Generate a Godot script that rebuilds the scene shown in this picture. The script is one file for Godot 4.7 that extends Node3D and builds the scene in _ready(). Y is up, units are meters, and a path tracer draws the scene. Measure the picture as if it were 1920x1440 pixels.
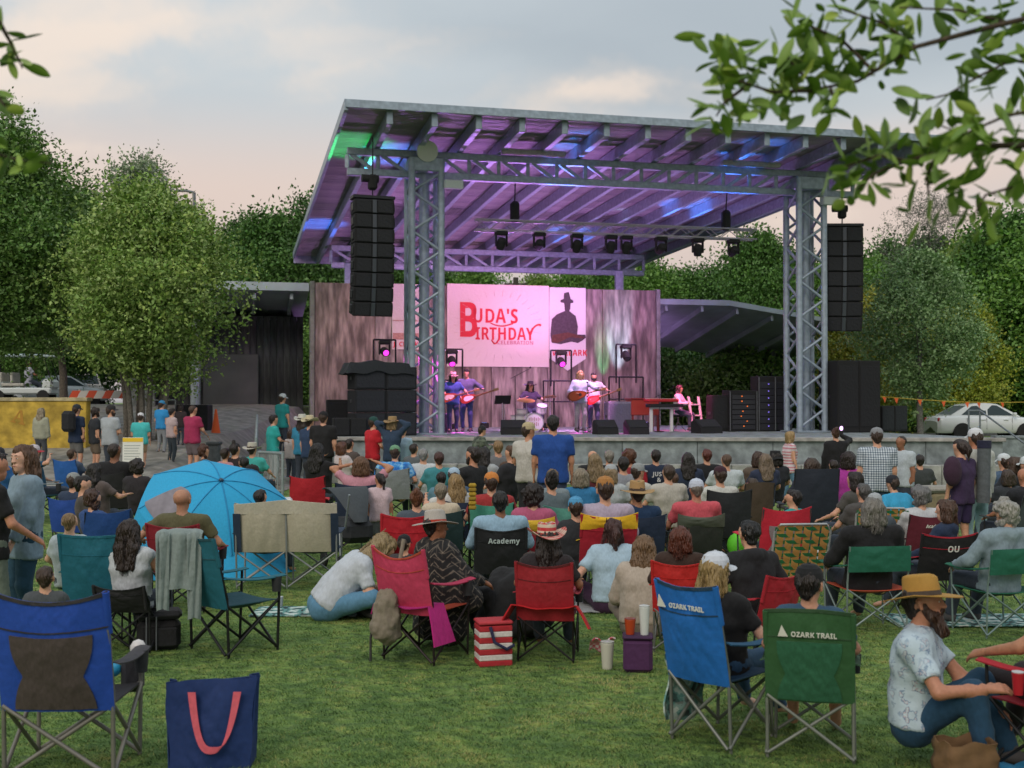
extends Node3D
# An evening concert on a park lawn: a lattice-roofed stage, a seated crowd, trees and parked cars.

const F := 2164.0      # focal length in pixels of the 1920 wide photograph
const CAMH := 2.1
const HZ := 755.0
const TH := 0.2356     # the stage is turned 13.5 degrees
const STAGE_Y := 1.19
var rng := RandomNumberGenerator.new()
var taken := {}
var mats := {}
var tex := {}
var cache := {}

class MB:
	var v := PackedVector3Array()
	var n := PackedVector3Array()
	func tri(p: Vector3, q: Vector3, r: Vector3, np: Vector3, nq: Vector3, nr: Vector3) -> void:
		if (q - p).cross(r - p).dot(np + nq + nr) > 0.0:
			v.append(p); v.append(r); v.append(q); n.append(np); n.append(nr); n.append(nq)
		else:
			v.append(p); v.append(q); v.append(r); n.append(np); n.append(nq); n.append(nr)
	func flat(p: Vector3, q: Vector3, r: Vector3, out: Vector3) -> void:
		var f := (q - p).cross(r - p)
		if f.length_squared() < 1e-16:
			return
		f = f.normalized()
		if f.dot(out) < 0.0:
			f = -f
		tri(p, q, r, f, f, f)
	func quad(a: Vector3, b: Vector3, c: Vector3, d: Vector3, out: Vector3) -> void:
		flat(a, b, c, out)
		flat(a, c, d, out)
	func box(ce: Vector3, s: Vector3, b := Basis.IDENTITY) -> void:
		rbox(ce, s, 0.0, b)
	func rbox(ce: Vector3, s: Vector3, e: float, b := Basis.IDENTITY) -> void:
		var h := s * 0.5
		var i := h - Vector3(e, e, e)
		for ax in 3:
			var a1 := (ax + 1) % 3
			var a2 := (ax + 2) % 3
			for sg in [-1.0, 1.0]:
				var o := Vector3.ZERO
				o[ax] = sg
				var q := []
				for st in [[-1, -1], [1, -1], [1, 1], [-1, 1]]:
					var p := Vector3.ZERO
					p[ax] = sg * h[ax]; p[a1] = st[0] * i[a1]; p[a2] = st[1] * i[a2]
					q.append(ce + b * p)
				quad(q[0], q[1], q[2], q[3], b * o)
			if e > 0.0:
				for s1 in [-1.0, 1.0]:
					for s2 in [-1.0, 1.0]:
						var q2 := []
						for st in [[0, -1], [0, 1], [1, 1], [1, -1]]:
							var p := Vector3.ZERO
							p[ax] = st[1] * i[ax]
							p[a1] = s1 * (h[a1] if st[0] == 0 else i[a1])
							p[a2] = s2 * (i[a2] if st[0] == 0 else h[a2])
							q2.append(ce + b * p)
						var o := Vector3.ZERO
						o[a1] = s1; o[a2] = s2
						quad(q2[0], q2[1], q2[2], q2[3], b * o)
		if e > 0.0:
			for k in 8:
				var sg := Vector3(1 if k & 1 else -1, 1 if k & 2 else -1, 1 if k & 4 else -1)
				flat(ce + b * Vector3(sg.x * h.x, sg.y * i.y, sg.z * i.z), ce + b * Vector3(sg.x * i.x, sg.y * h.y, sg.z * i.z), ce + b * Vector3(sg.x * i.x, sg.y * i.y, sg.z * h.z), b * sg)
	func cyl(a: Vector3, b: Vector3, ra: float, rb: float, seg := 8, caps := true) -> void:
		var d := (b - a).normalized()
		var x := d.cross(Vector3.UP if absf(d.y) < 0.9 else Vector3.RIGHT).normalized()
		var y := d.cross(x)
		for k in seg:
			var c0 := x * cos(TAU * k / seg) + y * sin(TAU * k / seg)
			var c1 := x * cos(TAU * (k + 1) / seg) + y * sin(TAU * (k + 1) / seg)
			tri(a + c0 * ra, a + c1 * ra, b + c1 * rb, c0, c1, c1)
			tri(a + c0 * ra, b + c1 * rb, b + c0 * rb, c0, c1, c0)
			if caps:
				tri(a, a + c0 * ra, a + c1 * ra, -d, -d, -d)
				tri(b, b + c0 * rb, b + c1 * rb, d, d, d)
	func tube(pts: Array, r: float, seg := 8, r2 := -1.0) -> void:
		var m := pts.size()
		var rings := []
		var nors := []
		var up := Vector3.UP
		for k in m:
			var d: Vector3 = (pts[mini(k + 1, m - 1)] - pts[maxi(k - 1, 0)]).normalized()
			if absf(d.dot(up)) > 0.95:
				up = Vector3.RIGHT if absf(d.x) < 0.9 else Vector3.BACK
			var x := d.cross(up).normalized()
			up = x.cross(d).normalized()
			var rr := r if r2 < 0.0 else lerpf(r, r2, float(k) / (m - 1))
			var ring := []
			var nr := []
			for j in seg:
				var c := x * cos(TAU * j / seg) + up * sin(TAU * j / seg)
				ring.append(pts[k] + c * rr)
				nr.append(c)
			rings.append(ring)
			nors.append(nr)
		for k in m - 1:
			for j in seg:
				var j2 := (j + 1) % seg
				tri(rings[k][j], rings[k][j2], rings[k + 1][j2], nors[k][j], nors[k][j2], nors[k + 1][j2])
				tri(rings[k][j], rings[k + 1][j2], rings[k + 1][j], nors[k][j], nors[k + 1][j2], nors[k + 1][j])
		for e in [0, m - 1]:
			var d2: Vector3 = (pts[0] - pts[1]).normalized() if e == 0 else (pts[m - 1] - pts[m - 2]).normalized()
			for j in seg:
				tri(pts[e], rings[e][j], rings[e][(j + 1) % seg], d2, d2, d2)
	func lathe(prof: Array, seg: int, t := Transform3D.IDENTITY) -> void:
		# prof: Vector2(radius, height); t may squash the rings
		var m := prof.size()
		for k in m - 1:
			var p0: Vector2 = prof[k]
			var p1: Vector2 = prof[k + 1]
			var e := (p1 - p0)
			if e.length() < 1e-6:
				continue
			for j in seg:
				var a0 := TAU * j / seg
				var a1 := TAU * (j + 1) / seg
				var u0 := Vector3(cos(a0), 0, sin(a0))
				var u1 := Vector3(cos(a1), 0, sin(a1))
				var n0: Vector3 = t.basis * (u0 * e.y - Vector3.UP * e.x).normalized()
				var n1: Vector3 = t.basis * (u1 * e.y - Vector3.UP * e.x).normalized()
				var q := [t * (u0 * p0.x + Vector3.UP * p0.y), t * (u1 * p0.x + Vector3.UP * p0.y), t * (u1 * p1.x + Vector3.UP * p1.y), t * (u0 * p1.x + Vector3.UP * p1.y)]
				if p0.x > 1e-5:
					tri(q[0], q[1], q[2], n0, n1, n1)
				if p1.x > 1e-5:
					tri(q[0], q[2], q[3], n0, n1, n0)
	func ball(ce: Vector3, r: Vector3, seg := 10, b := Basis.IDENTITY) -> void:
		var rows := maxi(4, seg / 2)
		for i in rows:
			for j in seg:
				var q := []
				var m := []
				for o in [[0, 0], [1, 0], [1, 1], [0, 1]]:
					var th: float = PI * (i + o[0]) / rows
					var ph: float = TAU * (j + o[1]) / seg
					var s := Vector3(sin(th) * cos(ph), cos(th), sin(th) * sin(ph))
					q.append(ce + b * (s * r))
					m.append((b * (s / r)).normalized())
				tri(q[0], q[1], q[2], m[0], m[1], m[2])
				tri(q[0], q[2], q[3], m[0], m[2], m[3])
	func grid(nu: int, nv: int, f: Callable, thick := 0.006) -> void:
		var p := []
		for j in nv + 1:
			var row := []
			for i in nu + 1:
				row.append(f.call(float(i) / nu, float(j) / nv))
			p.append(row)
		var q := []
		for j in nv + 1:
			var row := []
			for i in nu + 1:
				var du: Vector3 = p[j][mini(i + 1, nu)] - p[j][maxi(i - 1, 0)]
				var dv: Vector3 = p[mini(j + 1, nv)][i] - p[maxi(j - 1, 0)][i]
				row.append(du.cross(dv).normalized())
			q.append(row)
		var h := thick * 0.5
		for j in nv:
			for i in nu:
				for s in ([1.0, -1.0] if thick > 0.0 else [1.0]):
					var c := []
					var m := []
					for o in [[0, 0], [1, 0], [1, 1], [0, 1]]:
						var nn: Vector3 = q[j + o[1]][i + o[0]] * s
						c.append(p[j + o[1]][i + o[0]] + nn * h)
						m.append(nn)
					tri(c[0], c[1], c[2], m[0], m[1], m[2])
					tri(c[0], c[2], c[3], m[0], m[2], m[3])
		if thick > 0.0:
			for i in nu:
				for j in [0, nv]:
					var o: Vector3 = p[j][i] - p[nv - j][i]
					quad(p[j][i] + q[j][i] * h, p[j][i + 1] + q[j][i + 1] * h, p[j][i + 1] - q[j][i + 1] * h, p[j][i] - q[j][i] * h, o)
			for j in nv:
				for i in [0, nu]:
					var o: Vector3 = p[j][i] - p[j][nu - i]
					quad(p[j][i] + q[j][i] * h, p[j + 1][i] + q[j + 1][i] * h, p[j + 1][i] - q[j + 1][i] * h, p[j][i] - q[j][i] * h, o)
	func ext(poly: PackedVector2Array, depth: float, t := Transform3D.IDENTITY) -> void:
		# a flat outline in x and y, thick along z
		var ids := Geometry2D.triangulate_polygon(poly)
		var h := depth * 0.5
		for s in [1.0, -1.0]:
			var o: Vector3 = t.basis * Vector3(0, 0, s)
			for k in range(0, ids.size(), 3):
				flat(t * Vector3(poly[ids[k]].x, poly[ids[k]].y, h * s), t * Vector3(poly[ids[k + 1]].x, poly[ids[k + 1]].y, h * s), t * Vector3(poly[ids[k + 2]].x, poly[ids[k + 2]].y, h * s), o)
		var turn := -1.0 if Geometry2D.is_polygon_clockwise(poly) else 1.0
		for k in poly.size():
			var a := poly[k]
			var b := poly[(k + 1) % poly.size()]
			var o: Vector3 = t.basis * (Vector3(b.y - a.y, a.x - b.x, 0) * turn)
			quad(t * Vector3(a.x, a.y, h), t * Vector3(b.x, b.y, h), t * Vector3(b.x, b.y, -h), t * Vector3(a.x, a.y, -h), o)
	func mesh() -> ArrayMesh:
		var m := ArrayMesh.new()
		if v.is_empty():
			return m
		var a := []
		a.resize(Mesh.ARRAY_MAX)
		a[Mesh.ARRAY_VERTEX] = v
		a[Mesh.ARRAY_NORMAL] = n
		m.add_surface_from_arrays(Mesh.PRIMITIVE_TRIANGLES, a)
		return m

# ---------- naming and scene building
func numbered(called: String) -> String:
	var k: int = taken.get(called, 0)
	taken[called] = k + 1
	return called if k == 0 else "%s_%03d" % [called, k]

func tag(o: Node, label: String, category: String, group := "") -> Node:
	o.set_meta("label", label)
	o.set_meta("category", category)
	if group:
		o.set_meta("group", group)
	return o

func thing(called: String, label: String, category: String, at := Vector3.ZERO, turn := 0.0, group := "") -> Node3D:
	var o := Node3D.new()
	o.name = numbered(called)
	add_child(o)
	o.position = at
	o.rotation.y = turn
	tag(o, label, category, group)
	return o

func part(m: Mesh, called: String, material: Material, parent: Node, t := Transform3D.IDENTITY) -> MeshInstance3D:
	var o := MeshInstance3D.new()
	o.mesh = m
	o.name = called
	o.material_override = material
	o.transform = t
	parent.add_child(o, true)
	return o

func solid(m: Mesh, called: String, label: String, category: String, material: Material, at := Vector3.ZERO, turn := 0.0, group := "") -> MeshInstance3D:
	var o := part(m, numbered(called), material, self, Transform3D(Basis(Vector3.UP, turn), at))
	tag(o, label, category, group)
	return o

func structure(m: Mesh, called: String, material: Material, parent: Node = self, t := Transform3D.IDENTITY) -> MeshInstance3D:
	var o := part(m, numbered(called) if parent == self else called, material, parent, t)
	if parent == self:
		o.set_meta("kind", "structure")
	return o

func copy(o: Node3D, called: String, label: String, at: Vector3, turn: float, scale_by := Vector3.ONE) -> Node3D:
	var c: Node3D = o.duplicate()
	c.name = numbered(called)
	add_child(c)
	c.transform = Transform3D(Basis(Vector3.UP, turn).scaled_local(scale_by), at)
	c.set_meta("label", label)
	return c

# ---------- materials
func lin(hex: String) -> Color:
	return Color(hex).srgb_to_linear()

func noise_tex(key: String, freq: float, lo: float, hi: float, size := 256, octaves := 4, kind := FastNoiseLite.TYPE_SIMPLEX_SMOOTH) -> NoiseTexture2D:
	if tex.has(key):
		return tex[key]
	var f := FastNoiseLite.new()
	f.noise_type = kind
	f.frequency = freq
	f.fractal_octaves = octaves
	f.seed = key.hash() % 1000
	var t := NoiseTexture2D.new()
	t.width = size
	t.height = size
	t.seamless = true
	t.noise = f
	var g := Gradient.new()
	g.set_color(0, Color(lo, lo, lo))
	g.set_color(1, Color(hi, hi, hi))
	t.color_ramp = g
	tex[key] = t
	return t

func bump_tex(key: String, freq: float, strength := 4.0, size := 256) -> NoiseTexture2D:
	if tex.has(key):
		return tex[key]
	var f := FastNoiseLite.new()
	f.frequency = freq
	f.fractal_octaves = 3
	f.seed = key.hash() % 1000
	var t := NoiseTexture2D.new()
	t.width = size
	t.height = size
	t.seamless = true
	t.as_normal_map = true
	t.bump_strength = strength
	t.noise = f
	tex[key] = t
	return t

# a photographed colour turned into the colour of the thing itself; kind says what it is made of
func mat(hex: String, kind := "plain") -> StandardMaterial3D:
	var key := hex + kind
	if mats.has(key):
		return mats[key]
	var m := StandardMaterial3D.new()
	var c := lin(hex)
	m.albedo_color = c.linear_to_srgb()
	m.roughness = 0.7
	m.uv1_triplanar = true
	match kind:
		"cloth":
			m.roughness = 0.92
			m.albedo_texture = noise_tex("cloth", 0.06, 0.86, 1.0, 256, 5)
			m.uv1_scale = Vector3(2.6, 1.3, 2.6)
			m.normal_enabled = true
			m.normal_texture = bump_tex("cloth_folds", 0.018, 7.0)
			m.normal_scale = 0.55
			m.rim_enabled = true
			m.rim = 0.15
		"canvas":
			m.roughness = 0.8
			m.albedo_texture = noise_tex("canvas", 0.06, 0.88, 1.0, 256, 5)
			m.uv1_scale = Vector3(2.0, 2.0, 2.0)
			m.normal_enabled = true
			m.normal_texture = bump_tex("canvas_folds", 0.012, 6.0)
			m.normal_scale = 0.5
		"skin":
			m.roughness = 0.55
			m.subsurf_scatter_enabled = true
			m.subsurf_scatter_strength = 0.06
			m.albedo_texture = noise_tex("skin", 0.03, 0.86, 1.0)
			m.uv1_scale = Vector3(4, 4, 4)
		"hair":
			m.roughness = 0.5
			m.albedo_texture = noise_tex("hair", 0.05, 0.5, 1.0, 256, 4)
			m.uv1_scale = Vector3(6, 0.7, 6)
			m.normal_enabled = true
			m.normal_texture = bump_tex("hair_strands", 0.05, 10.0)
			m.normal_scale = 1.0
		"steel":
			m.roughness = 0.45
			m.metallic = 0.35
			m.albedo_texture = noise_tex("steel", 0.015, 0.82, 1.0)
		"paint":
			m.roughness = 0.35
		"car":
			m.roughness = 0.25
			m.clearcoat_enabled = true
			m.clearcoat = 0.6
			m.clearcoat_roughness = 0.05
		"matte":
			m.roughness = 0.85
			m.albedo_texture = noise_tex("matte", 0.02, 0.78, 1.0)
			m.uv1_scale = Vector3(1.5, 1.5, 1.5)
		"straw":
			m.roughness = 0.8
			m.albedo_texture = noise_tex("straw", 0.12, 0.62, 1.0, 256, 2)
			m.uv1_scale = Vector3(5, 14, 5)
		"concrete":
			m.roughness = 0.88
			m.albedo_texture = noise_tex("concrete", 0.012, 0.62, 1.0, 512, 6)
			m.uv1_scale = Vector3(0.35, 0.35, 0.35)
			m.uv1_world_triplanar = true
			m.normal_enabled = true
			m.normal_texture = bump_tex("concrete_pits", 0.08, 2.0)
			m.normal_scale = 0.4
		"streaked":
			m.roughness = 0.85
			m.albedo_texture = noise_tex("streaked", 0.012, 0.42, 1.0, 512, 6)
			m.uv1_scale = Vector3(0.55, 0.11, 0.55)
		"bark":
			m.roughness = 0.9
			m.albedo_texture = noise_tex("bark", 0.05, 0.45, 1.0, 256, 4)
			m.uv1_scale = Vector3(3, 0.8, 3)
		"metal_sheet":
			m.roughness = 0.42
			m.metallic = 0.2
			m.albedo_texture = noise_tex("metal_sheet", 0.01, 0.85, 1.0)
			m.uv1_scale = Vector3(0.3, 0.3, 0.3)
		"rubber":
			m.roughness = 0.8
	mats[key] = m
	return m

func leaf_mat(hex: String) -> StandardMaterial3D:
	var key := hex + "leaf"
	if not mats.has(key):
		var m := StandardMaterial3D.new()
		m.albedo_color = Color(hex)
		m.roughness = 0.55
		m.vertex_color_use_as_albedo = true
		m.backlight_enabled = true
		m.backlight = Color(hex).darkened(0.35)
		m.cull_mode = BaseMaterial3D.CULL_DISABLED
		mats[key] = m
	return mats[key]

func glass_mat(hex: String, alpha: float) -> StandardMaterial3D:
	var key := hex + "glass%f" % alpha
	if not mats.has(key):
		var m := StandardMaterial3D.new()
		m.albedo_color = Color(Color(hex), alpha)
		m.transparency = BaseMaterial3D.TRANSPARENCY_ALPHA
		m.roughness = 0.03
		mats[key] = m
	return mats[key]

func glow_mat(hex: String, energy: float) -> StandardMaterial3D:
	var key := hex + "glow%f" % energy
	if not mats.has(key):
		var m := StandardMaterial3D.new()
		m.albedo_color = Color(0.02, 0.02, 0.02)
		m.emission_enabled = true
		m.emission = Color(hex)
		m.emission_energy_multiplier = energy
		mats[key] = m
	return mats[key]

# ---------- places
func terrain(x: float, d: float) -> float:
	var slope := smoothstep(15.0, 24.0, d) * 0.3 + smoothstep(23.0, 32.0, d) * 0.9 + smoothstep(32.0, 44.0, d) * 0.75
	var west := smoothstep(6.2, 8.2, -x) * slope
	var north := smoothstep(34.0, 46.0, d) * 0.62
	return maxf(west, north)

func look_at_px(px: float, py: float, d: float) -> Vector3:
	return Vector3((px - 960.0) * d / F, CAMH + (HZ - py) * d / F, -d)

func ground(px: float, d: float) -> Vector3:
	var x := (px - 960.0) * d / F
	return Vector3(x, terrain(x, d), -d)

const OX := -2.516
const OZ := -33.0
func S(u: float, v: float, y: float) -> Vector3:
	return Vector3(OX + u * cos(TH) - v * sin(TH), y, OZ - u * sin(TH) - v * cos(TH))

# where the sight line of a pixel meets the plane at depth v of the stage: (u, height, distance)
func hit(px: float, py: float, v: float) -> Vector3:
	var dx := (px - 960.0) / F
	var d := (v - sin(TH) * OX - cos(TH) * OZ) / (cos(TH) - sin(TH) * dx)
	var p := Vector3(dx * d - OX, 0, -d - OZ)
	return Vector3(p.x * cos(TH) - p.z * sin(TH), CAMH + (HZ - py) / F * d, d)

func text_mesh(words: String, height: float, font := "Droid Sans", bold := true, depth := 0.004) -> TextMesh:
	var t := TextMesh.new()
	var f := SystemFont.new()
	f.font_names = PackedStringArray([font])
	f.font_weight = 700 if bold else 400
	t.font = f
	t.font_size = 64
	t.pixel_size = height / 46.0
	t.depth = depth
	t.text = words
	return t

func xf(at: Vector3, turn := 0.0, tilt := 0.0) -> Transform3D:
	return Transform3D(Basis(Vector3.UP, turn) * Basis(Vector3.RIGHT, tilt), at)

func _ready() -> void:
	rng.seed = 7
	# ---- camera
	var cam := Camera3D.new()
	cam.name = "camera"
	cam.fov = 36.8
	cam.position = Vector3(0, CAMH, 0)
	cam.rotation.x = atan(35.0 / F)
	cam.near = 0.1
	cam.far = 900.0
	cam.current = true
	var lens := CameraAttributesPhysical.new()
	lens.frustum_focal_length = 36.07
	lens.frustum_focus_distance = 14.0
	lens.exposure_aperture = 2.8
	lens.frustum_near = 0.1
	lens.frustum_far = 900.0
	cam.attributes = lens
	add_child(cam)
	# ---- sky and air
	var we := WorldEnvironment.new()
	we.name = "world_environment"
	var env := Environment.new()
	env.background_mode = Environment.BG_SKY
	var sky := Sky.new()
	var pan := PanoramaSkyMaterial.new()
	pan.panorama = ImageTexture.create_from_image(sky_image())
	sky.sky_material = pan
	env.sky = sky
	env.background_energy_multiplier = 1.0
	env.tonemap_mode = Environment.TONE_MAPPER_LINEAR
	env.tonemap_exposure = 0.92
	env.sdfgi_enabled = true
	env.ssao_enabled = true
	env.ssil_enabled = true
	we.environment = env
	add_child(we)
	# ---- the low evening sun behind thin cloud, behind the camera
	var sun := DirectionalLight3D.new()
	sun.name = "evening_sun"
	sun.light_energy = 0.5
	sun.light_color = Color(1.0, 0.93, 0.86)
	sun.light_angular_distance = 30.0
	sun.shadow_enabled = true
	sun.rotation_degrees = Vector3(-38, -24, 0)
	add_child(sun)
	# ---- the place
	build_ground()
	build_stage()
	build_canopy()
	build_side_shelters()
	build_trees()
	build_plaza()
	build_cars()
	build_stage_gear()
	build_band()
	build_crowd()
	build_belongings()
	build_branches()

func sky_image() -> Image:
	# thin evening cloud: grey-blue banks, cream gaps between them, a peach haze low down; brighter overhead as overcast skies are
	var w := 2048
	var h := 1024
	var im := Image.create_empty(w, h, false, Image.FORMAT_RGBF)
	var f := FastNoiseLite.new()
	f.noise_type = FastNoiseLite.TYPE_SIMPLEX_SMOOTH
	f.seed = 14
	f.frequency = 0.5
	f.fractal_octaves = 6
	f.fractal_gain = 0.52
	f.domain_warp_enabled = true
	f.domain_warp_amplitude = 0.5
	f.domain_warp_frequency = 0.7
	var g := FastNoiseLite.new()
	g.seed = 58
	g.frequency = 0.3
	g.fractal_octaves = 4
	var blue := Color("#bec6cb").srgb_to_linear()
	var grey := Color("#a6b0b8").srgb_to_linear()
	var cream := Color("#e9d9cb").srgb_to_linear()
	var peach := Color("#e1cbbf").srgb_to_linear()
	var low := Color("#c6bfc2").srgb_to_linear()
	for y in h / 2 + 8:
		var el := (0.5 - (y + 0.5) / h) * PI
		var se := maxf(sin(el), 0.0)
		var k := 1.0 / (se + 0.16)
		var haze := smoothstep(0.16, 0.03, el)
		var warm := smoothstep(0.27, 0.17, el)
		for x in w:
			var az := ((x + 0.5) / w - 0.5) * TAU
			var q := Vector2(sin(az), cos(az)) * cos(el) * k
			var a := f.get_noise_2d(q.x * 1.3 + q.y * 0.5, q.y * 1.7) * 0.5 + 0.5
			var b := g.get_noise_2d(q.x * 0.9 + 30.0, q.y * 1.5) * 0.5 + 0.5
			var c := blue.lerp(grey, smoothstep(0.42, 0.68, b * 0.75 + a * 0.25))
			c = c.lerp(peach, warm * (0.25 + 0.75 * smoothstep(0.6, 0.42, b)) * 0.85)
			c = c.lerp(cream, smoothstep(0.53, 0.72, a * 0.8 + (0.62 - b) * 0.35 + 0.04) * 0.85)
			c = c.lerp(low, haze * 0.6)
			c = c * (1.12 * (1.0 + 0.85 * se) / 1.12)
			im.set_pixel(x, y, c)
	im.fill_rect(Rect2i(0, h / 2 + 8, w, h / 2 - 8), Color("#7d8073").srgb_to_linear())
	return im

# ---------- ground
func build_ground() -> void:
	var mb := MB.new()
	var xs := []
	var ds := []
	var x := -260.0
	while x <= 260.0:
		xs.append(x)
		x += 1.0 if absf(x) < 24.0 else (4.0 if absf(x) < 60.0 else 20.0)
	var d := -30.0
	while d <= 420.0:
		ds.append(d)
		d += 5.0 if d < 0.0 else (1.0 if d < 60.0 else 20.0)
	for j in ds.size() - 1:
		for i in xs.size() - 1:
			var p := []
			var q := []
			for o in [[0, 0], [1, 0], [1, 1], [0, 1]]:
				var px: float = xs[i + o[0]]
				var pd: float = ds[j + o[1]]
				p.append(Vector3(px, terrain(px, pd), -pd))
				q.append(Vector3(terrain(px - 0.3, pd) - terrain(px + 0.3, pd), 0.6, terrain(px, pd + 0.3) - terrain(px, pd - 0.3)).normalized())
			mb.tri(p[0], p[1], p[2], q[0], q[1], q[2])
			mb.tri(p[0], p[2], p[3], q[0], q[2], q[3])
	var m := StandardMaterial3D.new()
	m.albedo_color = Color.WHITE
	m.roughness = 0.95
	m.uv1_triplanar = true
	m.uv1_world_triplanar = true
	m.uv1_scale = Vector3(0.23, 0.23, 0.23)
	var n := FastNoiseLite.new()
	n.frequency = 0.012
	n.fractal_octaves = 6
	n.fractal_gain = 0.62
	n.seed = 3
	var nt := NoiseTexture2D.new()
	nt.width = 1024
	nt.height = 1024
	nt.seamless = true
	nt.noise = n
	var ramp := Gradient.new()
	ramp.offsets = PackedFloat32Array([0.0, 0.35, 0.6, 0.85, 1.0])
	ramp.colors = PackedColorArray([Color("#47632f"), Color("#5c793b"), Color("#718a44"), Color("#8f9850"), Color("#a69d62")])
	nt.color_ramp = ramp
	m.albedo_texture = nt
	m.normal_enabled = true
	m.normal_texture = bump_tex("turf", 0.09, 9.0)
	m.normal_scale = 0.8
	structure(mb.mesh(), "lawn_ground", m)
	# blades where the lawn is near enough to see them
	var tuft := MB.new()
	for k in 7:
		var a := rng.randf() * TAU
		var r := rng.randf() * 0.035
		var o := Vector3(cos(a) * r, -0.004, sin(a) * r)
		var lean := Vector3(rng.randfn(), 0, rng.randfn()) * 0.012
		var hgt := rng.randf_range(0.01, 0.026)
		var side := Vector3(cos(a * 3.1), 0, sin(a * 3.1)) * 0.0022
		var tip := o + lean + Vector3(0, hgt, 0)
		tuft.tri(o - side, o + side, tip, Vector3.UP, Vector3.UP, Vector3.UP)
	var mm := MultiMesh.new()
	mm.transform_format = MultiMesh.TRANSFORM_3D
	mm.use_colors = true
	mm.mesh = tuft.mesh()
	var cols := [Color("#4c6c33"), Color("#5e7f3d"), Color("#7a9547"), Color("#9a9c55"), Color("#b0a468")]
	var spots := []
	var patch := FastNoiseLite.new()
	patch.frequency = 0.35
	patch.seed = 11
	for k in 110000:
		var dd := 5.2 + 12.5 * pow(rng.randf(), 1.7)
		var xx := rng.randf_range(-0.47, 0.47) * dd
		spots.append(Vector2(xx, dd))
	mm.instance_count = spots.size()
	for k in spots.size():
		var s: Vector2 = spots[k]
		var w := patch.get_noise_2d(s.x, s.y) * 0.5 + 0.5
		var w2 := patch.get_noise_2d(s.x * 5.0 + 50.0, s.y * 5.0)
		var c: Color = cols[clampi(int(w * 3.4 + w2 * 2.2 + rng.randfn() * 0.8), 0, 4)]
		var sc := rng.randf_range(0.7, 1.3) * (1.0 + s.y * 0.03)
		mm.set_instance_transform(k, Transform3D(Basis(Vector3.UP, rng.randf() * TAU).scaled(Vector3(sc, sc * rng.randf_range(0.7, 1.2), sc)), Vector3(s.x, terrain(s.x, s.y), -s.y)))
		mm.set_instance_color(k, c.srgb_to_linear())
	var gr := MultiMeshInstance3D.new()
	gr.multimesh = mm
	gr.name = "grass"
	var gm := StandardMaterial3D.new()
	gm.vertex_color_use_as_albedo = true
	gm.roughness = 0.8
	gm.backlight_enabled = true
	gm.backlight = Color("#33441f")
	gr.material_override = gm
	add_child(gr)
	tag(gr, "short mown green lawn grass between the camp chairs", "grass")
	gr.set_meta("kind", "stuff")

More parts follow.
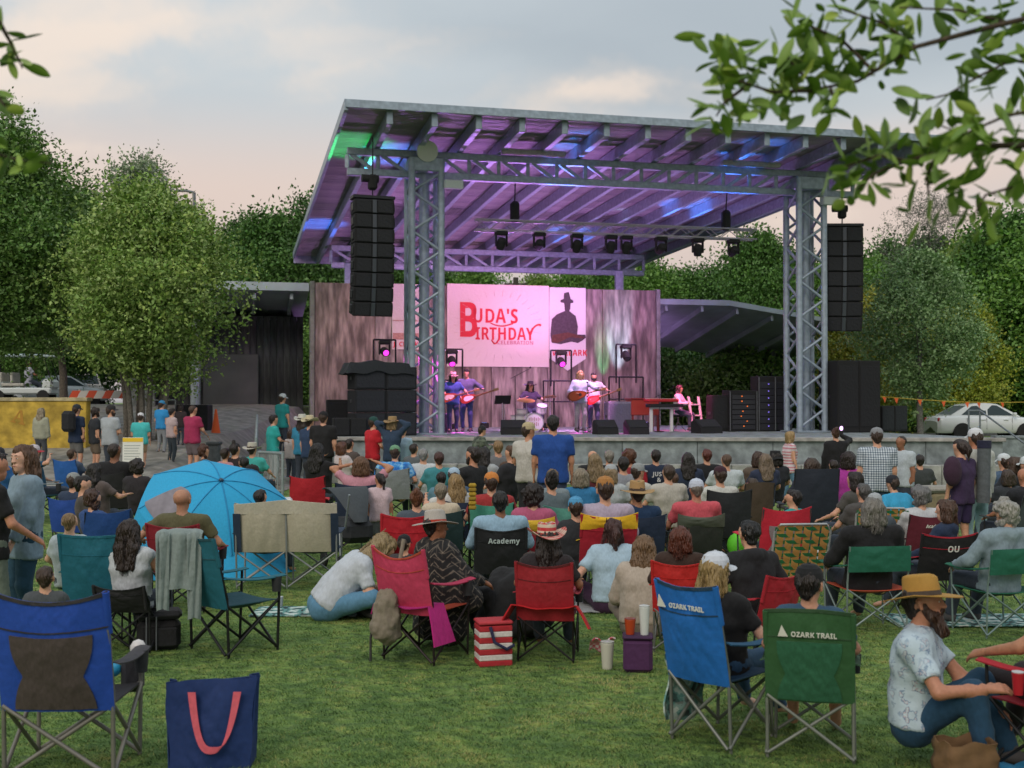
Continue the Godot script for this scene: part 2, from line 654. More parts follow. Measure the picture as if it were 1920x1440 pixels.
# ---------- the concrete stage
func build_stage() -> void:
	var conc := mat("#9aa6a9", "concrete")
	var face := conc
	# platform: front edge nearly square to the lawn, running back under the wall
	var mb := MB.new()
	var fl := Vector3(-4.9, 0, -30.6)
	var fr := Vector3(12.6, 0, -29.7)
	var bl := S(-3.2, 9.3, 0)
	var br := S(14.0, 11.0, 0)
	mb.quad(fl + Vector3(0, STAGE_Y, 0), fr + Vector3(0, STAGE_Y, 0), br + Vector3(0, STAGE_Y, 0), bl + Vector3(0, STAGE_Y, 0), Vector3.UP)
	mb.quad(fl, fr, fr + Vector3(0, STAGE_Y, 0), fl + Vector3(0, STAGE_Y, 0), Vector3.BACK)
	mb.quad(fl, bl, bl + Vector3(0, STAGE_Y, 0), fl + Vector3(0, STAGE_Y, 0), Vector3.LEFT)
	mb.quad(fr, br, br + Vector3(0, STAGE_Y, 0), fr + Vector3(0, STAGE_Y, 0), Vector3.RIGHT)
	mb.quad(bl, br, br + Vector3(0, STAGE_Y, 0), bl + Vector3(0, STAGE_Y, 0), Vector3.FORWARD)
	var st := thing("stage_platform", "long raised concrete stage platform in front of the lawn crowd", "stage")
	part(mb.mesh(), "platform", conc, st)
	# cast front panels with joints between them, and a lip along the top
	var along := fr - fl
	var turn := -atan2(along.z, along.x)
	var count := 9
	for k in count:
		var pn := MB.new()
		var w := along.length() / count
		pn.rbox(Vector3.ZERO, Vector3(w - 0.016, STAGE_Y - 0.6, 0.07), 0.008)
		part(pn.mesh(), "panel", face, st, Transform3D(Basis(Vector3.UP, turn), fl + along * ((k + 0.5) / count) + Vector3(0, STAGE_Y - 0.09 - (STAGE_Y - 0.6) * 0.5, 0.03)))
	var lip := MB.new()
	lip.rbox(Vector3.ZERO, Vector3(along.length() + 0.1, 0.1, 0.22), 0.012)
	part(lip.mesh(), "coping", mat("#b9b7b4", "concrete"), st, Transform3D(Basis(Vector3.UP, turn), fl + along * 0.5 + Vector3(0, STAGE_Y - 0.042, 0.05)))
	# low seat wall at the foot
	for k in 10:
		var w := 17.5 / 10.0
		var sw := MB.new()
		sw.rbox(Vector3.ZERO, Vector3(w - 0.012, 0.52, 0.5), 0.015)
		part(sw.mesh(), "seat_block", mat("#b3b6b2", "concrete"), st, Transform3D(Basis(Vector3.UP, turn), fl + along * ((k + 0.5) / 10.0) + Vector3(0, 0.26, 0.42)))
	# retaining wall beyond the stage
	var rw := thing("retaining_wall", "low grey concrete retaining wall beside the stage platform", "wall", Vector3(12.75, 0, -30.6))
	for k in 6:
		var b := MB.new()
		b.rbox(Vector3.ZERO, Vector3(2.38, 1.16, 0.3), 0.012)
		part(b.mesh(), "panel", mat("#8d9391" if k > 0 else "#98a5a8", "concrete"), rw, xf(Vector3(1.2 + 2.4 * k, 0.58, 0)))
		var c := MB.new()
		c.rbox(Vector3.ZERO, Vector3(2.39, 0.07, 0.38), 0.008)
		part(c.mesh(), "coping", conc, rw, xf(Vector3(1.2 + 2.4 * k, 1.19, 0)))
	# back wall
	var wall := thing("stage_wall", "tall weathered board-marked concrete wall behind the band", "wall")
	var wv := 9.0
	var u0 := -2.49
	var n := 6
	var ww := (10.42 - u0) / n
	for k in n:
		var b := MB.new()
		b.rbox(Vector3.ZERO, Vector3(ww - 0.018, 6.4 - STAGE_Y, 0.35), 0.01)
		part(b.mesh(), "panel", mat(["#a99a90", "#b5aba3", "#a39589", "#b3a89f", "#aea198", "#9d8d82"][k], "streaked"), wall, Transform3D(Basis(Vector3.UP, TH), S(u0 + ww * (k + 0.5), wv + 0.18, (6.4 + STAGE_Y) * 0.5 - 0.004)))
	var cap := MB.new()
	cap.box(Vector3.ZERO, Vector3(10.42 - u0 - 0.06, 5.1, 0.22))
	part(cap.mesh(), "core", mat("#7d746d", "concrete"), wall, Transform3D(Basis(Vector3.UP, TH), S((10.42 + u0) * 0.5, wv + 0.2, STAGE_Y + 2.56)))
	for e in [u0 - 0.09, 10.42 + 0.09]:
		var b := MB.new()
		b.rbox(Vector3.ZERO, Vector3(0.16, 6.44 - STAGE_Y, 0.5), 0.012)
		part(b.mesh(), "edge_post", mat("#8f948a", "concrete"), wall, Transform3D(Basis(Vector3.UP, TH), S(e, wv + 0.2, (6.44 + STAGE_Y) * 0.5)))
	build_banners(wv)

func banner(label: String, x0: float, x1: float, y0: float, y1: float, v: float, hex: String) -> Node3D:
	var a := hit(x0, y1, v)
	var b := hit(x1, y0, v)
	var at := S((a.x + b.x) * 0.5, v, (a.y + b.y) * 0.5)
	var o := thing("banner", label, "banner", at, TH, "banners on the stage wall")
	var mb := MB.new()
	var w := b.x - a.x
	var h := b.y - a.y
	mb.grid(12, 8, func(s: float, t: float): return Vector3((s - 0.5) * w, (t - 0.5) * h, 0.012 * sin(s * 9.0 + t * 2.0) * sin(t * 7.0) + 0.02), 0.006)
	part(mb.mesh(), "sheet", mat(hex, "canvas"), o)
	o.set_meta("w", w)
	o.set_meta("h", h)
	return o

func build_banners(wv: float) -> void:
	var v := wv - 0.03
	var red := mat("#c2202f", "plain")
	var o := banner("large pale banner with red festival lettering on the stage wall", 838, 1029, 536, 687, v, "#d9ccc8")
	var w: float = o.get_meta("w")
	var h: float = o.get_meta("h")
	# printed lettering; x and y are shares of the sheet from its upper corner
	var put := func(words: String, x: float, y: float, size: float, squeeze: float, hex: String):
		part(text_mesh(words, size * h), "lettering", mat(hex), o, Transform3D(Basis.IDENTITY.scaled(Vector3(squeeze, 1, 1)), Vector3((x - 0.5) * w, (0.5 - y) * h, 0.037)))
	put.call("B", 0.2, 0.44, 0.42, 0.72, "#c2202f")
	put.call("UDA'S", 0.47, 0.385, 0.17, 0.86, "#c2202f")
	put.call("IRTHDAY", 0.56, 0.6, 0.15, 0.84, "#c2202f")
	put.call("CELEBRATION", 0.665, 0.705, 0.045, 1.1, "#b0707a")
	# swashes of the hand lettering
	var sw := MB.new()
	var pts := []
	for k in 13:
		var t := k / 12.0
		pts.append(Vector3((0.80 + 0.12 * t - 0.5) * w, (0.5 - 0.60 + 0.12 * sin(t * 1.9)) * h, 0.038))
	sw.tube(pts, 0.025, 6, 0.035)
	part(sw.mesh(), "swash", red, o)
	sw = MB.new()
	var pts2 := []
	for k in 13:
		var t := k / 12.0
		pts2.append(Vector3((0.42 + 0.22 * t - 0.5) * w, (0.5 - 0.47 - 0.035 * sin(t * PI)) * h, 0.038))
	sw.tube(pts2, 0.022, 6, 0.03)
	part(sw.mesh(), "swash", red, o)
	sw = MB.new()
	var pts3 := []
	for k in 11:
		var t := k / 10.0
		pts3.append(Vector3((0.43 + 0.07 * t - 0.5) * w, (0.5 - 0.67 - 0.05 * sin(t * PI)) * h, 0.038))
	sw.tube(pts3, 0.026, 6, 0.03)
	part(sw.mesh(), "swash", red, o)
	for k in 30:
		var a := TAU * k / 30.0
		var ray := MB.new()
		var dir := Vector3(cos(a) * 0.44 * w, sin(a) * 0.44 * h, 0)
		ray.cyl(dir * 0.8 + Vector3(0, 0, 0.036), dir + Vector3(0, 0, 0.036), 0.006, 0.006, 4)
		part(ray.mesh(), "print_ray", mat("#c7b6b4"), o)
	# the standing banner with a printed guitarist
	var p := banner("tall pale banner printed with a guitarist in a hat on the stage wall", 1030, 1098, 540, 672, v, "#d3d0d2")
	var pw: float = p.get_meta("w")
	var ph: float = p.get_meta("h")
	var fig := PackedVector2Array()
	for q in [[0.40, 0.08], [0.53, 0.06], [0.58, 0.16], [0.65, 0.18], [0.66, 0.21], [0.58, 0.22], [0.57, 0.30], [0.54, 0.33], [0.72, 0.40], [0.78, 0.55], [0.76, 0.66], [0.98, 0.66], [1.0, 0.70], [0.92, 0.74], [0.78, 0.78], [0.6, 0.76], [0.3, 0.8], [0.06, 0.78], [0.02, 0.68], [0.06, 0.45], [0.2, 0.38], [0.42, 0.33], [0.4, 0.22], [0.3, 0.21], [0.3, 0.18], [0.39, 0.16]]:
		fig.append(Vector2((q[0] - 0.5) * pw, (0.5 - q[1]) * ph))
	var fm := MB.new()
	fm.ext(fig, 0.004, Transform3D(Basis.IDENTITY, Vector3(0, 0, 0.04)))
	part(fm.mesh(), "printed_figure", mat("#4a4047", "matte"), p)
	var gt := MB.new()
	gt.ext(PackedVector2Array([Vector2(-0.42 * pw, -0.17 * ph), Vector2(0.0, -0.13 * ph), Vector2(0.44 * pw, -0.19 * ph), Vector2(0.44 * pw, -0.215 * ph), Vector2(0.05 * pw, -0.2 * ph), Vector2(-0.3 * pw, -0.29 * ph), Vector2(-0.46 * pw, -0.26 * ph)]), 0.004, Transform3D(Basis.IDENTITY, Vector3(0, 0, 0.045)))
	part(gt.mesh(), "printed_guitar", mat("#5d3a2d", "matte"), p)
	part(text_mesh("W. CLARK", 0.085 * ph), "lettering", mat("#c2202f"), p, Transform3D(Basis.IDENTITY.scaled(Vector3(0.95, 1, 1)), Vector3(0.05 * pw, -0.42 * ph, 0.04)))
	# pennant points below that banner
	for s in [-1.0, 1.0]:
		var t := MB.new()
		t.ext(PackedVector2Array([Vector2(0, 0), Vector2(s * pw * 0.5, 0), Vector2(0, -0.17 * ph)]), 0.006, Transform3D(Basis.IDENTITY, Vector3(0, -0.5 * ph, 0.02)))
		part(t.mesh(), "pennant_point", mat("#d3d0d2", "canvas"), p)
	var q2 := banner("narrow poster half hidden behind the lattice tower", 735, 786, 533, 655, v, "#cfc5c2")
	var qw: float = q2.get_meta("w")
	var qh: float = q2.get_meta("h")
	var fr := MB.new()
	fr.box(Vector3(0, -0.06 * qh, 0.035), Vector3(qw * 0.95, 0.012 * qh, 0.008))
	fr.box(Vector3(-0.0, -0.3 * qh, 0.035), Vector3(qw * 0.95, 0.1 * qh, 0.008))
	part(fr.mesh(), "print_band", mat("#b98d80", "matte"), q2)
	part(text_mesh("J. CLARK", 0.07 * qh), "lettering", mat("#c2202f"), q2, xf(Vector3(0.0, -0.42 * qh, 0.04)))

# ---------- the roof
func bar(a: Vector3, b: Vector3, w: float, h: float, called: String, m: Material, parent: Node) -> MeshInstance3D:
	var mb := MB.new()
	var d := b - a
	mb.rbox(Vector3.ZERO, Vector3(w, h, d.length()), minf(w, h) * 0.08)
	var bs := Basis.looking_at(d.normalized(), Vector3.UP if absf(d.normalized().y) < 0.98 else Vector3.BACK)
	return part(mb.mesh(), called, m, parent, Transform3D(bs, (a + b) * 0.5))

func rod(a: Vector3, b: Vector3, r: float, called: String, m: Material, parent: Node, seg := 8) -> MeshInstance3D:
	var mb := MB.new()
	mb.cyl(a, b, r, r, seg)
	return part(mb.mesh(), called, m, parent)

const RU0 := -2.44
const RU1 := 14.98
const RV0 := -2.9
const RV1 := 24.4
func roof_y(v: float) -> float:
	return 9.84 - 0.018 * (v - RV0)

func truss(parent: Node, v: float, u0: float, u1: float, ytop: float, ybot: float, bays: int, w: float, m: Material) -> void:
	var t := Node3D.new()
	t.name = "truss"
	parent.add_child(t, true)
	for y in [ytop, ybot]:
		bar(S(u0, v, y), S(u1, v, y), w, w, "chord", m, t)
	for k in bays + 1:
		var u := lerpf(u0, u1, float(k) / bays)
		bar(S(u, v, ybot + w * 0.5), S(u, v, ytop - w * 0.5), w * 0.55, w * 0.55, "web", m, t)
		if k < bays:
			var un := lerpf(u0, u1, float(k + 1) / bays)
			var flip := (k < bays / 2)
			bar(S(u, v, ytop if flip else ybot), S(un, v, ybot if flip else ytop), w * 0.5, w * 0.5, "web", m, t)

func build_canopy() -> void:
	var steel := mat("#a5b5c4", "steel")
	var dark := steel
	var can := thing("stage_canopy", "huge sloping steel roof on lattice towers over the stage", "canopy")
	# deck panels, lapped sheets running across
	var np := 64
	var pw := (RV1 - RV0) / np
	var sheet := MB.new()
	sheet.rbox(Vector3.ZERO, Vector3(RU1 - RU0, 0.05, pw - 0.022), 0.006)
	for r in 3:
		sheet.box(Vector3(0, -0.03, (r - 1) * pw * 0.3), Vector3(RU1 - RU0 - 0.02, 0.02, 0.03))
	var sm := sheet.mesh()
	for k in np:
		var v := RV0 + pw * (k + 0.5)
		part(sm, "deck_panel", mat(["#a9a6ab", "#a29fa6", "#b0adb0"][k % 3], "metal_sheet"), can, Transform3D(Basis(Vector3.UP, TH), S((RU0 + RU1) * 0.5, v, roof_y(v) - 0.06)))
	var cover := MB.new()
	cover.box(Vector3.ZERO, Vector3(RU1 - RU0 - 0.04, 0.03, RV1 - RV0 - 0.1))
	part(cover.mesh(), "roofing", mat("#8c9093", "metal_sheet"), can, Transform3D(Basis(Vector3.UP, TH) * Basis(Vector3.RIGHT, -0.018), S((RU0 + RU1) * 0.5, (RV0 + RV1) * 0.5, roof_y((RV0 + RV1) * 0.5) + 0.02)))
	# rafters run from the front edge to the back
	var k := 0
	while -1.35 + 1.19 * k < RU1 - 0.3:
		var u := -1.35 + 1.19 * k
		bar(S(u, RV0 + 0.16, roof_y(RV0) - 0.29), S(u, RV1 - 0.2, roof_y(RV1) - 0.29), 0.17, 0.36, "rafter", dark, can)
		k += 1
	# fascia round the edge
	bar(S(RU0 - 0.06, RV0, roof_y(RV0) - 0.03), S(RU1 + 0.06, RV0, roof_y(RV0) - 0.03), 0.08, 0.21, "fascia", steel, can)
	bar(S(RU0 - 0.06, RV1, roof_y(RV1) - 0.2), S(RU1 + 0.06, RV1, roof_y(RV1) - 0.2), 0.1, 0.5, "fascia", steel, can)
	bar(S(RU0 - 0.05, RV0 + 0.05, roof_y(RV0) - 0.05), S(RU0 - 0.05, RV1 - 0.06, roof_y(RV1) - 0.05), 0.1, 0.3, "fascia", steel, can)
	bar(S(RU1 + 0.05, RV0 + 0.05, roof_y(RV0) - 0.05), S(RU1 + 0.05, RV1 - 0.06, roof_y(RV1) - 0.05), 0.1, 0.3, "fascia", steel, can)
	# trusses
	truss(can, 0.0, -2.2, 13.6, 9.2, 8.62, 18, 0.2, steel)
	truss(can, 18.0, -1.2, 13.2, 8.85, 8.1, 12, 0.24, steel)
	# lattice towers and plain back columns
	for u in [0.0, 11.95]:
		var tw := Node3D.new()
		tw.name = "tower"
		can.add_child(tw, true)
		var b := 0.42
		var c := []
		for q in [[-b, -b], [b, -b], [b, b], [-b, b]]:
			c.append(q)
			rod(S(u + q[0], q[1], STAGE_Y), S(u + q[0], q[1], 9.0), 0.1, "post", steel, tw, 12)
		rod(S(u, 0, STAGE_Y), S(u, 0, 9.2), 0.15, "post", steel, tw, 14)
		for f in 4:
			var p0: Array = c[f]
			var p1: Array = c[(f + 1) % 4]
			var z := []
			var bays := 13
			for j in bays + 1:
				var q: Array = p0 if j % 2 == 0 else p1
				z.append(S(u + q[0], q[1], STAGE_Y + 0.15 + j * 7.3 / bays))
			for j in bays:
				rod(z[j], z[j + 1], 0.045, "lacing", steel, tw, 6)
		var plate := MB.new()
		plate.rbox(Vector3.ZERO, Vector3(1.15, 0.05, 1.15), 0.01)
		part(plate.mesh(), "base_plate", steel, tw, Transform3D(Basis(Vector3.UP, TH), S(u, 0, STAGE_Y + 0.025)))
		var head := MB.new()
		head.rbox(Vector3.ZERO, Vector3(1.0, 0.4, 1.0), 0.03)
		part(head.mesh(), "cap_block", steel, tw, Transform3D(Basis(Vector3.UP, TH), S(u, 0, 8.85)))
	for u in [-0.4, 12.0]:
		bar(S(u, 18.0, 0.6), S(u, 18.0, 8.2), 0.4, 0.4, "column", steel, can)
	# fittings on the front truss
	var tray := MB.new()
	tray.rbox(Vector3.ZERO, Vector3(1.9, 0.14, 0.24), 0.02)
	for u in [3.1, 9.9]:
		part(tray.mesh(), "strip_fixture", mat("#b7b3b6", "steel"), can, Transform3D(Basis(Vector3.UP, TH), S(u, -0.5, 9.32)))
	var fan := MB.new()
	fan.cyl(Vector3(0, 0, 0.05), Vector3(0, 0, -0.1), 0.3, 0.3, 20)
	part(fan.mesh(), "horn_drum", mat("#c9cdca", "paint"), can, Transform3D(Basis(Vector3.UP, TH) * Basis(Vector3.RIGHT, 0.2), S(0.0, -0.55, 9.2)))
	for q in [[0.75, -0.5, 8.3], [11.95 + 0.55, -0.55, 8.3]]:
		var box := MB.new()
		box.rbox(Vector3.ZERO, Vector3(0.55, 0.26, 0.3), 0.03)
		part(box.mesh(), "floodlight_case", mat("#c8d2d4", "paint"), can, Transform3D(Basis(Vector3.UP, TH) * Basis(Vector3.RIGHT, 0.15), S(q[0], q[1], q[2])))

# ---------- the low shelters on both sides of the wall
func build_side_shelters() -> void:
	var metal := mat("#aab7bb", "metal_sheet")
	# shelter beyond the wall's far end
	var s := thing("side_shelter", "low flat metal shelter roof beyond the wall, open to the trees", "shelter")
	var mb := MB.new()
	mb.ext(PackedVector2Array([Vector2(0, 0), Vector2(3.2, 0.0), Vector2(8.6, -0.85), Vector2(8.6, -1.0), Vector2(3.2, -0.22), Vector2(0, -0.22)]), 7.0)
	# both roofs fall towards the back, so their shaded undersides show
	part(mb.mesh(), "roof", metal, s, Transform3D(Basis(Vector3.UP, TH) * Basis(Vector3.RIGHT, -0.19), S(10.6, 13.2, 5.5)))
	for k in 5:
		var u := 11.2 + 1.5 * k
		var fall := maxf(0.0, (u - 13.8) * 0.157)
		bar(S(u, 9.9, 5.8 - fall), S(u, 16.5, 4.55 - fall), 0.12, 0.22, "rafter", metal, s)
	bar(S(18.0, 14.5, 0.6), S(18.0, 14.5, 4.9), 0.25, 0.25, "column", mat("#5d6468", "steel"), s)
	# building beyond the other end: dark sheet metal doors under a roof, round columns
	var b := thing("equipment_shed", "dark clad equipment shed under a flat roof beside the stage wall", "shed")
	var p0 := S(-9.6, 11.2, 0)
	var rb := MB.new()
	rb.ext(PackedVector2Array([Vector2(0, 0), Vector2(-3.4, 0.0), Vector2(-6.6, -0.7), Vector2(-6.6, -0.9), Vector2(-3.4, -0.3), Vector2(0, -0.3)]), 8.0)
	part(rb.mesh(), "roof", metal, b, Transform3D(Basis(Vector3.UP, TH) * Basis(Vector3.RIGHT, -0.17), S(-2.7, 13.0, 5.7)))
	for k in 4:
		bar(S(-3.3 - 1.3 * k, 9.2, 5.9 - 0.17 * maxf(0.0, k - 1.8)), S(-3.3 - 1.3 * k, 11.5, 5.5 - 0.17 * maxf(0.0, k - 1.8)), 0.12, 0.22, "rafter", metal, b)
	for k in 24:
		var w := 5.9 / 24.0
		var pl := MB.new()
		pl.rbox(Vector3.ZERO, Vector3(w - 0.012, 4.7, 0.06), 0.006)
		part(pl.mesh(), "plank", mat(["#55585a", "#4c5053", "#5d6061"][(k * 7) % 3], "streaked"), b, Transform3D(Basis(Vector3.UP, TH), S(-2.75 - w * (k + 0.5), 11.6, 3.0)))
	var core := MB.new()
	core.box(Vector3.ZERO, Vector3(5.8, 4.5, 5.0))
	part(core.mesh(), "wall", mat("#44484a", "matte"), b, Transform3D(Basis(Vector3.UP, TH), S(-2.75 - 2.95, 14.2, 2.96)))
	rod(S(-6.6, 9.2, 0.9), S(-6.6, 9.2, 5.3), 0.17, "column", mat("#aeb9be", "steel"), b, 16)
	var pr := MB.new()
	pr.rbox(Vector3.ZERO, Vector3(0.9, 4.0, 0.5), 0.02)
	part(pr.mesh(), "pier", mat("#8d928f", "concrete"), b, Transform3D(Basis(Vector3.UP, TH), S(-8.5, 11.0, 2.9)))
	var dr := MB.new()
	dr.rbox(Vector3.ZERO, Vector3(2.0, 2.6, 0.08), 0.01)
	part(dr.mesh(), "door", mat("#585c5c", "metal_sheet"), b, Transform3D(Basis(Vector3.UP, TH), S(-5.4, 11.5, 2.6)))

# ---------- trees
func leaf_cluster(count: int, radius: float, size: float, seed_: int) -> ArrayMesh:
	var key := "cluster%d_%f_%f_%d" % [count, radius, size, seed_]
	if cache.has(key):
		return cache[key]
	var r := RandomNumberGenerator.new()
	r.seed = seed_
	var mb := MB.new()
	for k in count:
		var o := Vector3(r.randfn(), r.randfn(), r.randfn()) * radius * 0.55
		var d := (o.normalized() + Vector3(r.randfn(), r.randfn() - 0.3, r.randfn()) * 0.7).normalized()
		var s := d.cross(Vector3(r.randfn(), r.randfn(), r.randfn())).normalized()
		var up := d.cross(s)
		var l := size * r.randf_range(0.7, 1.3)
		var w := l * 0.3
		var tip := o + d * l - up * l * 0.15
		var m := o + d * l * 0.45
		var nn := (up + o.normalized() * 0.6).normalized()
		mb.tri(o, m + s * w + up * w * 0.25, tip, nn, nn, nn)
		mb.tri(o, tip, m - s * w + up * w * 0.25, nn, nn, nn)
	cache[key] = mb.mesh()
	return cache[key]

# height and width of the crown, how many leaf clusters, where the crown starts
func crown(seed_: int, w: float, h: float, y0: float, count: int, cluster: ArrayMesh, lobes: int, tint: Array, ragged := 0.25, scale_by := 1.0, hollow := 0.55) -> ArrayMesh:
	var r := RandomNumberGenerator.new()
	r.seed = seed_
	var balls := []
	for k in lobes:
		var t := (k + 0.5) / lobes
		var a := r.randf() * TAU
		var prof := sin(PI * clampf(t * 0.86 + 0.12, 0.0, 1.0))
		var rad := r.randf_range(0.25, 0.75) * w * 0.5 * prof
		var br := w * r.randf_range(0.15, 0.29) * (0.6 + 0.5 * prof)
		balls.append([Vector3(cos(a) * rad, y0 + h * (0.08 + 0.86 * t), sin(a) * rad), br, r.randf_range(0.75, 1.2)])
	# the leaf sprays are joined into one mesh, each with a tone of its own
	var src: Array = cluster.surface_get_arrays(0)
	var cv: PackedVector3Array = src[Mesh.ARRAY_VERTEX]
	var cn: PackedVector3Array = src[Mesh.ARRAY_NORMAL]
	var v := PackedVector3Array()
	var n := PackedVector3Array()
	var col := PackedColorArray()
	var one := PackedColorArray()
	one.resize(cv.size())
	for k in count:
		var b: Array = balls[r.randi() % lobes]
		var d := Vector3(r.randfn(), r.randfn(), r.randfn()).normalized()
		if d.y < 0.0 and r.randf() < 0.45:
			d.y = -d.y
		var rr: float = b[1] * lerpf(hollow, 1.0, sqrt(r.randf()))
		if r.randf() < ragged:
			rr *= r.randf_range(1.0, 1.4)
		var p: Vector3 = b[0] + d * rr * Vector3(1.0, b[2] * 0.85, 1.0)
		var sc := r.randf_range(0.7, 1.3) * scale_by
		var turn := Basis.from_euler(Vector3(r.randf() * TAU, r.randf() * TAU, r.randf() * TAU))
		v.append_array(Transform3D(turn.scaled(Vector3(sc, sc, sc)), p) * cv)
		n.append_array(Transform3D(turn, Vector3.ZERO) * cn)
		var c: Color = tint[r.randi() % tint.size()]
		one.fill(c.srgb_to_linear() * r.randf_range(0.75, 1.2))
		col.append_array(one)
	var arr := []
	arr.resize(Mesh.ARRAY_MAX)
	arr[Mesh.ARRAY_VERTEX] = v
	arr[Mesh.ARRAY_NORMAL] = n
	arr[Mesh.ARRAY_COLOR] = col
	var m := ArrayMesh.new()
	m.add_surface_from_arrays(Mesh.PRIMITIVE_TRIANGLES, arr)
	return m

func trunk_mesh(seed_: int, h: float, r0: float, w: float, y0: float, ch: float, limbs: int, lean := 0.05) -> ArrayMesh:
	var r := RandomNumberGenerator.new()
	r.seed = seed_
	var mb := MB.new()
	var top := y0 + ch * 0.75
	var pts := []
	var wob := Vector3(r.randfn(), 0, r.randfn()) * lean * h
	for k in 9:
		var t := k / 8.0
		pts.append(Vector3(0, -0.1 + top * t, 0) + wob * t * t + Vector3(r.randfn(), 0, r.randfn()) * 0.02 * h * t * (1.0 - t))
	mb.tube(pts, r0, 9, r0 * 0.2)
	for k in limbs:
		var t := lerpf(0.35, 0.9, (k + 0.5) / limbs)
		var i := int(t * 8.0)
		var a := r.randf() * TAU
		var st: Vector3 = pts[i]
		var l := w * 0.5 * r.randf_range(0.5, 0.9)
		var br := []
		for j in 5:
			var q := j / 4.0
			br.append(st + Vector3(cos(a) * l * q, l * 0.75 * q - 0.12 * l * q * q, sin(a) * l * q) + Vector3(r.randfn(), r.randfn(), r.randfn()) * 0.04 * l * q)
		mb.tube(br, r0 * (0.5 - 0.3 * t), 6, r0 * 0.06)
	return mb.mesh()

func tree_thing(called: String, label: String, at: Vector3, mm: ArrayMesh, trunk: ArrayMesh, leaf: Material, bark: Material, group: String) -> Node3D:
	var t := thing(called, label, "tree", at, 0.0, group)
	part(trunk, "trunk", bark, t)
	part(mm, "crown", leaf, t).set_meta("kind", "stuff")
	return t

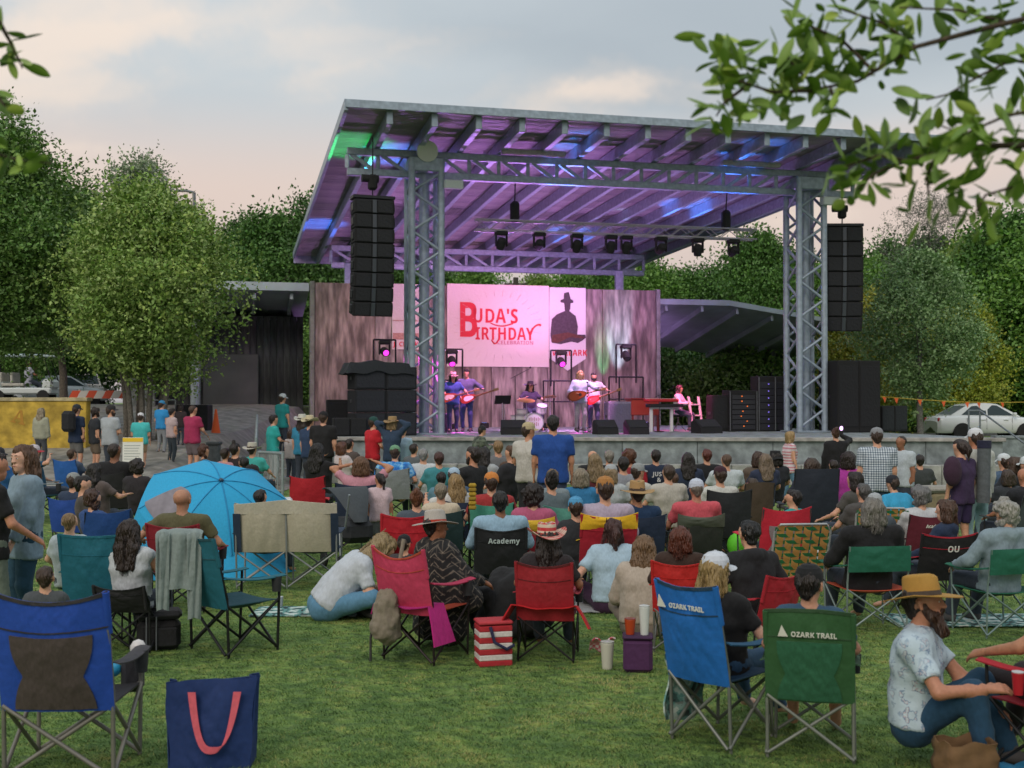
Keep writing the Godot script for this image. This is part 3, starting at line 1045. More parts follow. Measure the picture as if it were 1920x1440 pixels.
func build_trees() -> void:
	var greens := [Color("#ffffff"), Color("#d5e8c0"), Color("#bcd0a5"), Color("#f2f5d0")]
	var bark := mat("#7b7166", "bark")
	var far := leaf_cluster(26, 0.66, 0.22, 3)
	var mid := leaf_cluster(24, 0.34, 0.092, 4)
	var near := leaf_cluster(14, 0.2, 0.11, 5)
	# three kinds of far tree, copied along the back of the park
	var kinds := []
	var hues := ["#56803a", "#4e7537", "#6c9644", "#84a04e"]
	for k in 4:
		kinds.append([crown(40 + k, 9.0, 9.5, 1.6, 1700, far, 28, greens, 0.26), trunk_mesh(60 + k, 11.0, 0.24, 8.0, 2.0, 9.0, 7), leaf_mat(hues[k])])
	var words := ["dense dark green tree", "deep green leafy tree", "mid green rounded tree", "pale yellow-green leafy tree"]
	# px, distance, top row, kind, width, what sets it apart
	var spots := [
		[-40, 62, 300, 0, 1.0, "at the end of the parking rows"], [60, 70, 330, 2, 0.9, "behind the golf cart roof"], [150, 66, 370, 0, 0.85, "behind the parked pale SUV"], [250, 74, 372, 1, 0.9, "behind the multi-stemmed tree"],
		[345, 78, 392, 2, 0.85, "beyond the lit street lamp"], [455, 70, 420, 1, 0.85, "rising over the equipment shed roof"], [505, 66, 398, 0, 0.9, "rising close to the shed roof edge"], [575, 68, 376, 1, 0.95, "meeting the low corner of the stage roof"],
		[650, 76, 440, 2, 0.9, "behind the hanging speaker column near the shed"], [730, 74, 462, 0, 0.9, "seen over the wall near the lattice tower"], [810, 80, 488, 1, 0.9, "seen over the wall above the banner edge"], [895, 74, 500, 2, 0.8, "seen over the wall above the big banner"],
		[1015, 84, 515, 3, 0.7, "seen over the wall beside a gap of sky"], [1075, 80, 505, 2, 0.8, "seen over the wall above the guitarist banner"], [1150, 78, 492, 0, 0.85, "behind the rear roof column"], [1215, 72, 492, 2, 0.9, "standing past the wall's end"],
		[1290, 74, 505, 0, 0.85, "above the open side shelter"], [1350, 76, 498, 1, 0.9, "over the sloping edge of the side shelter"], [1425, 66, 430, 0, 0.8, "standing tall beside the far tower"], [1490, 72, 470, 1, 0.85, "behind the lattice tower beside the amplifier racks"],
		[1590, 70, 470, 2, 0.9, "behind the second hanging speaker column"], [1660, 78, 455, 1, 0.95, "behind the thin bare tree"], [1750, 74, 440, 0, 0.9, "behind the slim park tree"], [1830, 66, 440, 3, 0.95, "rising behind the white sedan roof"],
		[1900, 62, 395, 0, 1.0, "rising behind the handrail"], [1985, 58, 410, 2, 1.0, "at the edge of the car park"],
		[1260, 60, 590, 3, 0.6, "low under the side shelter roof"], [1330, 64, 600, 1, 0.6, "low behind the shelter column"], [1400, 58, 600, 0, 0.62, "low behind the equipment racks"], [1470, 62, 590, 2, 0.6, "low beside the far tower"], [1575, 60, 570, 3, 0.66, "low behind the black speaker stack"],
		[20, 52, 470, 2, 0.62, "low behind the parked cars"], [110, 58, 500, 1, 0.6, "in the gap behind the barricade"], [300, 60, 470, 0, 0.6, "behind the multi-stemmed trunks"], [385, 56, 500, 1, 0.55, "pressed against the shed's end wall"]]
	for q in spots:
		var d: float = q[1]
		var g := ground(q[0], d)
		var h: float = CAMH + (HZ - q[2]) * d / F - g.y
		var kd: Array = kinds[q[3]]
		var sy := h / 11.6
		var sx: float = q[4] * rng.randf_range(0.85, 1.1)
		var t := tree_thing("park_tree", "%s %s" % [words[q[3]], q[5]], g, kd[0], kd[1], kd[2], bark, "trees at the back of the park")
		t.rotation.y = rng.randf() * TAU
		t.scale = Vector3(sx, sy, sx)
	# low shrubs close the gaps under the trees
	var bushes := [[1255, 55], [1335, 56], [1390, 52], [1450, 55], [1560, 52], [1630, 58], [1690, 60], [1860, 62], [1930, 60], [20, 75], [150, 78], [1120, 70], [1010, 75], [480, 62], [530, 60]]
	var bm := crown(88, 6.0, 3.4, 0.0, 700, far, 14, greens, 0.15, 0.8)
	var near_by := ["close to the wall's open end", "under the middle of the side shelter", "behind the amplifier case", "behind the open equipment rack", "behind the far lattice tower", "behind the tall covered speaker stack", "behind the flight case", "over the sedan's bonnet", "at the car park's edge", "behind the silver van-like car", "behind the dark blue SUV", "over the wall behind the rear column", "over the wall behind the big banner", "behind the equipment shed roof", "between the shed roof and the stage roof"]
	for k in bushes.size():
		var g := ground(bushes[k][0], bushes[k][1])
		var b := thing("shrub", "broad green shrub " + near_by[k], "shrub", g, rng.randf() * TAU, "shrubs under the park trees")
		part(bm, "foliage", leaf_mat(hues[k % 3]), b).set_meta("kind", "stuff")
		var st := MB.new()
		for j in 5:
			st.cyl(Vector3.ZERO, Vector3(rng.randfn() * 0.7, 1.6, rng.randfn() * 0.7), 0.05, 0.02, 5)
		part(st.mesh(), "stem", bark, b)
	# the big multi-stemmed tree in front of the shed
	var big := crown(11, 4.9, 4.7, 1.6, 4200, mid, 48, greens, 0.5, 0.95, 0.1)
	var at := ground(272, 29.5)
	var stems := MB.new()
	for k in 7:
		var a := (k - 3) * 0.17
		var pts := []
		var off := Vector3((k - 3) * 0.16, 0, sin(k * 2.3) * 0.25)
		for j in 8:
			var t := j / 7.0
			pts.append(off + Vector3(a * 1.9 * t * t + sin(k + t * 5.0) * 0.05, -0.2 + 5.2 * t, sin(k * 1.7) * 0.6 * t * t))
		stems.tube(pts, 0.085, 8, 0.025)
	var bt := tree_thing("multi_stem_tree", "leafy green multi-stemmed tree beside the notice board", at, big, stems.mesh(), leaf_mat("#9cb46c"), mat("#8d887d", "bark"), "")
	bt.get_node("trunk").set_meta("label", "cluster of slender pale grey stems")
	# sparse grey-green tree that pokes up behind it
	var sg := crown(13, 3.1, 6.2, 1.8, 1500, mid, 26, [Color("#ffffff"), Color("#e8e8e8"), Color("#c9d0c0")], 0.5, 0.85, 0.2)
	tree_thing("grey_tree", "sparse grey-green tree with a bare pointed top behind the leafy one", ground(262, 33.5), sg, trunk_mesh(15, 8.0, 0.12, 4.2, 2.0, 6.0, 10), leaf_mat("#a0b292"), bark, "")
	var lt := crown(17, 5.2, 5.5, 2.2, 2200, mid, 24, greens, 0.35, 1.0, 0.3)
	tree_thing("plaza_tree", "full grey-green tree standing over the parked white cars", ground(120, 40.0), lt, trunk_mesh(18, 7.0, 0.16, 4.4, 2.0, 5.0, 8), leaf_mat("#849c6a"), bark, "")
	var et := crown(19, 6.4, 6.0, 2.3, 3000, mid, 30, greens, 0.35, 1.1, 0.3)
	tree_thing("edge_tree", "tall green tree overhanging the yellow painted wall", ground(-30, 31.0), et, trunk_mesh(20, 8.0, 0.2, 5.6, 1.0, 7.0, 9), leaf_mat("#739552"), bark, "")
	# slim park tree by the sedan, yellowish young trees, thin bare-topped tree
	var sl := crown(23, 4.2, 5.4, 1.6, 1500, mid, 26, [Color("#ffffff"), Color("#dfe6da"), Color("#b9c7b4")], 0.4, 1.0, 0.3)
	tree_thing("slim_tree", "slim grey-green tree with a straight trunk beside the white sedan", ground(1725, 40.0), sl, trunk_mesh(24, 8.0, 0.13, 3.6, 2.0, 6.6, 9, 0.0), leaf_mat("#94b47e"), mat("#8d8f8a", "bark"), "")
	var yl := crown(27, 4.2, 5.2, 0.5, 1700, mid, 20, greens, 0.3, 1.2, 0.3)
	var tr := trunk_mesh(28, 6.0, 0.09, 3.4, 0.8, 5.0, 7)
	tree_thing("young_tree", "yellow-green young tree behind the black speaker stack", ground(1625, 46.0), yl, tr, leaf_mat("#a9a844"), bark, "yellow-green young trees")
	tree_thing("young_tree", "yellow-green young tree just above the sedan boot", ground(1805, 52.0), yl, tr, leaf_mat("#a4ac42"), bark, "yellow-green young trees")
	var th := crown(31, 8.5, 9.5, 5.0, 1300, mid, 34, [Color("#ffffff")], 0.7, 0.75, 0.2)
	tree_thing("thin_tree", "thin half-bare dark tree showing sky through its twigs", ground(1745, 72.0), th, trunk_mesh(32, 15.0, 0.2, 8.0, 4.0, 11.0, 16), leaf_mat("#666d5f"), mat("#4c463f", "bark"), "")

# ---------- the plaza, its wall, rails and street things
func build_plaza() -> void:
	var mb := MB.new()
	# concrete paving follows the slope
	for j in 24:
		for i in 10:
			var p := []
			for o in [[0, 0], [1, 0], [1, 1], [0, 1]]:
				var d: float = 22.5 + (j + o[1]) * 0.85
				var x := lerpf(-18.0, -5.4, (i + o[0]) / 10.0)
				p.append(Vector3(x, terrain(x, d) + 0.012 + 0.1 * smoothstep(5.6, 7.0, -x), -d))
			mb.quad(p[0], p[1], p[2], p[3], Vector3.UP)
	structure(mb.mesh(), "pavement", mat("#a19f97", "concrete"))
	var lot := MB.new()
	for j in 20:
		for i in 12:
			var p := []
			for o in [[0, 0], [1, 0], [1, 1], [0, 1]]:
				var d: float = 42.5 + (j + o[1]) * 2.2
				var x := lerpf(-48.0, -9.0, (i + o[0]) / 12.0)
				p.append(Vector3(x, terrain(x, d) + 0.012, -d))
			lot.quad(p[0], p[1], p[2], p[3], Vector3.UP)
	structure(lot.mesh(), "parking_road", mat("#6e6e6c", "concrete"))
	var lot2 := MB.new()
	for i in 8:
		var x0 := 11.0 + i * 5.0
		lot2.quad(Vector3(x0, terrain(x0, 44) + 0.03, -44), Vector3(x0 + 5.0, terrain(x0 + 5, 44) + 0.03, -44), Vector3(x0 + 5.0, terrain(x0 + 5, 56) + 0.012, -56), Vector3(x0, terrain(x0, 56) + 0.012, -56), Vector3.UP)
	structure(lot2.mesh(), "road", mat("#77756f", "concrete"))
	var kerb := thing("kerb", "pale concrete kerb in front of the parked white sedan", "kerb")
	for i in 12:
		var k := MB.new()
		k.rbox(Vector3.ZERO, Vector3(2.46, 0.24, 0.2), 0.02)
		part(k.mesh(), "kerb_stone", mat("#aaa79d", "concrete"), kerb, xf(Vector3(10.5 + 2.5 * i, 0.66, -43.9)))
	# yellow painted wall
	var yw := thing("painted_wall", "low yellow painted wall with faint brown lettering in front of the golf cart", "wall", ground(60, 28.5))
	var w := MB.new()
	w.rbox(Vector3(0, 0, 0), Vector3(4.6, 2.0, 0.3), 0.015)
	part(w.mesh(), "wall", mat("#d9b84c", "concrete"), yw, xf(Vector3(-0.9, 0.24, 0)))
	var cp := MB.new()
	cp.rbox(Vector3.ZERO, Vector3(4.66, 0.09, 0.36), 0.01)
	part(cp.mesh(), "coping", mat("#cfc39a", "concrete"), yw, xf(Vector3(-0.9, 1.285, 0)))
	part(text_mesh("A", 0.34, "Droid Serif"), "lettering", mat("#a87c2a"), yw, Transform3D(Basis(Vector3.BACK, -0.25), Vector3(-0.25, 0.85, 0.156)))
	# notice board
	var nb := thing("notice_board", "small white notice with a yellow heading on a stand by the queue", "sign", ground(250, 23.5))
	var sh := MB.new()
	sh.rbox(Vector3(0, 0.82, 0), Vector3(0.42, 0.62, 0.025), 0.006)
	part(sh.mesh(), "panel", mat("#dcdfd8", "plain"), nb)
	var yh := MB.new()
	yh.box(Vector3(0, 1.085, 0.015), Vector3(0.41, 0.08, 0.006))
	part(yh.mesh(), "heading", mat("#e3bd2c", "plain"), nb)
	for k in 6:
		var ln := MB.new()
		ln.box(Vector3(-0.01 - 0.012 * (k % 3), 0.97 - 0.055 * k, 0.0145), Vector3(0.33 - 0.024 * (k % 3), 0.012, 0.003))
		part(ln.mesh(), "print_line", mat("#9ba3a0"), nb)
	for s in [-1.0, 1.0]:
		rod(Vector3(0.17 * s, 0.0, -0.03), Vector3(0.17 * s, 0.8, -0.03), 0.014, "leg", mat("#5f6466", "steel"), nb)
	# traffic cones
	cone("orange traffic cone standing on the plaza paving", ground(405, 32.0), 0.72)
	cone("orange traffic cone with white bands beside the sedan's door", Vector3(14.35, 1.22, -30.65), 0.5, true)
	# galvanised ramp rails
	rail_panel("galvanised picket rail leading up to the stage steps", Vector3(-6.95, 0.5, -31.5), Vector3(-6.05, -0.02, -27.3), 1.25, 22)
	rail_panel("short galvanised rail beside the steps behind the red chair", Vector3(-5.9, 0.0, -26.9), Vector3(-5.2, 0.0, -26.2), 0.95, 5)
	# steps up to the stage
	var steps := thing("stage_steps", "grey concrete steps behind the picket rail", "steps", Vector3(-6.0, 0, -31.2))
	for k in 6:
		var s := MB.new()
		s.rbox(Vector3.ZERO, Vector3(1.5, 0.2 * (k + 1), 0.42), 0.01)
		part(s.mesh(), "step", mat("#a3a7a5", "concrete"), steps, xf(Vector3(0, 0.1 * (k + 1), 1.6 - 0.42 * k)))
	# handrail at the steps beyond the stage
	var hr := thing("handrail", "grey steel handrail sloping down in front of the white sedan", "handrail")
	var g := mat("#7e898d", "steel")
	var a := look_at_px(1837, 770, 31.0)
	var b := look_at_px(1925, 835, 29.0)
	rod(a, b, 0.025, "rail", g, hr)
	rod(a + Vector3(-0.22, 0, -0.2), a, 0.025, "rail", g, hr)
	rod(Vector3(a.x, 1.2, a.z), a, 0.025, "post", g, hr)
	rod(Vector3(b.x, 0.0, b.z), b, 0.025, "post", g, hr)
	rod(Vector3(a.x - 0.22, 1.2, a.z - 0.2), a + Vector3(-0.22, 0, -0.2), 0.025, "post", g, hr)
	# road barricade
	var bc := thing("road_barricade", "orange and white striped road barricade in front of the parked cars", "barricade", ground(200, 44.0))
	for row in 1:
		for k in 9:
			var p := PackedVector2Array([Vector2(-0.16, -0.15), Vector2(0.16, -0.15), Vector2(0.32, 0.15), Vector2(0.0, 0.15)])
			var s := MB.new()
			s.ext(p, 0.03)
			part(s.mesh(), "stripe", mat("#d9502a" if k % 2 == 0 else "#d3cfc8", "paint"), bc, xf(Vector3(-1.3 + 0.32 * k, 0.46 + 0.62 * row, 0)))
	for s in [-1.0, 1.0]:
		bar(Vector3(1.05 * s, 0, 0.0), Vector3(1.05 * s, 0.66, -0.04), 0.06, 0.06, "post", mat("#c9c4bd", "paint"), bc)
		bar(Vector3(1.05 * s, 0.04, 0.5), Vector3(1.05 * s, 0.04, -0.5), 0.06, 0.06, "foot", mat("#c9c4bd", "paint"), bc)
	# street lamp behind the trees
	var sl := thing("street_lamp", "lit cobra-head street lamp rising behind the grey-green tree", "street lamp", ground(362, 42.0))
	var tall := CAMH + (HZ - 360.0) * 42.0 / F - sl.position.y
	rod(Vector3.ZERO, Vector3(0, tall, 0), 0.07, "pole", mat("#7c8285", "steel"), sl)
	var arm := MB.new()
	arm.tube([Vector3(0, tall, 0), Vector3(-0.3, tall + 0.06, 0.05), Vector3(-0.62, tall + 0.04, 0.1)], 0.05, 8)
	part(arm.mesh(), "arm", mat("#7c8285", "steel"), sl)
	var hd := MB.new()
	hd.ball(Vector3(-0.82, tall + 0.03, 0.12), Vector3(0.3, 0.07, 0.13), 12)
	part(hd.mesh(), "lamp_housing", mat("#8b9194", "steel"), sl)
	var gl := MB.new()
	gl.ball(Vector3(-0.92, tall - 0.02, 0.14), Vector3(0.2, 0.05, 0.11), 12)
	part(gl.mesh(), "lamp_lens", glow_mat("#ffe9c8", 1.6), sl)
	var om := OmniLight3D.new()
	om.name = "lamp_glow"
	om.light_color = Color("#ffe2b8")
	om.light_energy = 0.6
	om.light_size = 0.15
	om.omni_range = 40.0
	om.omni_attenuation = 2.0
	om.shadow_enabled = true
	om.position = Vector3(-0.92, tall - 0.16, 0.14)
	sl.add_child(om)
	# dark road case and folding cart near the tree
	var cs := thing("road_case", "black road case under a steel frame beside the round column", "case", ground(365, 33.2))
	var cb := MB.new()
	cb.rbox(Vector3(0, 0.42, 0), Vector3(0.9, 0.8, 0.6), 0.02)
	part(cb.mesh(), "case_body", mat("#26282a", "matte"), cs)
	for s in [-1.0, 1.0]:
		rod(Vector3(-0.9 + 0.35 * s, 0, 0.0), Vector3(-0.9 + 0.35 * s, 0.95, 0.0), 0.02, "frame_post", mat("#9aa3a5", "steel"), cs)
	rod(Vector3(-1.25, 0.95, 0), Vector3(-0.55, 0.95, 0), 0.02, "frame_rail", mat("#9aa3a5", "steel"), cs)
	# bin on the plaza
	var bn := thing("litter_bin", "dark grey square litter bin on the plaza paving", "bin", ground(402, 27.5))
	var bb := MB.new()
	bb.rbox(Vector3(0, 0.4, 0), Vector3(0.26, 0.8, 0.26), 0.02)
	part(bb.mesh(), "body", mat("#5a6163", "matte"), bn)
	var bl := MB.new()
	bl.rbox(Vector3(0, 0.82, 0), Vector3(0.32, 0.07, 0.32), 0.015)
	part(bl.mesh(), "lid", mat("#4b5153", "matte"), bn)
	# wire with small orange flags beyond the stage
	var fl := thing("flag_line", "thin yellow rope hung with small orange flags before the trees", "rope")
	var p0 := look_at_px(1636, 742, 38.0)
	var p1 := look_at_px(1990, 752, 38.0)
	var pts := []
	for k in 17:
		var t := k / 16.0
		pts.append(p0.lerp(p1, t) + Vector3(0, -0.12 * sin(t * PI), 0))
	var rp := MB.new()
	rp.tube(pts, 0.012, 5)
	part(rp.mesh(), "line", mat("#b7a03c"), fl)
	for k in [1, 2, 4, 6, 8, 9, 11, 13, 14]:
		var f := MB.new()
		f.ext(PackedVector2Array([Vector2(-0.07, 0), Vector2(0.07, 0), Vector2(0.02, -0.2)]), 0.006)
		part(f.mesh(), "flag", mat("#d8602f", "plain"), fl, Transform3D(Basis(Vector3.UP, 0.3 * sin(k * 3.0)), pts[k]))
	for e in [p0, p1]:
		rod(Vector3(e.x, terrain(e.x, -e.z), e.z), e, 0.03, "stake", mat("#6a6d68", "steel"), fl)
	# light pole seen over the wall
	for q in [[967, 520, 70, "wooden utility pole seen over the stage wall between trees"], [1372, 470, 68, "thin lighting pole standing above the tree line by the far tower"]]:
		var g2 := ground(q[0], q[2])
		var top: float = CAMH + (HZ - q[1]) * float(q[2]) / F
		var up := thing("utility_pole", q[3], "pole", g2)
		rod(Vector3.ZERO, Vector3(0, top - g2.y, 0), 0.16, "pole", mat("#5d594f", "bark"), up)
		bar(Vector3(-0.7, top - g2.y - 0.4, 0), Vector3(0.7, top - g2.y - 0.4, 0), 0.1, 0.1, "crossarm", mat("#5d594f", "bark"), up)

func cone(label: String, at: Vector3, h: float, bands := false) -> void:
	var c := thing("traffic_cone", label, "cone", at, 0.3, "traffic cones")
	var b := MB.new()
	b.rbox(Vector3(0, 0.02, 0), Vector3(h * 0.52, 0.04, h * 0.52), 0.01)
	part(b.mesh(), "base", mat("#3a3a3a", "rubber"), c)
	var k := MB.new()
	k.lathe([Vector2(h * 0.19, 0.04), Vector2(h * 0.17, h * 0.1), Vector2(h * 0.04, h * 0.98), Vector2(h * 0.03, h), Vector2(0, h)], 18)
	part(k.mesh(), "shell", mat("#e5622c", "plain"), c)
	if bands:
		for q in [[0.45, 0.6], [0.7, 0.82]]:
			var r := MB.new()
			r.lathe([Vector2(h * (0.192 - 0.152 * q[0]), h * q[0]), Vector2(h * (0.192 - 0.152 * q[1]), h * q[1])], 18)
			part(r.mesh(), "white_band", mat("#d9d9d6", "plain"), c)

func rail_panel(label: String, a: Vector3, b: Vector3, h: float, pickets: int) -> void:
	var g := mat("#a3b2b3", "steel")
	var o := thing("picket_rail", label, "railing")
	a.y = maxf(a.y, terrain(a.x, -a.z))
	var up := Vector3(0, h, 0)
	rod(a + up, b + up, 0.035, "rail", g, o)
	rod(a + up * 0.1, b + up * 0.1, 0.025, "rail", g, o)
	for k in pickets + 1:
		var p := a.lerp(b, float(k) / pickets)
		var ends := k == 0 or k == pickets
		rod(p + up * (0.0 if ends else 0.1), p + up, 0.035 if ends else 0.013, "post" if ends else "picket", g, o, 6)

# ---------- vehicles; local x is forward
func car(called: String, label: String, at: Vector3, turn: float, paint: String, p: Dictionary) -> Node3D:
	var o := thing(called, label, "car", at, turn, "parked cars")
	var pm := mat(paint, "car")
	var secs: Array = p.secs
	var hw: float = p.hw
	var lo: float = p.get("lo", 0.26)
	var ring := func(s: Array) -> Array:
		var w: float = hw * s[2]
		var y: float = s[1]
		return [Vector3(s[0], lo, w * 0.86), Vector3(s[0], lo + 0.12, w * 0.97), Vector3(s[0], lerpf(lo, y, 0.55), w), Vector3(s[0], lerpf(lo, y, 0.86), w * 0.955), Vector3(s[0], y, w * 0.86), Vector3(s[0], y + 0.025, w * 0.5), Vector3(s[0], y + 0.03, 0)]
	var mb := MB.new()
	# smooth the sections
	var fine := []
	for k in secs.size() - 1:
		for j in 3:
			var t := j / 3.0
			var a: Array = secs[maxi(k - 1, 0)]
			var b: Array = secs[k]
			var c: Array = secs[k + 1]
			var d: Array = secs[mini(k + 2, secs.size() - 1)]
			fine.append([lerpf(b[0], c[0], t), cubic_interpolate(b[1], c[1], a[1], d[1], t), minf(1.0, cubic_interpolate(b[2], c[2], a[2], d[2], t))])
	fine.append(secs[-1])
	for sgn in [1.0, -1.0]:
		var f := func(s: float, t: float) -> Vector3:
			var i := int(round(s * (fine.size() - 1)))
			var r: Array = ring.call(fine[i])
			var q: Vector3 = r[int(round(t * 6.0))]
			return Vector3(q.x, q.y, q.z * sgn)
		mb.grid(fine.size() - 1, 6, f, 0.0)
	for e in [0, fine.size() - 1]:
		var r: Array = ring.call(fine[e])
		for k in 6:
			var c0 := Vector3(r[0].x, (lo + r[6].y) * 0.5, 0)
			var out := Vector3(-1 if e == 0 else 1, 0, 0)
			for sgn in [1.0, -1.0]:
				mb.flat(c0, Vector3(r[k].x, r[k].y, r[k].z * sgn), Vector3(r[k + 1].x, r[k + 1].y, r[k + 1].z * sgn), out)
	# fix normals that face inwards: every side face looks away from the car's middle
	part(outward(mb), "body", pm, o)
	# cabin
	var cab: Array = p.cab   # rear base, rear roof, front roof, front base as Vector2
	var yb: float = minf(cab[0].y, cab[3].y)
	var yt: float = maxf(cab[1].y, cab[2].y)
	var wz := func(y: float) -> float: return lerpf(hw * 0.86, hw * 0.68, clampf((y - yb) / (yt - yb), 0.0, 1.0))
	var c3 := func(q: Vector2, s: float, grow := 0.0) -> Vector3: return Vector3(q.x, q.y, (wz.call(q.y) + grow) * s)
	var cb := MB.new()
	var mid := Vector3((cab[0].x + cab[3].x) * 0.5, (yb + yt) * 0.5, 0)
	var loop := []
	for k in 4:
		loop.append(cab[k])
	var crown_pts := []
	for k in 9:   # gently arched roof line
		var t := k / 8.0
		crown_pts.append(cab[1].lerp(cab[2], t) + Vector2(0, sin(t * PI) * p.get("arch", 0.05)))
	var outline := [cab[0]] + crown_pts + [cab[3]]
	for s in [1.0, -1.0]:
		for k in outline.size() - 1:
			cb.flat(Vector3(mid.x, yb, wz.call(yb) * s), c3.call(outline[k], s), c3.call(outline[k + 1], s), Vector3(0, 0.2, s))
	for k in outline.size() - 1:
		var n0 := Vector3(-(outline[k + 1].y - outline[k].y), outline[k + 1].x - outline[k].x, 0)
		cb.quad(c3.call(outline[k], 1.0), c3.call(outline[k + 1], 1.0), c3.call(outline[k + 1], -1.0), c3.call(outline[k], -1.0), n0)
	part(cb.mesh(), "cabin", pm, o)
	# glass: side windows and both screens set just proud of the cabin
	var gl := mat("#24363a", "paint")
	for win in p.wins:
		for s in [1.0, -1.0]:
			var w := MB.new()
			var poly: Array = win
			for k in range(1, poly.size() - 1):
				w.flat(c3.call(poly[0], s, 0.006), c3.call(poly[k], s, 0.006), c3.call(poly[k + 1], s, 0.006), Vector3(0, 0.2, s))
			part(w.mesh(), "window", gl, o)
	for e in [[cab[3], cab[2], 1.0, "windscreen"], [cab[0], cab[1], -1.0, "rear_window"]]:
		var w := MB.new()
		var a: Vector2 = e[0].lerp(e[1], 0.1)
		var b: Vector2 = e[0].lerp(e[1], 0.9)
		var off := Vector3(e[2] * 0.006, 0.005, 0)
		w.quad(c3.call(a, 0.88) + off, c3.call(b, 0.88) + off, c3.call(b, -0.88) + off, c3.call(a, -0.88) + off, Vector3(e[2], 0.5, 0))
		part(w.mesh(), e[3], gl, o)
	# wheels with arches
	for x in p.wheels:
		for s in [1.0, -1.0]:
			var r: float = p.get("r", 0.31)
			var ar := MB.new()
			ar.cyl(Vector3(x, r, s * hw * 0.7), Vector3(x, r, s * (hw + 0.004)), r * 1.17, r * 1.17, 24)
			part(ar.mesh(), "wheel_arch", mat("#1c1c1d", "rubber"), o)
			var wh := MB.new()
			wh.lathe([Vector2(0.06, -0.1), Vector2(r * 0.9, -0.1), Vector2(r, -0.06), Vector2(r, 0.06), Vector2(r * 0.9, 0.1), Vector2(r * 0.66, 0.1), Vector2(r * 0.62, 0.06), Vector2(0.0, 0.06)], 24, Transform3D(Basis(Vector3.RIGHT, PI * 0.5 * s), Vector3(x, r, s * (hw - 0.09))))
			var tyre := part(wh.mesh(), "wheel", mat("#202122", "rubber"), o)
			for k in 5:
				var sp := MB.new()
				sp.rbox(Vector3(0, r * 0.33, 0), Vector3(r * 0.3, r * 0.5, 0.03), 0.01)
				part(sp.mesh(), "spoke", mat("#b9bec1", "steel"), tyre, Transform3D(Basis(Vector3.BACK, TAU * k / 5.0), Vector3(x, r, s * (hw - 0.015))))
	for lamp in p.lamps:
		for s in [1.0, -1.0]:
			var l := MB.new()
			l.rbox(Vector3(lamp[0], lamp[1], s * hw * lamp[2]), Vector3(lamp[3], lamp[4], 0.1), 0.03, Basis(Vector3.UP, s * lamp[6]))
			part(l.mesh(), "tail_lamp" if lamp[5] == "#b0202a" else "headlight", mat(lamp[5], "paint"), o)
	for s in [1.0, -1.0]:
		var mr := MB.new()
		mr.rbox(Vector3(cab[3].x - 0.35, yb + 0.1, s * (hw + 0.08)), Vector3(0.12, 0.13, 0.2), 0.035)
		part(mr.mesh(), "mirror", pm, o)
		for hx in p.get("handles", []):
			var hd := MB.new()
			hd.rbox(Vector3(hx, yb - 0.12, s * (hw * 0.985)), Vector3(0.2, 0.035, 0.05), 0.012)
			part(hd.mesh(), "door_handle", pm, o)
		for hx in p.get("seams", []):
			var sm := MB.new()
			sm.box(Vector3(hx, (lo + yb) * 0.5 + 0.05, s * (hw * 0.985)), Vector3(0.008, yb - lo - 0.18, 0.03))
			part(sm.mesh(), "door_seam", mat("#7b8083"), o)
	return o

func outward(mb: MB) -> ArrayMesh:
	for k in range(0, mb.v.size(), 3):
		var c := (mb.v[k] + mb.v[k + 1] + mb.v[k + 2]) / 3.0
		var out := Vector3(c.x * 0.05, c.y - 0.6, c.z)
		var f := (mb.v[k + 1] - mb.v[k]).cross(mb.v[k + 2] - mb.v[k])
		if mb.n[k].dot(out) < 0.0:
			for j in 3:
				mb.n[k + j] = -mb.n[k + j]
		if f.dot(mb.n[k] + mb.n[k + 1] + mb.n[k + 2]) > 0.0:
			var t := mb.v[k + 1]; mb.v[k + 1] = mb.v[k + 2]; mb.v[k + 2] = t
			var u := mb.n[k + 1]; mb.n[k + 1] = mb.n[k + 2]; mb.n[k + 2] = u
	return mb.mesh()

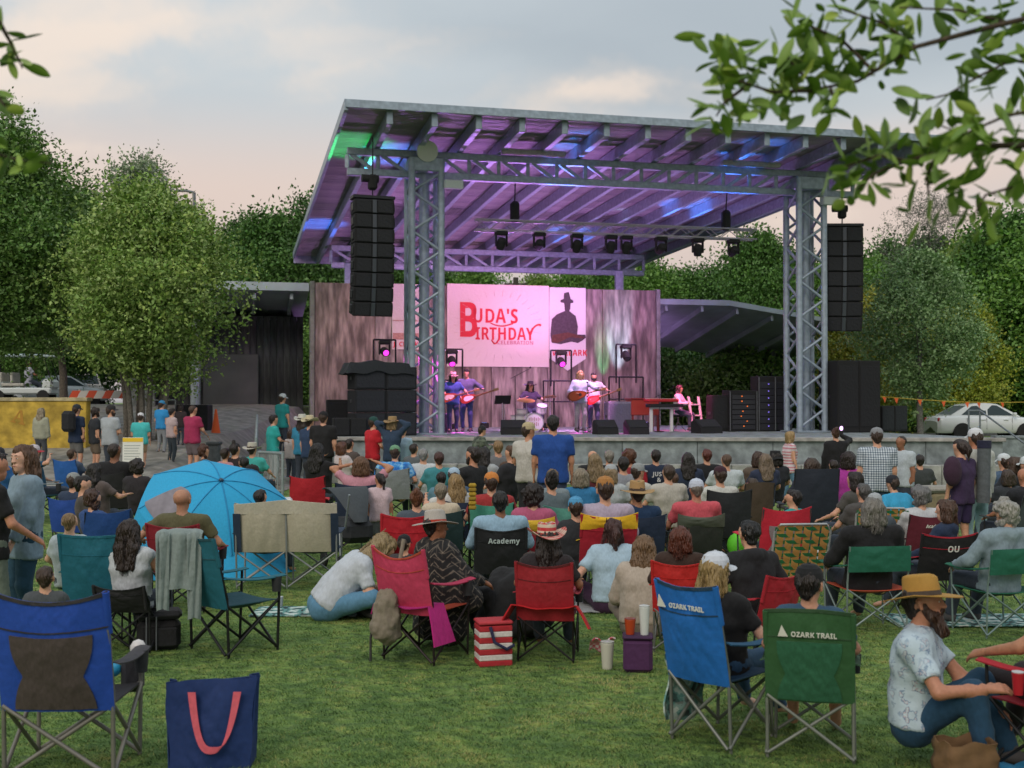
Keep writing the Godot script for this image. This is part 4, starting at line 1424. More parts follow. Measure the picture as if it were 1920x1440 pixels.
func build_cars() -> void:
	var v2 := func(a: Array) -> Array:
		var r := []
		for q in a:
			r.append(Vector2(q[0], q[1]))
		return r
	var sedan := {"hw": 0.86, "secs": [[-2.25, 0.72, 0.8], [-2.12, 0.9, 0.92], [-1.5, 0.96, 1.0], [-0.6, 0.94, 1.0], [0.4, 0.93, 1.0], [1.1, 0.9, 1.0], [1.75, 0.82, 0.97], [2.15, 0.7, 0.88], [2.27, 0.58, 0.78]],
		"cab": v2.call([[-1.75, 0.95], [-0.95, 1.4], [0.25, 1.42], [1.15, 0.92]]), "arch": 0.055,
		"wins": [v2.call([[-1.28, 0.99], [-0.82, 1.34], [-0.24, 1.38], [-0.26, 0.97]]), v2.call([[-0.2, 0.97], [-0.18, 1.385], [0.22, 1.37], [0.88, 0.96]])],
		"wheels": [-1.3, 1.3], "lamps": [[-2.14, 0.8, 0.72, 0.18, 0.16, "#b0202a", 0.5], [2.08, 0.66, 0.7, 0.26, 0.13, "#c9d2d6", -0.5]], "handles": [-0.45, 0.5], "seams": [-0.3, 0.75, -1.1]}
	car("sedan_car", "white four-door sedan parked beside the handrail beyond the stage", ground(1845, 47.0) + Vector3(0, 0.0, 0), 0.06, "#d3d9da", sedan)
	var suv := {"hw": 0.9, "lo": 0.42, "r": 0.37, "secs": [[-2.2, 1.05, 0.93], [-2.1, 1.12, 1.0], [-1.0, 1.12, 1.0], [0.3, 1.1, 1.0], [0.9, 1.1, 1.0], [1.7, 1.06, 0.98], [2.1, 1.0, 0.95], [2.2, 0.85, 0.92]],
		"cab": v2.call([[-2.15, 1.12], [-2.0, 1.72], [0.25, 1.74], [0.85, 1.1]]), "arch": 0.03,
		"wins": [v2.call([[-1.95, 1.18], [-1.88, 1.64], [-1.25, 1.66], [-1.22, 1.16]]), v2.call([[-1.1, 1.16], [-1.1, 1.66], [-0.3, 1.67], [-0.28, 1.15]]), v2.call([[-0.2, 1.15], [-0.2, 1.67], [0.22, 1.66], [0.66, 1.15]])],
		"wheels": [-1.35, 1.4], "lamps": [[2.17, 0.84, 0.72, 0.1, 0.2, "#dfe3df", 0.0], [2.2, 0.62, 0.6, 0.08, 0.12, "#c4572f", 0.0]], "handles": [-1.0, 0.0], "seams": [-0.25, 0.7]}
	car("suv_car", "cream white boxy SUV with red marker lamps parked facing the plaza", ground(160, 64.0), -1.15, "#d9d3cb", suv)
	car("suv_car", "dark blue tall SUV parked behind the cream white one", ground(148, 71.0), -1.3, "#46586a", suv)
	car("sedan_car", "white low car parked with its tail lamps beside the golf cart", ground(112, 56.0), 0.9, "#ccd4d6", sedan)
	car("suv_car", "pale silver van-like car with roof rails parked behind the golf cart", ground(28, 66.0), -0.4, "#bcc9cc", suv)
	car("sedan_car", "pale blue-grey windscreened car parked close behind the golf cart", ground(25, 57.0), -1.3, "#a9bdc2", sedan)
	# golf cart with its roof on thin posts
	var g := thing("golf_cart", "white golf cart with a pale roof parked above the yellow wall", "golf cart", ground(45, 45.0) + Vector3(0, 0.18, 0), 0.12)
	var wh := mat("#cdd4d4", "paint")
	var bk := mat("#232527", "matte")
	var b := MB.new()
	b.rbox(Vector3(0, 0.42, 0), Vector3(2.3, 0.26, 1.1), 0.06)
	b.rbox(Vector3(1.0, 0.68, 0), Vector3(0.42, 0.4, 1.05), 0.1)
	b.rbox(Vector3(-0.9, 0.68, 0), Vector3(0.5, 0.36, 1.08), 0.1)
	part(b.mesh(), "body", wh, g)
	var rf := MB.new()
	rf.grid(8, 4, func(s: float, t: float): return Vector3((s - 0.5) * 2.7, 1.78 + 0.07 * sin(s * PI) * sin(t * PI), (t - 0.5) * -1.2), 0.05)
	part(rf.mesh(), "roof", mat("#b4c6cb", "paint"), g)
	for q in [[0.95, 0.5, 0.25], [0.95, -0.5, 0.25], [-1.0, 0.5, 0.0], [-1.0, -0.5, 0.0]]:
		rod(Vector3(q[0] + q[2], 0.7, q[1]), Vector3(q[0] - 0.1, 1.77, q[1]), 0.022, "roof_post", bk, g)
	for x in [-0.35, -0.75]:
		var st := MB.new()
		st.rbox(Vector3(x + 0.25, 0.66, 0), Vector3(0.45, 0.12, 1.0), 0.03)
		st.rbox(Vector3(x + 0.02, 0.93, 0), Vector3(0.1, 0.42, 1.0), 0.03)
		part(st.mesh(), "seat", mat("#c9c6bd", "matte"), g)
	for x in [-0.8, 0.85]:
		for s in [1.0, -1.0]:
			var w := MB.new()
			w.lathe([Vector2(0.0, -0.08), Vector2(0.22, -0.08), Vector2(0.24, 0), Vector2(0.22, 0.08), Vector2(0, 0.08)], 18, Transform3D(Basis(Vector3.RIGHT, PI * 0.5), Vector3(x, 0.24, s * 0.48)))
			part(w.mesh(), "wheel", mat("#202122", "rubber"), g)
	rod(Vector3(0.7, 0.8, 0.22), Vector3(0.45, 1.0, 0.22), 0.02, "steering_column", bk, g)
	for k in 4:
		rod(Vector3(-1.2 + 0.1 * k, 0.9, -0.45), Vector3(-1.25 + 0.12 * k, 1.72, -0.45), 0.015, "rack_bar", bk, g)

# ---------- figures: joints with radii, joined by a smooth minimum on a grid and meshed as surface nets
class Sdf:
	var a := PackedVector3Array()
	var b := PackedVector3Array()
	var ra := PackedFloat32Array()
	var rb := PackedFloat32Array()
	var kk := PackedFloat32Array()
	var ends := PackedInt32Array()
	var clip_p := Vector3.ZERO
	var clip_n := Vector3.ZERO
	var rough := 0.0
	var grain := Vector3(1, 1, 1)
	static var folds := FastNoiseLite.new()
	func add(p: Vector3, q: Vector3, r0: float, r1: float, k := 0.03, flat_end := 0) -> void:
		a.append(p); b.append(q if p != q else q + Vector3(0, 0.0001, 0)); ra.append(r0); rb.append(r1); kk.append(k); ends.append(flat_end)
	func into(mb: MB, cell: float) -> void:
		var lo := Vector3(1e9, 1e9, 1e9)
		var hi := -lo
		for i in a.size():
			var r := maxf(ra[i], rb[i]) + cell * 2.5
			lo = lo.min(a[i].min(b[i]) - Vector3(r, r, r))
			hi = hi.max(a[i].max(b[i]) + Vector3(r, r, r))
		var nx := int((hi.x - lo.x) / cell) + 2
		var ny := int((hi.y - lo.y) / cell) + 2
		var nz := int((hi.z - lo.z) / cell) + 2
		var f := PackedFloat32Array()
		f.resize(nx * ny * nz)
		f.fill(9.0)
		var nxy := nx * ny
		for i in a.size():
			var pa := a[i]
			var ba := b[i] - pa
			var inv := 1.0 / ba.length_squared()
			var len_ := ba.length()
			var r0 := ra[i]
			var dr := rb[i] - r0
			var k := maxf(kk[i], 0.0005)
			var fe := ends[i]
			var rr := maxf(ra[i], rb[i]) + cell * 1.8 + k * 0.5
			var l := (pa.min(b[i]) - Vector3(rr, rr, rr) - lo) / cell
			var h := (pa.max(b[i]) + Vector3(rr, rr, rr) - lo) / cell
			var x0 := maxi(0, int(l.x)); var x1 := mini(nx - 1, int(h.x) + 1)
			var y0 := maxi(0, int(l.y)); var y1 := mini(ny - 1, int(h.y) + 1)
			var z0 := maxi(0, int(l.z)); var z1 := mini(nz - 1, int(h.z) + 1)
			for z in range(z0, z1 + 1):
				for y in range(y0, y1 + 1):
					var at := z * nxy + y * nx + x0
					var p := Vector3(lo.x + x0 * cell, lo.y + y * cell, lo.z + z * cell) - pa
					for x in range(x0, x1 + 1):
						var tt := p.dot(ba) * inv
						var t := clampf(tt, 0.0, 1.0)
						var d := (p - ba * t).length() - r0 - dr * t
						if fe == 1:
							d = maxf(d, (tt - 1.0) * len_)
						elif fe == 2:
							d = maxf(d, maxf((tt - 1.0) * len_, -tt * len_))
						var o := f[at]
						var e := k - absf(d - o)
						if e > 0.0:
							f[at] = minf(d, o) - e * e / (4.0 * k)
						elif d < o:
							f[at] = d
						at += 1
						p.x += cell
		if clip_n != Vector3.ZERO:
			var at := 0
			for z in nz:
				for y in ny:
					for x in nx:
						if f[at] < cell * 2.0:
							f[at] = maxf(f[at], (lo + Vector3(x, y, z) * cell - clip_p).dot(clip_n))
						at += 1
		# surface nets
		var ids := {}
		var pos := PackedVector3Array()
		var nor := PackedVector3Array()
		var quads := PackedInt32Array()
		for z in nz - 1:
			for y in ny - 1:
				var at := z * nxy + y * nx
				for x in nx - 1:
					var c0 := f[at]
					var c1 := f[at + 1]
					var c2 := f[at + nx]
					var c4 := f[at + nxy]
					if c0 > 2.0 and c1 > 2.0 and c2 > 2.0 and c4 > 2.0:
						at += 1
						continue
					var c3 := f[at + nx + 1]
					var c5 := f[at + nxy + 1]
					var c6 := f[at + nxy + nx]
					var c7 := f[at + nxy + nx + 1]
					var s0 := c0 < 0.0
					if s0 == (c1 < 0.0) and s0 == (c2 < 0.0) and s0 == (c3 < 0.0) and s0 == (c4 < 0.0) and s0 == (c5 < 0.0) and s0 == (c6 < 0.0) and s0 == (c7 < 0.0):
						at += 1
						continue
					var sum := Vector3.ZERO
					var n := 0
					if s0 != (c1 < 0.0): sum += Vector3(c0 / (c0 - c1), 0, 0); n += 1
					if (c2 < 0.0) != (c3 < 0.0): sum += Vector3(c2 / (c2 - c3), 1, 0); n += 1
					if (c4 < 0.0) != (c5 < 0.0): sum += Vector3(c4 / (c4 - c5), 0, 1); n += 1
					if (c6 < 0.0) != (c7 < 0.0): sum += Vector3(c6 / (c6 - c7), 1, 1); n += 1
					if s0 != (c2 < 0.0): sum += Vector3(0, c0 / (c0 - c2), 0); n += 1
					if (c1 < 0.0) != (c3 < 0.0): sum += Vector3(1, c1 / (c1 - c3), 0); n += 1
					if (c4 < 0.0) != (c6 < 0.0): sum += Vector3(0, c4 / (c4 - c6), 1); n += 1
					if (c5 < 0.0) != (c7 < 0.0): sum += Vector3(1, c5 / (c5 - c7), 1); n += 1
					if s0 != (c4 < 0.0): sum += Vector3(0, 0, c0 / (c0 - c4)); n += 1
					if (c1 < 0.0) != (c5 < 0.0): sum += Vector3(1, 0, c1 / (c1 - c5)); n += 1
					if (c2 < 0.0) != (c6 < 0.0): sum += Vector3(0, 1, c2 / (c2 - c6)); n += 1
					if (c3 < 0.0) != (c7 < 0.0): sum += Vector3(1, 1, c3 / (c3 - c7)); n += 1
					ids[at] = pos.size()
					pos.append(lo + (Vector3(x, y, z) + sum / maxf(n, 1)) * cell)
					nor.append(Vector3(c1 + c3 + c5 + c7 - c0 - c2 - c4 - c6, c2 + c3 + c6 + c7 - c0 - c1 - c4 - c5, c4 + c5 + c6 + c7 - c0 - c1 - c2 - c3).normalized())
					if s0 != (c1 < 0.0): quads.append(at); quads.append(nx); quads.append(nxy)
					if s0 != (c2 < 0.0): quads.append(at); quads.append(1); quads.append(nxy)
					if s0 != (c4 < 0.0): quads.append(at); quads.append(1); quads.append(nx)
					at += 1
		if rough > 0.0:
			for i in pos.size():
				var p := pos[i]
				pos[i] = p + nor[i] * rough * (folds.get_noise_3d(p.x * grain.x, p.y * grain.y, p.z * grain.z) * 1.6 + 0.5 * folds.get_noise_3d(p.x * grain.x * 2.3, p.y * grain.y * 2.3 + 9.0, p.z * grain.z * 2.3))
			var fresh := PackedVector3Array()
			fresh.resize(nor.size())
			for q in range(0, quads.size(), 3):
				var i0 := quads[q]
				var d1 := quads[q + 1]
				var d2 := quads[q + 2]
				if not (ids.has(i0 - d1) and ids.has(i0 - d2) and ids.has(i0 - d1 - d2)):
					continue
				var c := (pos[ids[i0 - d1 - d2]] - pos[ids[i0]]).cross(pos[ids[i0 - d1]] - pos[ids[i0 - d2]])
				if c.dot(nor[ids[i0]]) < 0.0:
					c = -c
				for w in [i0, i0 - d1, i0 - d2, i0 - d1 - d2]:
					fresh[ids[w]] += c
			for i in nor.size():
				if fresh[i].length_squared() > 1e-14:
					nor[i] = fresh[i].normalized()
		for q in range(0, quads.size(), 3):
			var i0 := quads[q]
			var d1 := quads[q + 1]
			var d2 := quads[q + 2]
			if not (ids.has(i0 - d1) and ids.has(i0 - d2) and ids.has(i0 - d1 - d2)):
				continue
			var w: int = ids[i0]
			var x: int = ids[i0 - d1]
			var y: int = ids[i0 - d1 - d2]
			var z: int = ids[i0 - d2]
			mb.tri(pos[w], pos[x], pos[y], nor[w], nor[x], nor[y])
			mb.tri(pos[w], pos[y], pos[z], nor[w], nor[y], nor[z])

func bend(a: Vector3, to: Vector3, l1: float, l2: float, pole: Vector3) -> Array:
	# middle joint and end of a two-bone limb that reaches for a point
	var d := to - a
	var l := clampf(d.length(), 0.05, (l1 + l2) * 0.995)
	var u := d.normalized()
	var x := (l1 * l1 - l2 * l2 + l * l) / (2.0 * l)
	var h := sqrt(maxf(0.0, l1 * l1 - x * x))
	var side := (pole - u * pole.dot(u)).normalized()
	return [a + u * x + side * h, a + u * l]

func hand_into(s: Sdf, wrist: Vector3, dir: Vector3, palm: Vector3, mirror: float, curl: float) -> void:
	# palm, four fingers of unequal length with a bend, and a thumb from the side of the palm
	var side := dir.cross(palm).normalized() * mirror
	var kn := wrist + dir * 0.085
	s.add(wrist, kn, 0.026, 0.018, 0.012)
	s.add(wrist + side * 0.012 + dir * 0.03, kn + side * 0.024, 0.018, 0.016, 0.012)
	s.add(wrist - side * 0.012 + dir * 0.03, kn - side * 0.024, 0.018, 0.016, 0.012)
	for k in 4:
		var o := side * (0.031 - 0.0205 * k)
		var l: float = [0.07, 0.078, 0.073, 0.056][k]
		var d1 := (dir * cos(curl * 0.6) + palm * sin(curl * 0.6)).normalized()
		var d2 := (dir * cos(curl * 1.5) + palm * sin(curl * 1.5)).normalized()
		var p0 := kn + o
		var p1 := p0 + d1 * l * 0.55
		s.add(p0, p1, 0.0095, 0.0088, 0.004)
		s.add(p1, p1 + d2 * l * 0.5, 0.0088, 0.007, 0.003)
	var t0 := wrist + dir * 0.03 + side * 0.028
	var t1 := t0 + (dir * 0.55 + side * 0.65 + palm * 0.35).normalized() * 0.036
	s.add(t0, t1, 0.014, 0.0105, 0.006)
	s.add(t1, t1 + (dir * 0.85 + side * 0.2 + palm * 0.4).normalized() * 0.032, 0.0105, 0.008, 0.003)

func joints(o: Dictionary) -> Dictionary:
	var p: String = o.get("p", "sit")
	var sw: float = o.get("sw", 0.18)
	var lean: float = o.get("lean", {"sit": -0.2, "stand": 0.0, "ground": 0.12, "kneel": 0.95, "stool": 0.05}.get(p, 0.0))
	var tilt: float = o.get("tilt", 0.0)
	var twist: float = o.get("twist", 0.0)
	var j := {}
	var pel: Vector3 = {"sit": Vector3(0, 0.5, 0.04), "stand": Vector3(0, 0.95, 0), "ground": Vector3(0, 0.13, 0), "kneel": Vector3(0, 0.36, 0.1), "stool": Vector3(0, 0.62, 0)}.get(p, Vector3(0, 0.5, 0))
	pel = o.get("pel", pel)
	var up := Vector3(sin(tilt), cos(lean) * cos(tilt), -sin(lean) * cos(tilt)).normalized()
	var across := Vector3.RIGHT.rotated(up, twist)
	j.pel = pel
	j.up = up
	j.chest = pel + up * 0.34
	j.neck = pel + up * 0.5
	j.across = across
	j.fwd = up.cross(across)
	var hd := (up + Vector3(0, 0.9, 0)).normalized()
	hd = o.get("head_dir", hd)
	j.head = j.neck + hd * 0.16 + Vector3(0, 0, -0.025)
	var hb := Basis(Vector3.UP, o.get("look", 0.0)) * Basis(Vector3.RIGHT, -o.get("nod", 0.0)) * Basis(Vector3.BACK, o.get("roll", 0.0))
	j.hb = hb
	for s in [-1.0, 1.0]:
		var n := "l" if s < 0.0 else "r"
		var sh: Vector3 = j.neck - up * 0.055 + across * sw * s
		j["sh" + n] = sh
		var wr: Vector3 = {"sit": Vector3(0.27 * s, 0.62, -0.24), "stand": Vector3(0.26 * s, 0.86, -0.06), "ground": Vector3(0.17 * s, 0.24, -0.34), "kneel": Vector3(0.18 * s, 0.06, -0.5), "stool": Vector3(0.2 * s, 0.8, -0.4)}.get(p, Vector3(0.3 * s, 0.6, -0.2))
		wr = o.get(n + "h", wr)
		var pole: Vector3 = o.get(n + "pole", Vector3(0.6 * s, -0.5, 0.5))
		var e := bend(sh, wr, 0.285, 0.255, pole)
		j["el" + n] = e[0]
		j["wr" + n] = e[1]
		var hip := pel + Vector3(0.09 * s, -0.03, 0)
		j["hip" + n] = hip
		var an: Vector3 = {"sit": Vector3(0.15 * s, 0.08, -0.5), "stand": Vector3(0.11 * s, 0.08, 0.02), "ground": Vector3(-0.1 * s, 0.07, -0.34), "kneel": Vector3(0.12 * s, 0.06, 0.38), "stool": Vector3(0.18 * s, 0.08, -0.42)}.get(p, Vector3(0.15 * s, 0.08, -0.4))
		an = o.get(n + "f", an)
		var kp: Vector3 = o.get(n + "kpole", {"ground": Vector3(s, 0.35, -0.2), "kneel": Vector3(0.1 * s, -1, -0.8)}.get(p, Vector3(0.15 * s, 0.8, -1)))
		var kn := bend(hip, an, 0.43, 0.42, kp)
		j["kn" + n] = kn[0]
		j["an" + n] = kn[1]
	return j

func figure(label: String, at: Vector3, yaw: float, k: float, dist: float, o: Dictionary) -> Node3D:
	var root := thing("person", label, "person", at, yaw, o.get("group", "people on the lawn"))
	root.scale = Vector3(k, k, k)
	var j := joints(o)
	var cell := clampf(dist * 0.0017, 0.014, 0.036) / k
	var near := dist < 13.0
	var g: float = o.get("g", 1.0)
	var female: bool = o.get("f", false)
	var up: Vector3 = j.up
	var ac: Vector3 = j.across
	var fw: Vector3 = j.fwd
	var skin := mat(o.get("skin", "#d3a083"), "skin")
	var H: Vector3 = j.head
	var B: Basis = j.hb
	var hp := func(x: float, y: float, z: float) -> Vector3: return H + B * Vector3(x, y, -z)   # z forward of the face
	# --- body
	var s := Sdf.new()
	var torso := func(t: Sdf, e: float, hem: float) -> void:
		for m in [-1.0, 1.0]:
			t.add(j.pel - up * hem + ac * 0.085 * m * g, j.pel + up * 0.16 + ac * 0.06 * m * g, 0.105 * g + e, 0.1 * g + e, 0.06)
			t.add(j.pel + up * 0.16 + ac * 0.06 * m * g, j.chest + ac * 0.085 * m, 0.1 * g + e, 0.105 + e, 0.06)
			t.add(j.chest + ac * 0.085 * m, j.neck - up * 0.075 + ac * 0.1 * m, 0.105 + e, 0.07 + e, 0.06)
			if female:
				t.add(j.chest + ac * 0.07 * m + fw * 0.06 - up * 0.03, j.chest + ac * 0.07 * m + fw * 0.07 - up * 0.04, 0.065 + e, 0.06 + e, 0.05)
		t.add(j.shl, j.shr, 0.06 + e, 0.06 + e, 0.05)
		t.add(j.neck - up * 0.08, j.neck - up * 0.01, 0.07 + e * 0.5, 0.058 + e * 0.3, 0.05)
	torso.call(s, 0.0, 0.03)
	for n in ["l", "r"]:
		s.add(j["sh" + n], j["el" + n], 0.05 * g, 0.04, 0.04)
		s.add(j["el" + n], j["wr" + n], 0.041, 0.026, 0.02)
		s.add(j["hip" + n], j["kn" + n], 0.085 * g, 0.058, 0.05)
		s.add(j["kn" + n], j["an" + n], 0.058, 0.038, 0.03)
		s.add(j["an" + n], j["an" + n] + Vector3(0, -0.04, -0.13), 0.036, 0.03, 0.02)
	s.add(j.neck - up * 0.05, hp.call(0, -0.05, -0.015), 0.058, 0.052, 0.03)
	var hs := Sdf.new()
	var head := hs if near else s
	head.add(hp.call(0, 0.035, -0.03), hp.call(0, 0.032, 0.022), 0.082, 0.08, 0.03)
	head.add(hp.call(0, 0.0, 0.025), hp.call(0, -0.055, 0.035), 0.066, 0.052, 0.03)
	head.add(hp.call(0, -0.07, 0.05), hp.call(0, -0.085, 0.055), 0.04, 0.032, 0.025)
	if near or o.get("face", false):
		head.add(hp.call(0, 0.02, 0.093), hp.call(0, -0.018, 0.112), 0.009, 0.014, 0.012)
		head.add(hp.call(-0.016, -0.02, 0.1), hp.call(0.016, -0.02, 0.1), 0.009, 0.009, 0.008)
		head.add(hp.call(-0.04, 0.035, 0.084), hp.call(0.04, 0.035, 0.084), 0.012, 0.012, 0.014)
		head.add(hp.call(-0.02, -0.054, 0.084), hp.call(0.02, -0.054, 0.084), 0.011, 0.011, 0.012)
		head.add(hp.call(-0.016, -0.066, 0.082), hp.call(0.016, -0.066, 0.082), 0.01, 0.01, 0.01)
	for m in [-1.0, 1.0]:
		head.add(hp.call(0.079 * m, 0.018, -0.008), hp.call(0.082 * m, -0.022, 0.0), 0.017, 0.012, 0.008)
	if near:
		head.add(j.neck - up * 0.03, hp.call(0, -0.06, -0.012), 0.056, 0.052, 0.03)
	var hands := Sdf.new()
	var hand := hands if near else s
	for m in [-1.0, 1.0]:
		var n := "l" if m < 0.0 else "r"
		var dir: Vector3 = (j["wr" + n] - j["el" + n]).normalized()
		dir = o.get(n + "hd", dir)
		var palm: Vector3 = o.get(n + "palm", Vector3(-0.4 * m, -0.8, 0.1))
		palm = (palm - dir * palm.dot(dir)).normalized()
		hand_into(hand, j["wr" + n], dir, palm, m, o.get("curl", 0.5))
	var mb := MB.new()
	s.into(mb, cell * 1.3)
	if near:
		hs.into(mb, 0.0105 / k if dist > 8.0 else 0.007 / k)
		hands.into(mb, 0.0092 / k if dist > 8.0 else 0.0068 / k)
	part(mb.mesh(), "body", skin, root)
	# --- shirt
	var sl: int = o.get("sl", 1)
	var t := Sdf.new()
	var hem: float = o.get("hem", {"ground": 0.0, "sit": 0.06}.get(o.get("p", "sit"), 0.1))
	var low_seat: bool = o.get("p", "sit") == "ground"
	torso.call(t, 0.03 if low_seat else 0.017, hem)
	t.clip_p = j.pel - up * (hem + 0.03)
	t.clip_n = -up
	var puff: float = o.get("puff", 0.014)
	for n in ["l", "r"]:
		var e: Vector3 = j["el" + n]
		var w: Vector3 = j["wr" + n]
		var h: Vector3 = j["sh" + n]
		if sl == 1:
			t.add(h, h.lerp(e, 0.72), 0.062 * g, 0.056 + puff * 0.5, 0.035, 1)
		elif sl == 2:
			t.add(h, e, 0.06 * g + puff * 0.5, 0.048 + puff, 0.035)
			t.add(e, e.lerp(w, 0.97), 0.048 + puff, 0.034 + puff, 0.025, 1)
	if o.get("hood", false):
		t.add(j.neck + ac * -0.08 - fw * 0.06, j.neck + ac * 0.08 - fw * 0.06, 0.05, 0.05, 0.04)
		t.add(j.neck - fw * 0.09 - up * 0.02, j.neck - fw * 0.1 - up * 0.09, 0.06, 0.03, 0.04)
	elif o.get("collar", false):
		t.add(j.neck - ac * 0.05 - fw * 0.035, j.neck + ac * 0.05 - fw * 0.035, 0.024, 0.024, 0.012)
		for m in [-1.0, 1.0]:
			t.add(j.neck + ac * 0.05 * m - fw * 0.03, j.neck + ac * 0.035 * m + fw * 0.07 - up * 0.06, 0.02, 0.014, 0.012)
	if o.get("poncho", false):
		for m in [-1.0, 1.0]:
			t.add(j.neck - up * 0.05 + ac * 0.1 * m, j["el" + ("l" if m < 0.0 else "r")] + Vector3(0.04 * m, -0.22, 0.0), 0.1, 0.13, 0.08)
			t.add(j.neck - up * 0.1 + ac * 0.1 * m - fw * 0.04, j.pel + Vector3(0.17 * m, -0.3, 0.04), 0.12, 0.16, 0.1)
		t.clip_n = Vector3.ZERO
	t.rough = 0.01
	t.grain = Vector3(620, 430, 620)
	var tm := MB.new()
	t.into(tm, cell * 1.1)
	part(tm.mesh(), "shirt", pattern(o.shm) if o.has("shm") else mat(o.get("sh", "#777777"), "cloth"), root)
	# --- trousers
	var q := Sdf.new()
	var shorts: bool = o.get("shorts", false)
	q.add(j.hipl + up * 0.05, j.hipr + up * 0.05, 0.09 * g, 0.09 * g, 0.05)
	for m in [-1.0, 1.0]:
		q.add(j.pel - up * 0.035 + ac * 0.085 * m * g, j.pel + up * 0.02 + ac * 0.075 * m * g, (0.118 if low_seat else 0.092) * g, (0.1 if low_seat else 0.085) * g, 0.05)
	for n in ["l", "r"]:
		var kn: Vector3 = j["kn" + n]
		var an: Vector3 = j["an" + n]
		var hip: Vector3 = j["hip" + n]
		q.add(hip, hip.lerp(kn, 0.85) if shorts else kn, 0.102 * g, 0.085 if shorts else 0.072, 0.05, 1 if shorts else 0)
		if not shorts:
			q.add(kn, kn.lerp(an, 0.97), 0.072, o.get("cuff", 0.058), 0.03, 1)
	q.rough = 0.006
	q.grain = Vector3(560, 560, 560)
	var qm := MB.new()
	q.into(qm, cell * 1.4)
	part(qm.mesh(), "trousers" if not shorts else "shorts", mat(o.get("tr", "#3a4350"), "cloth"), root)
	# --- shoes
	if o.get("feet", p_shows_feet(o)):
		for n in ["l", "r"]:
			var an: Vector3 = j["an" + n]
			var sd: Vector3 = (an - j["kn" + n])
			var toe := Vector3(0, -0.045, -0.16)
			if o.get("p", "sit") == "ground":
				toe = Vector3(-0.14 if n == "r" else 0.14, -0.03, -0.05)
			elif o.get("p", "sit") == "kneel":
				toe = Vector3(0, -0.03, 0.15)
			toe = o.get(n + "toe", toe)
			var z := Sdf.new()
			z.add(an + Vector3(0, -0.02, 0) - toe.normalized() * 0.03, an + toe * 0.9 + Vector3(0, 0.0, 0), 0.046, 0.034, 0.02)
			z.add(an + Vector3(0, 0.03, 0), an + Vector3(0, -0.01, 0), 0.045, 0.046, 0.02)
			z.clip_p = Vector3(0, minf(an.y - 0.075, 0.002) if an.y < 0.12 else an.y - 0.075, 0)
			z.clip_n = Vector3.DOWN
			var zm := MB.new()
			z.into(zm, minf(cell, 0.02))
			part(zm.mesh(), "shoe", mat(o.get("shoe", "#4b4a4a"), "matte"), root)
	# --- hair
	var st: String = o.get("hair", "short")
	if st != "bald":
		var r := Sdf.new()
		if st == "buzz":
			r.add(hp.call(0, 0.045, -0.035), hp.call(0, 0.05, 0.0), 0.081, 0.073, 0.03)
		else:
			r.add(hp.call(0, 0.046, -0.034), hp.call(0, 0.066, 0.026), 0.088, 0.07, 0.03)
		r.add(hp.call(0, 0.01, -0.05), hp.call(0, -0.04, -0.055), 0.07, 0.05 if st != "buzz" else 0.042, 0.03)
		match st:
			"long":
				var ln: float = o.get("len", 0.3)
				for m in [-1.0, -0.35, 0.35, 1.0]:
					var tip: Vector3 = hp.call(0.075 * m, -ln, -0.1 - 0.03 * (1.0 - absf(m)))
					r.add(hp.call(0.062 * m, 0.02, -0.045), hp.call(0.082 * m, -0.13, -0.07), 0.05, 0.046, 0.03)
					r.add(hp.call(0.082 * m, -0.13, -0.07), tip, 0.046, 0.022, 0.03)
				for m in [-1.0, 1.0]:
					r.add(hp.call(0.07 * m, 0.05, 0.03), hp.call(0.088 * m, -0.12, 0.005), 0.026, 0.03, 0.025)
			"bob":
				for m in [-1.0, -0.3, 0.3, 1.0]:
					r.add(hp.call(0.06 * m, 0.03, -0.045), hp.call(0.088 * m, -0.1, -0.05 - 0.02 * (1.0 - absf(m))), 0.056, 0.042, 0.03)
				for m in [-1.0, 1.0]:
					r.add(hp.call(0.07 * m, 0.05, 0.03), hp.call(0.085 * m, -0.08, 0.01), 0.026, 0.026, 0.025)
			"bun":
				r.add(hp.call(0, 0.1, -0.1), hp.call(0, 0.12, -0.1), 0.045, 0.045, 0.02)
			"top_bun":
				r.add(hp.call(0, 0.15, -0.05), hp.call(0, 0.165, -0.05), 0.038, 0.038, 0.015)
			"tail":
				r.add(hp.call(0, 0.06, -0.115), hp.call(0, -0.02, -0.15), 0.034, 0.04, 0.02)
				r.add(hp.call(0, -0.02, -0.15), hp.call(0.01, -0.17, -0.13), 0.04, 0.018, 0.02)
			"curly":
				var cr := RandomNumberGenerator.new()
				cr.seed = label.hash()
				for i in 34:
					var dv := Vector3(cr.randfn(), cr.randf_range(-0.8, 1.0), cr.randf_range(-1.2, 0.35)).normalized()
					var c: Vector3 = hp.call(dv.x * 0.1, 0.03 + dv.y * (0.1 if dv.y > 0.0 else 0.17), dv.z * 0.1)
					r.add(c, c + Vector3(0, 0.01, 0), 0.032, 0.034, 0.015)
		r.rough = 0.011 if st != "buzz" else 0.003
		r.grain = Vector3(2400, 330, 2400) if st != "curly" else Vector3(2000, 2000, 2000)
		var rm := MB.new()
		r.into(rm, minf(cell, 0.024) if not near else 0.012 / k)
		if near and st in ["long", "bob", "tail"]:
			hair_strands(rm, hp, o, label)
		part(rm.mesh(), "hair", mat(o.get("hc", "#4a3527"), "hair"), root)
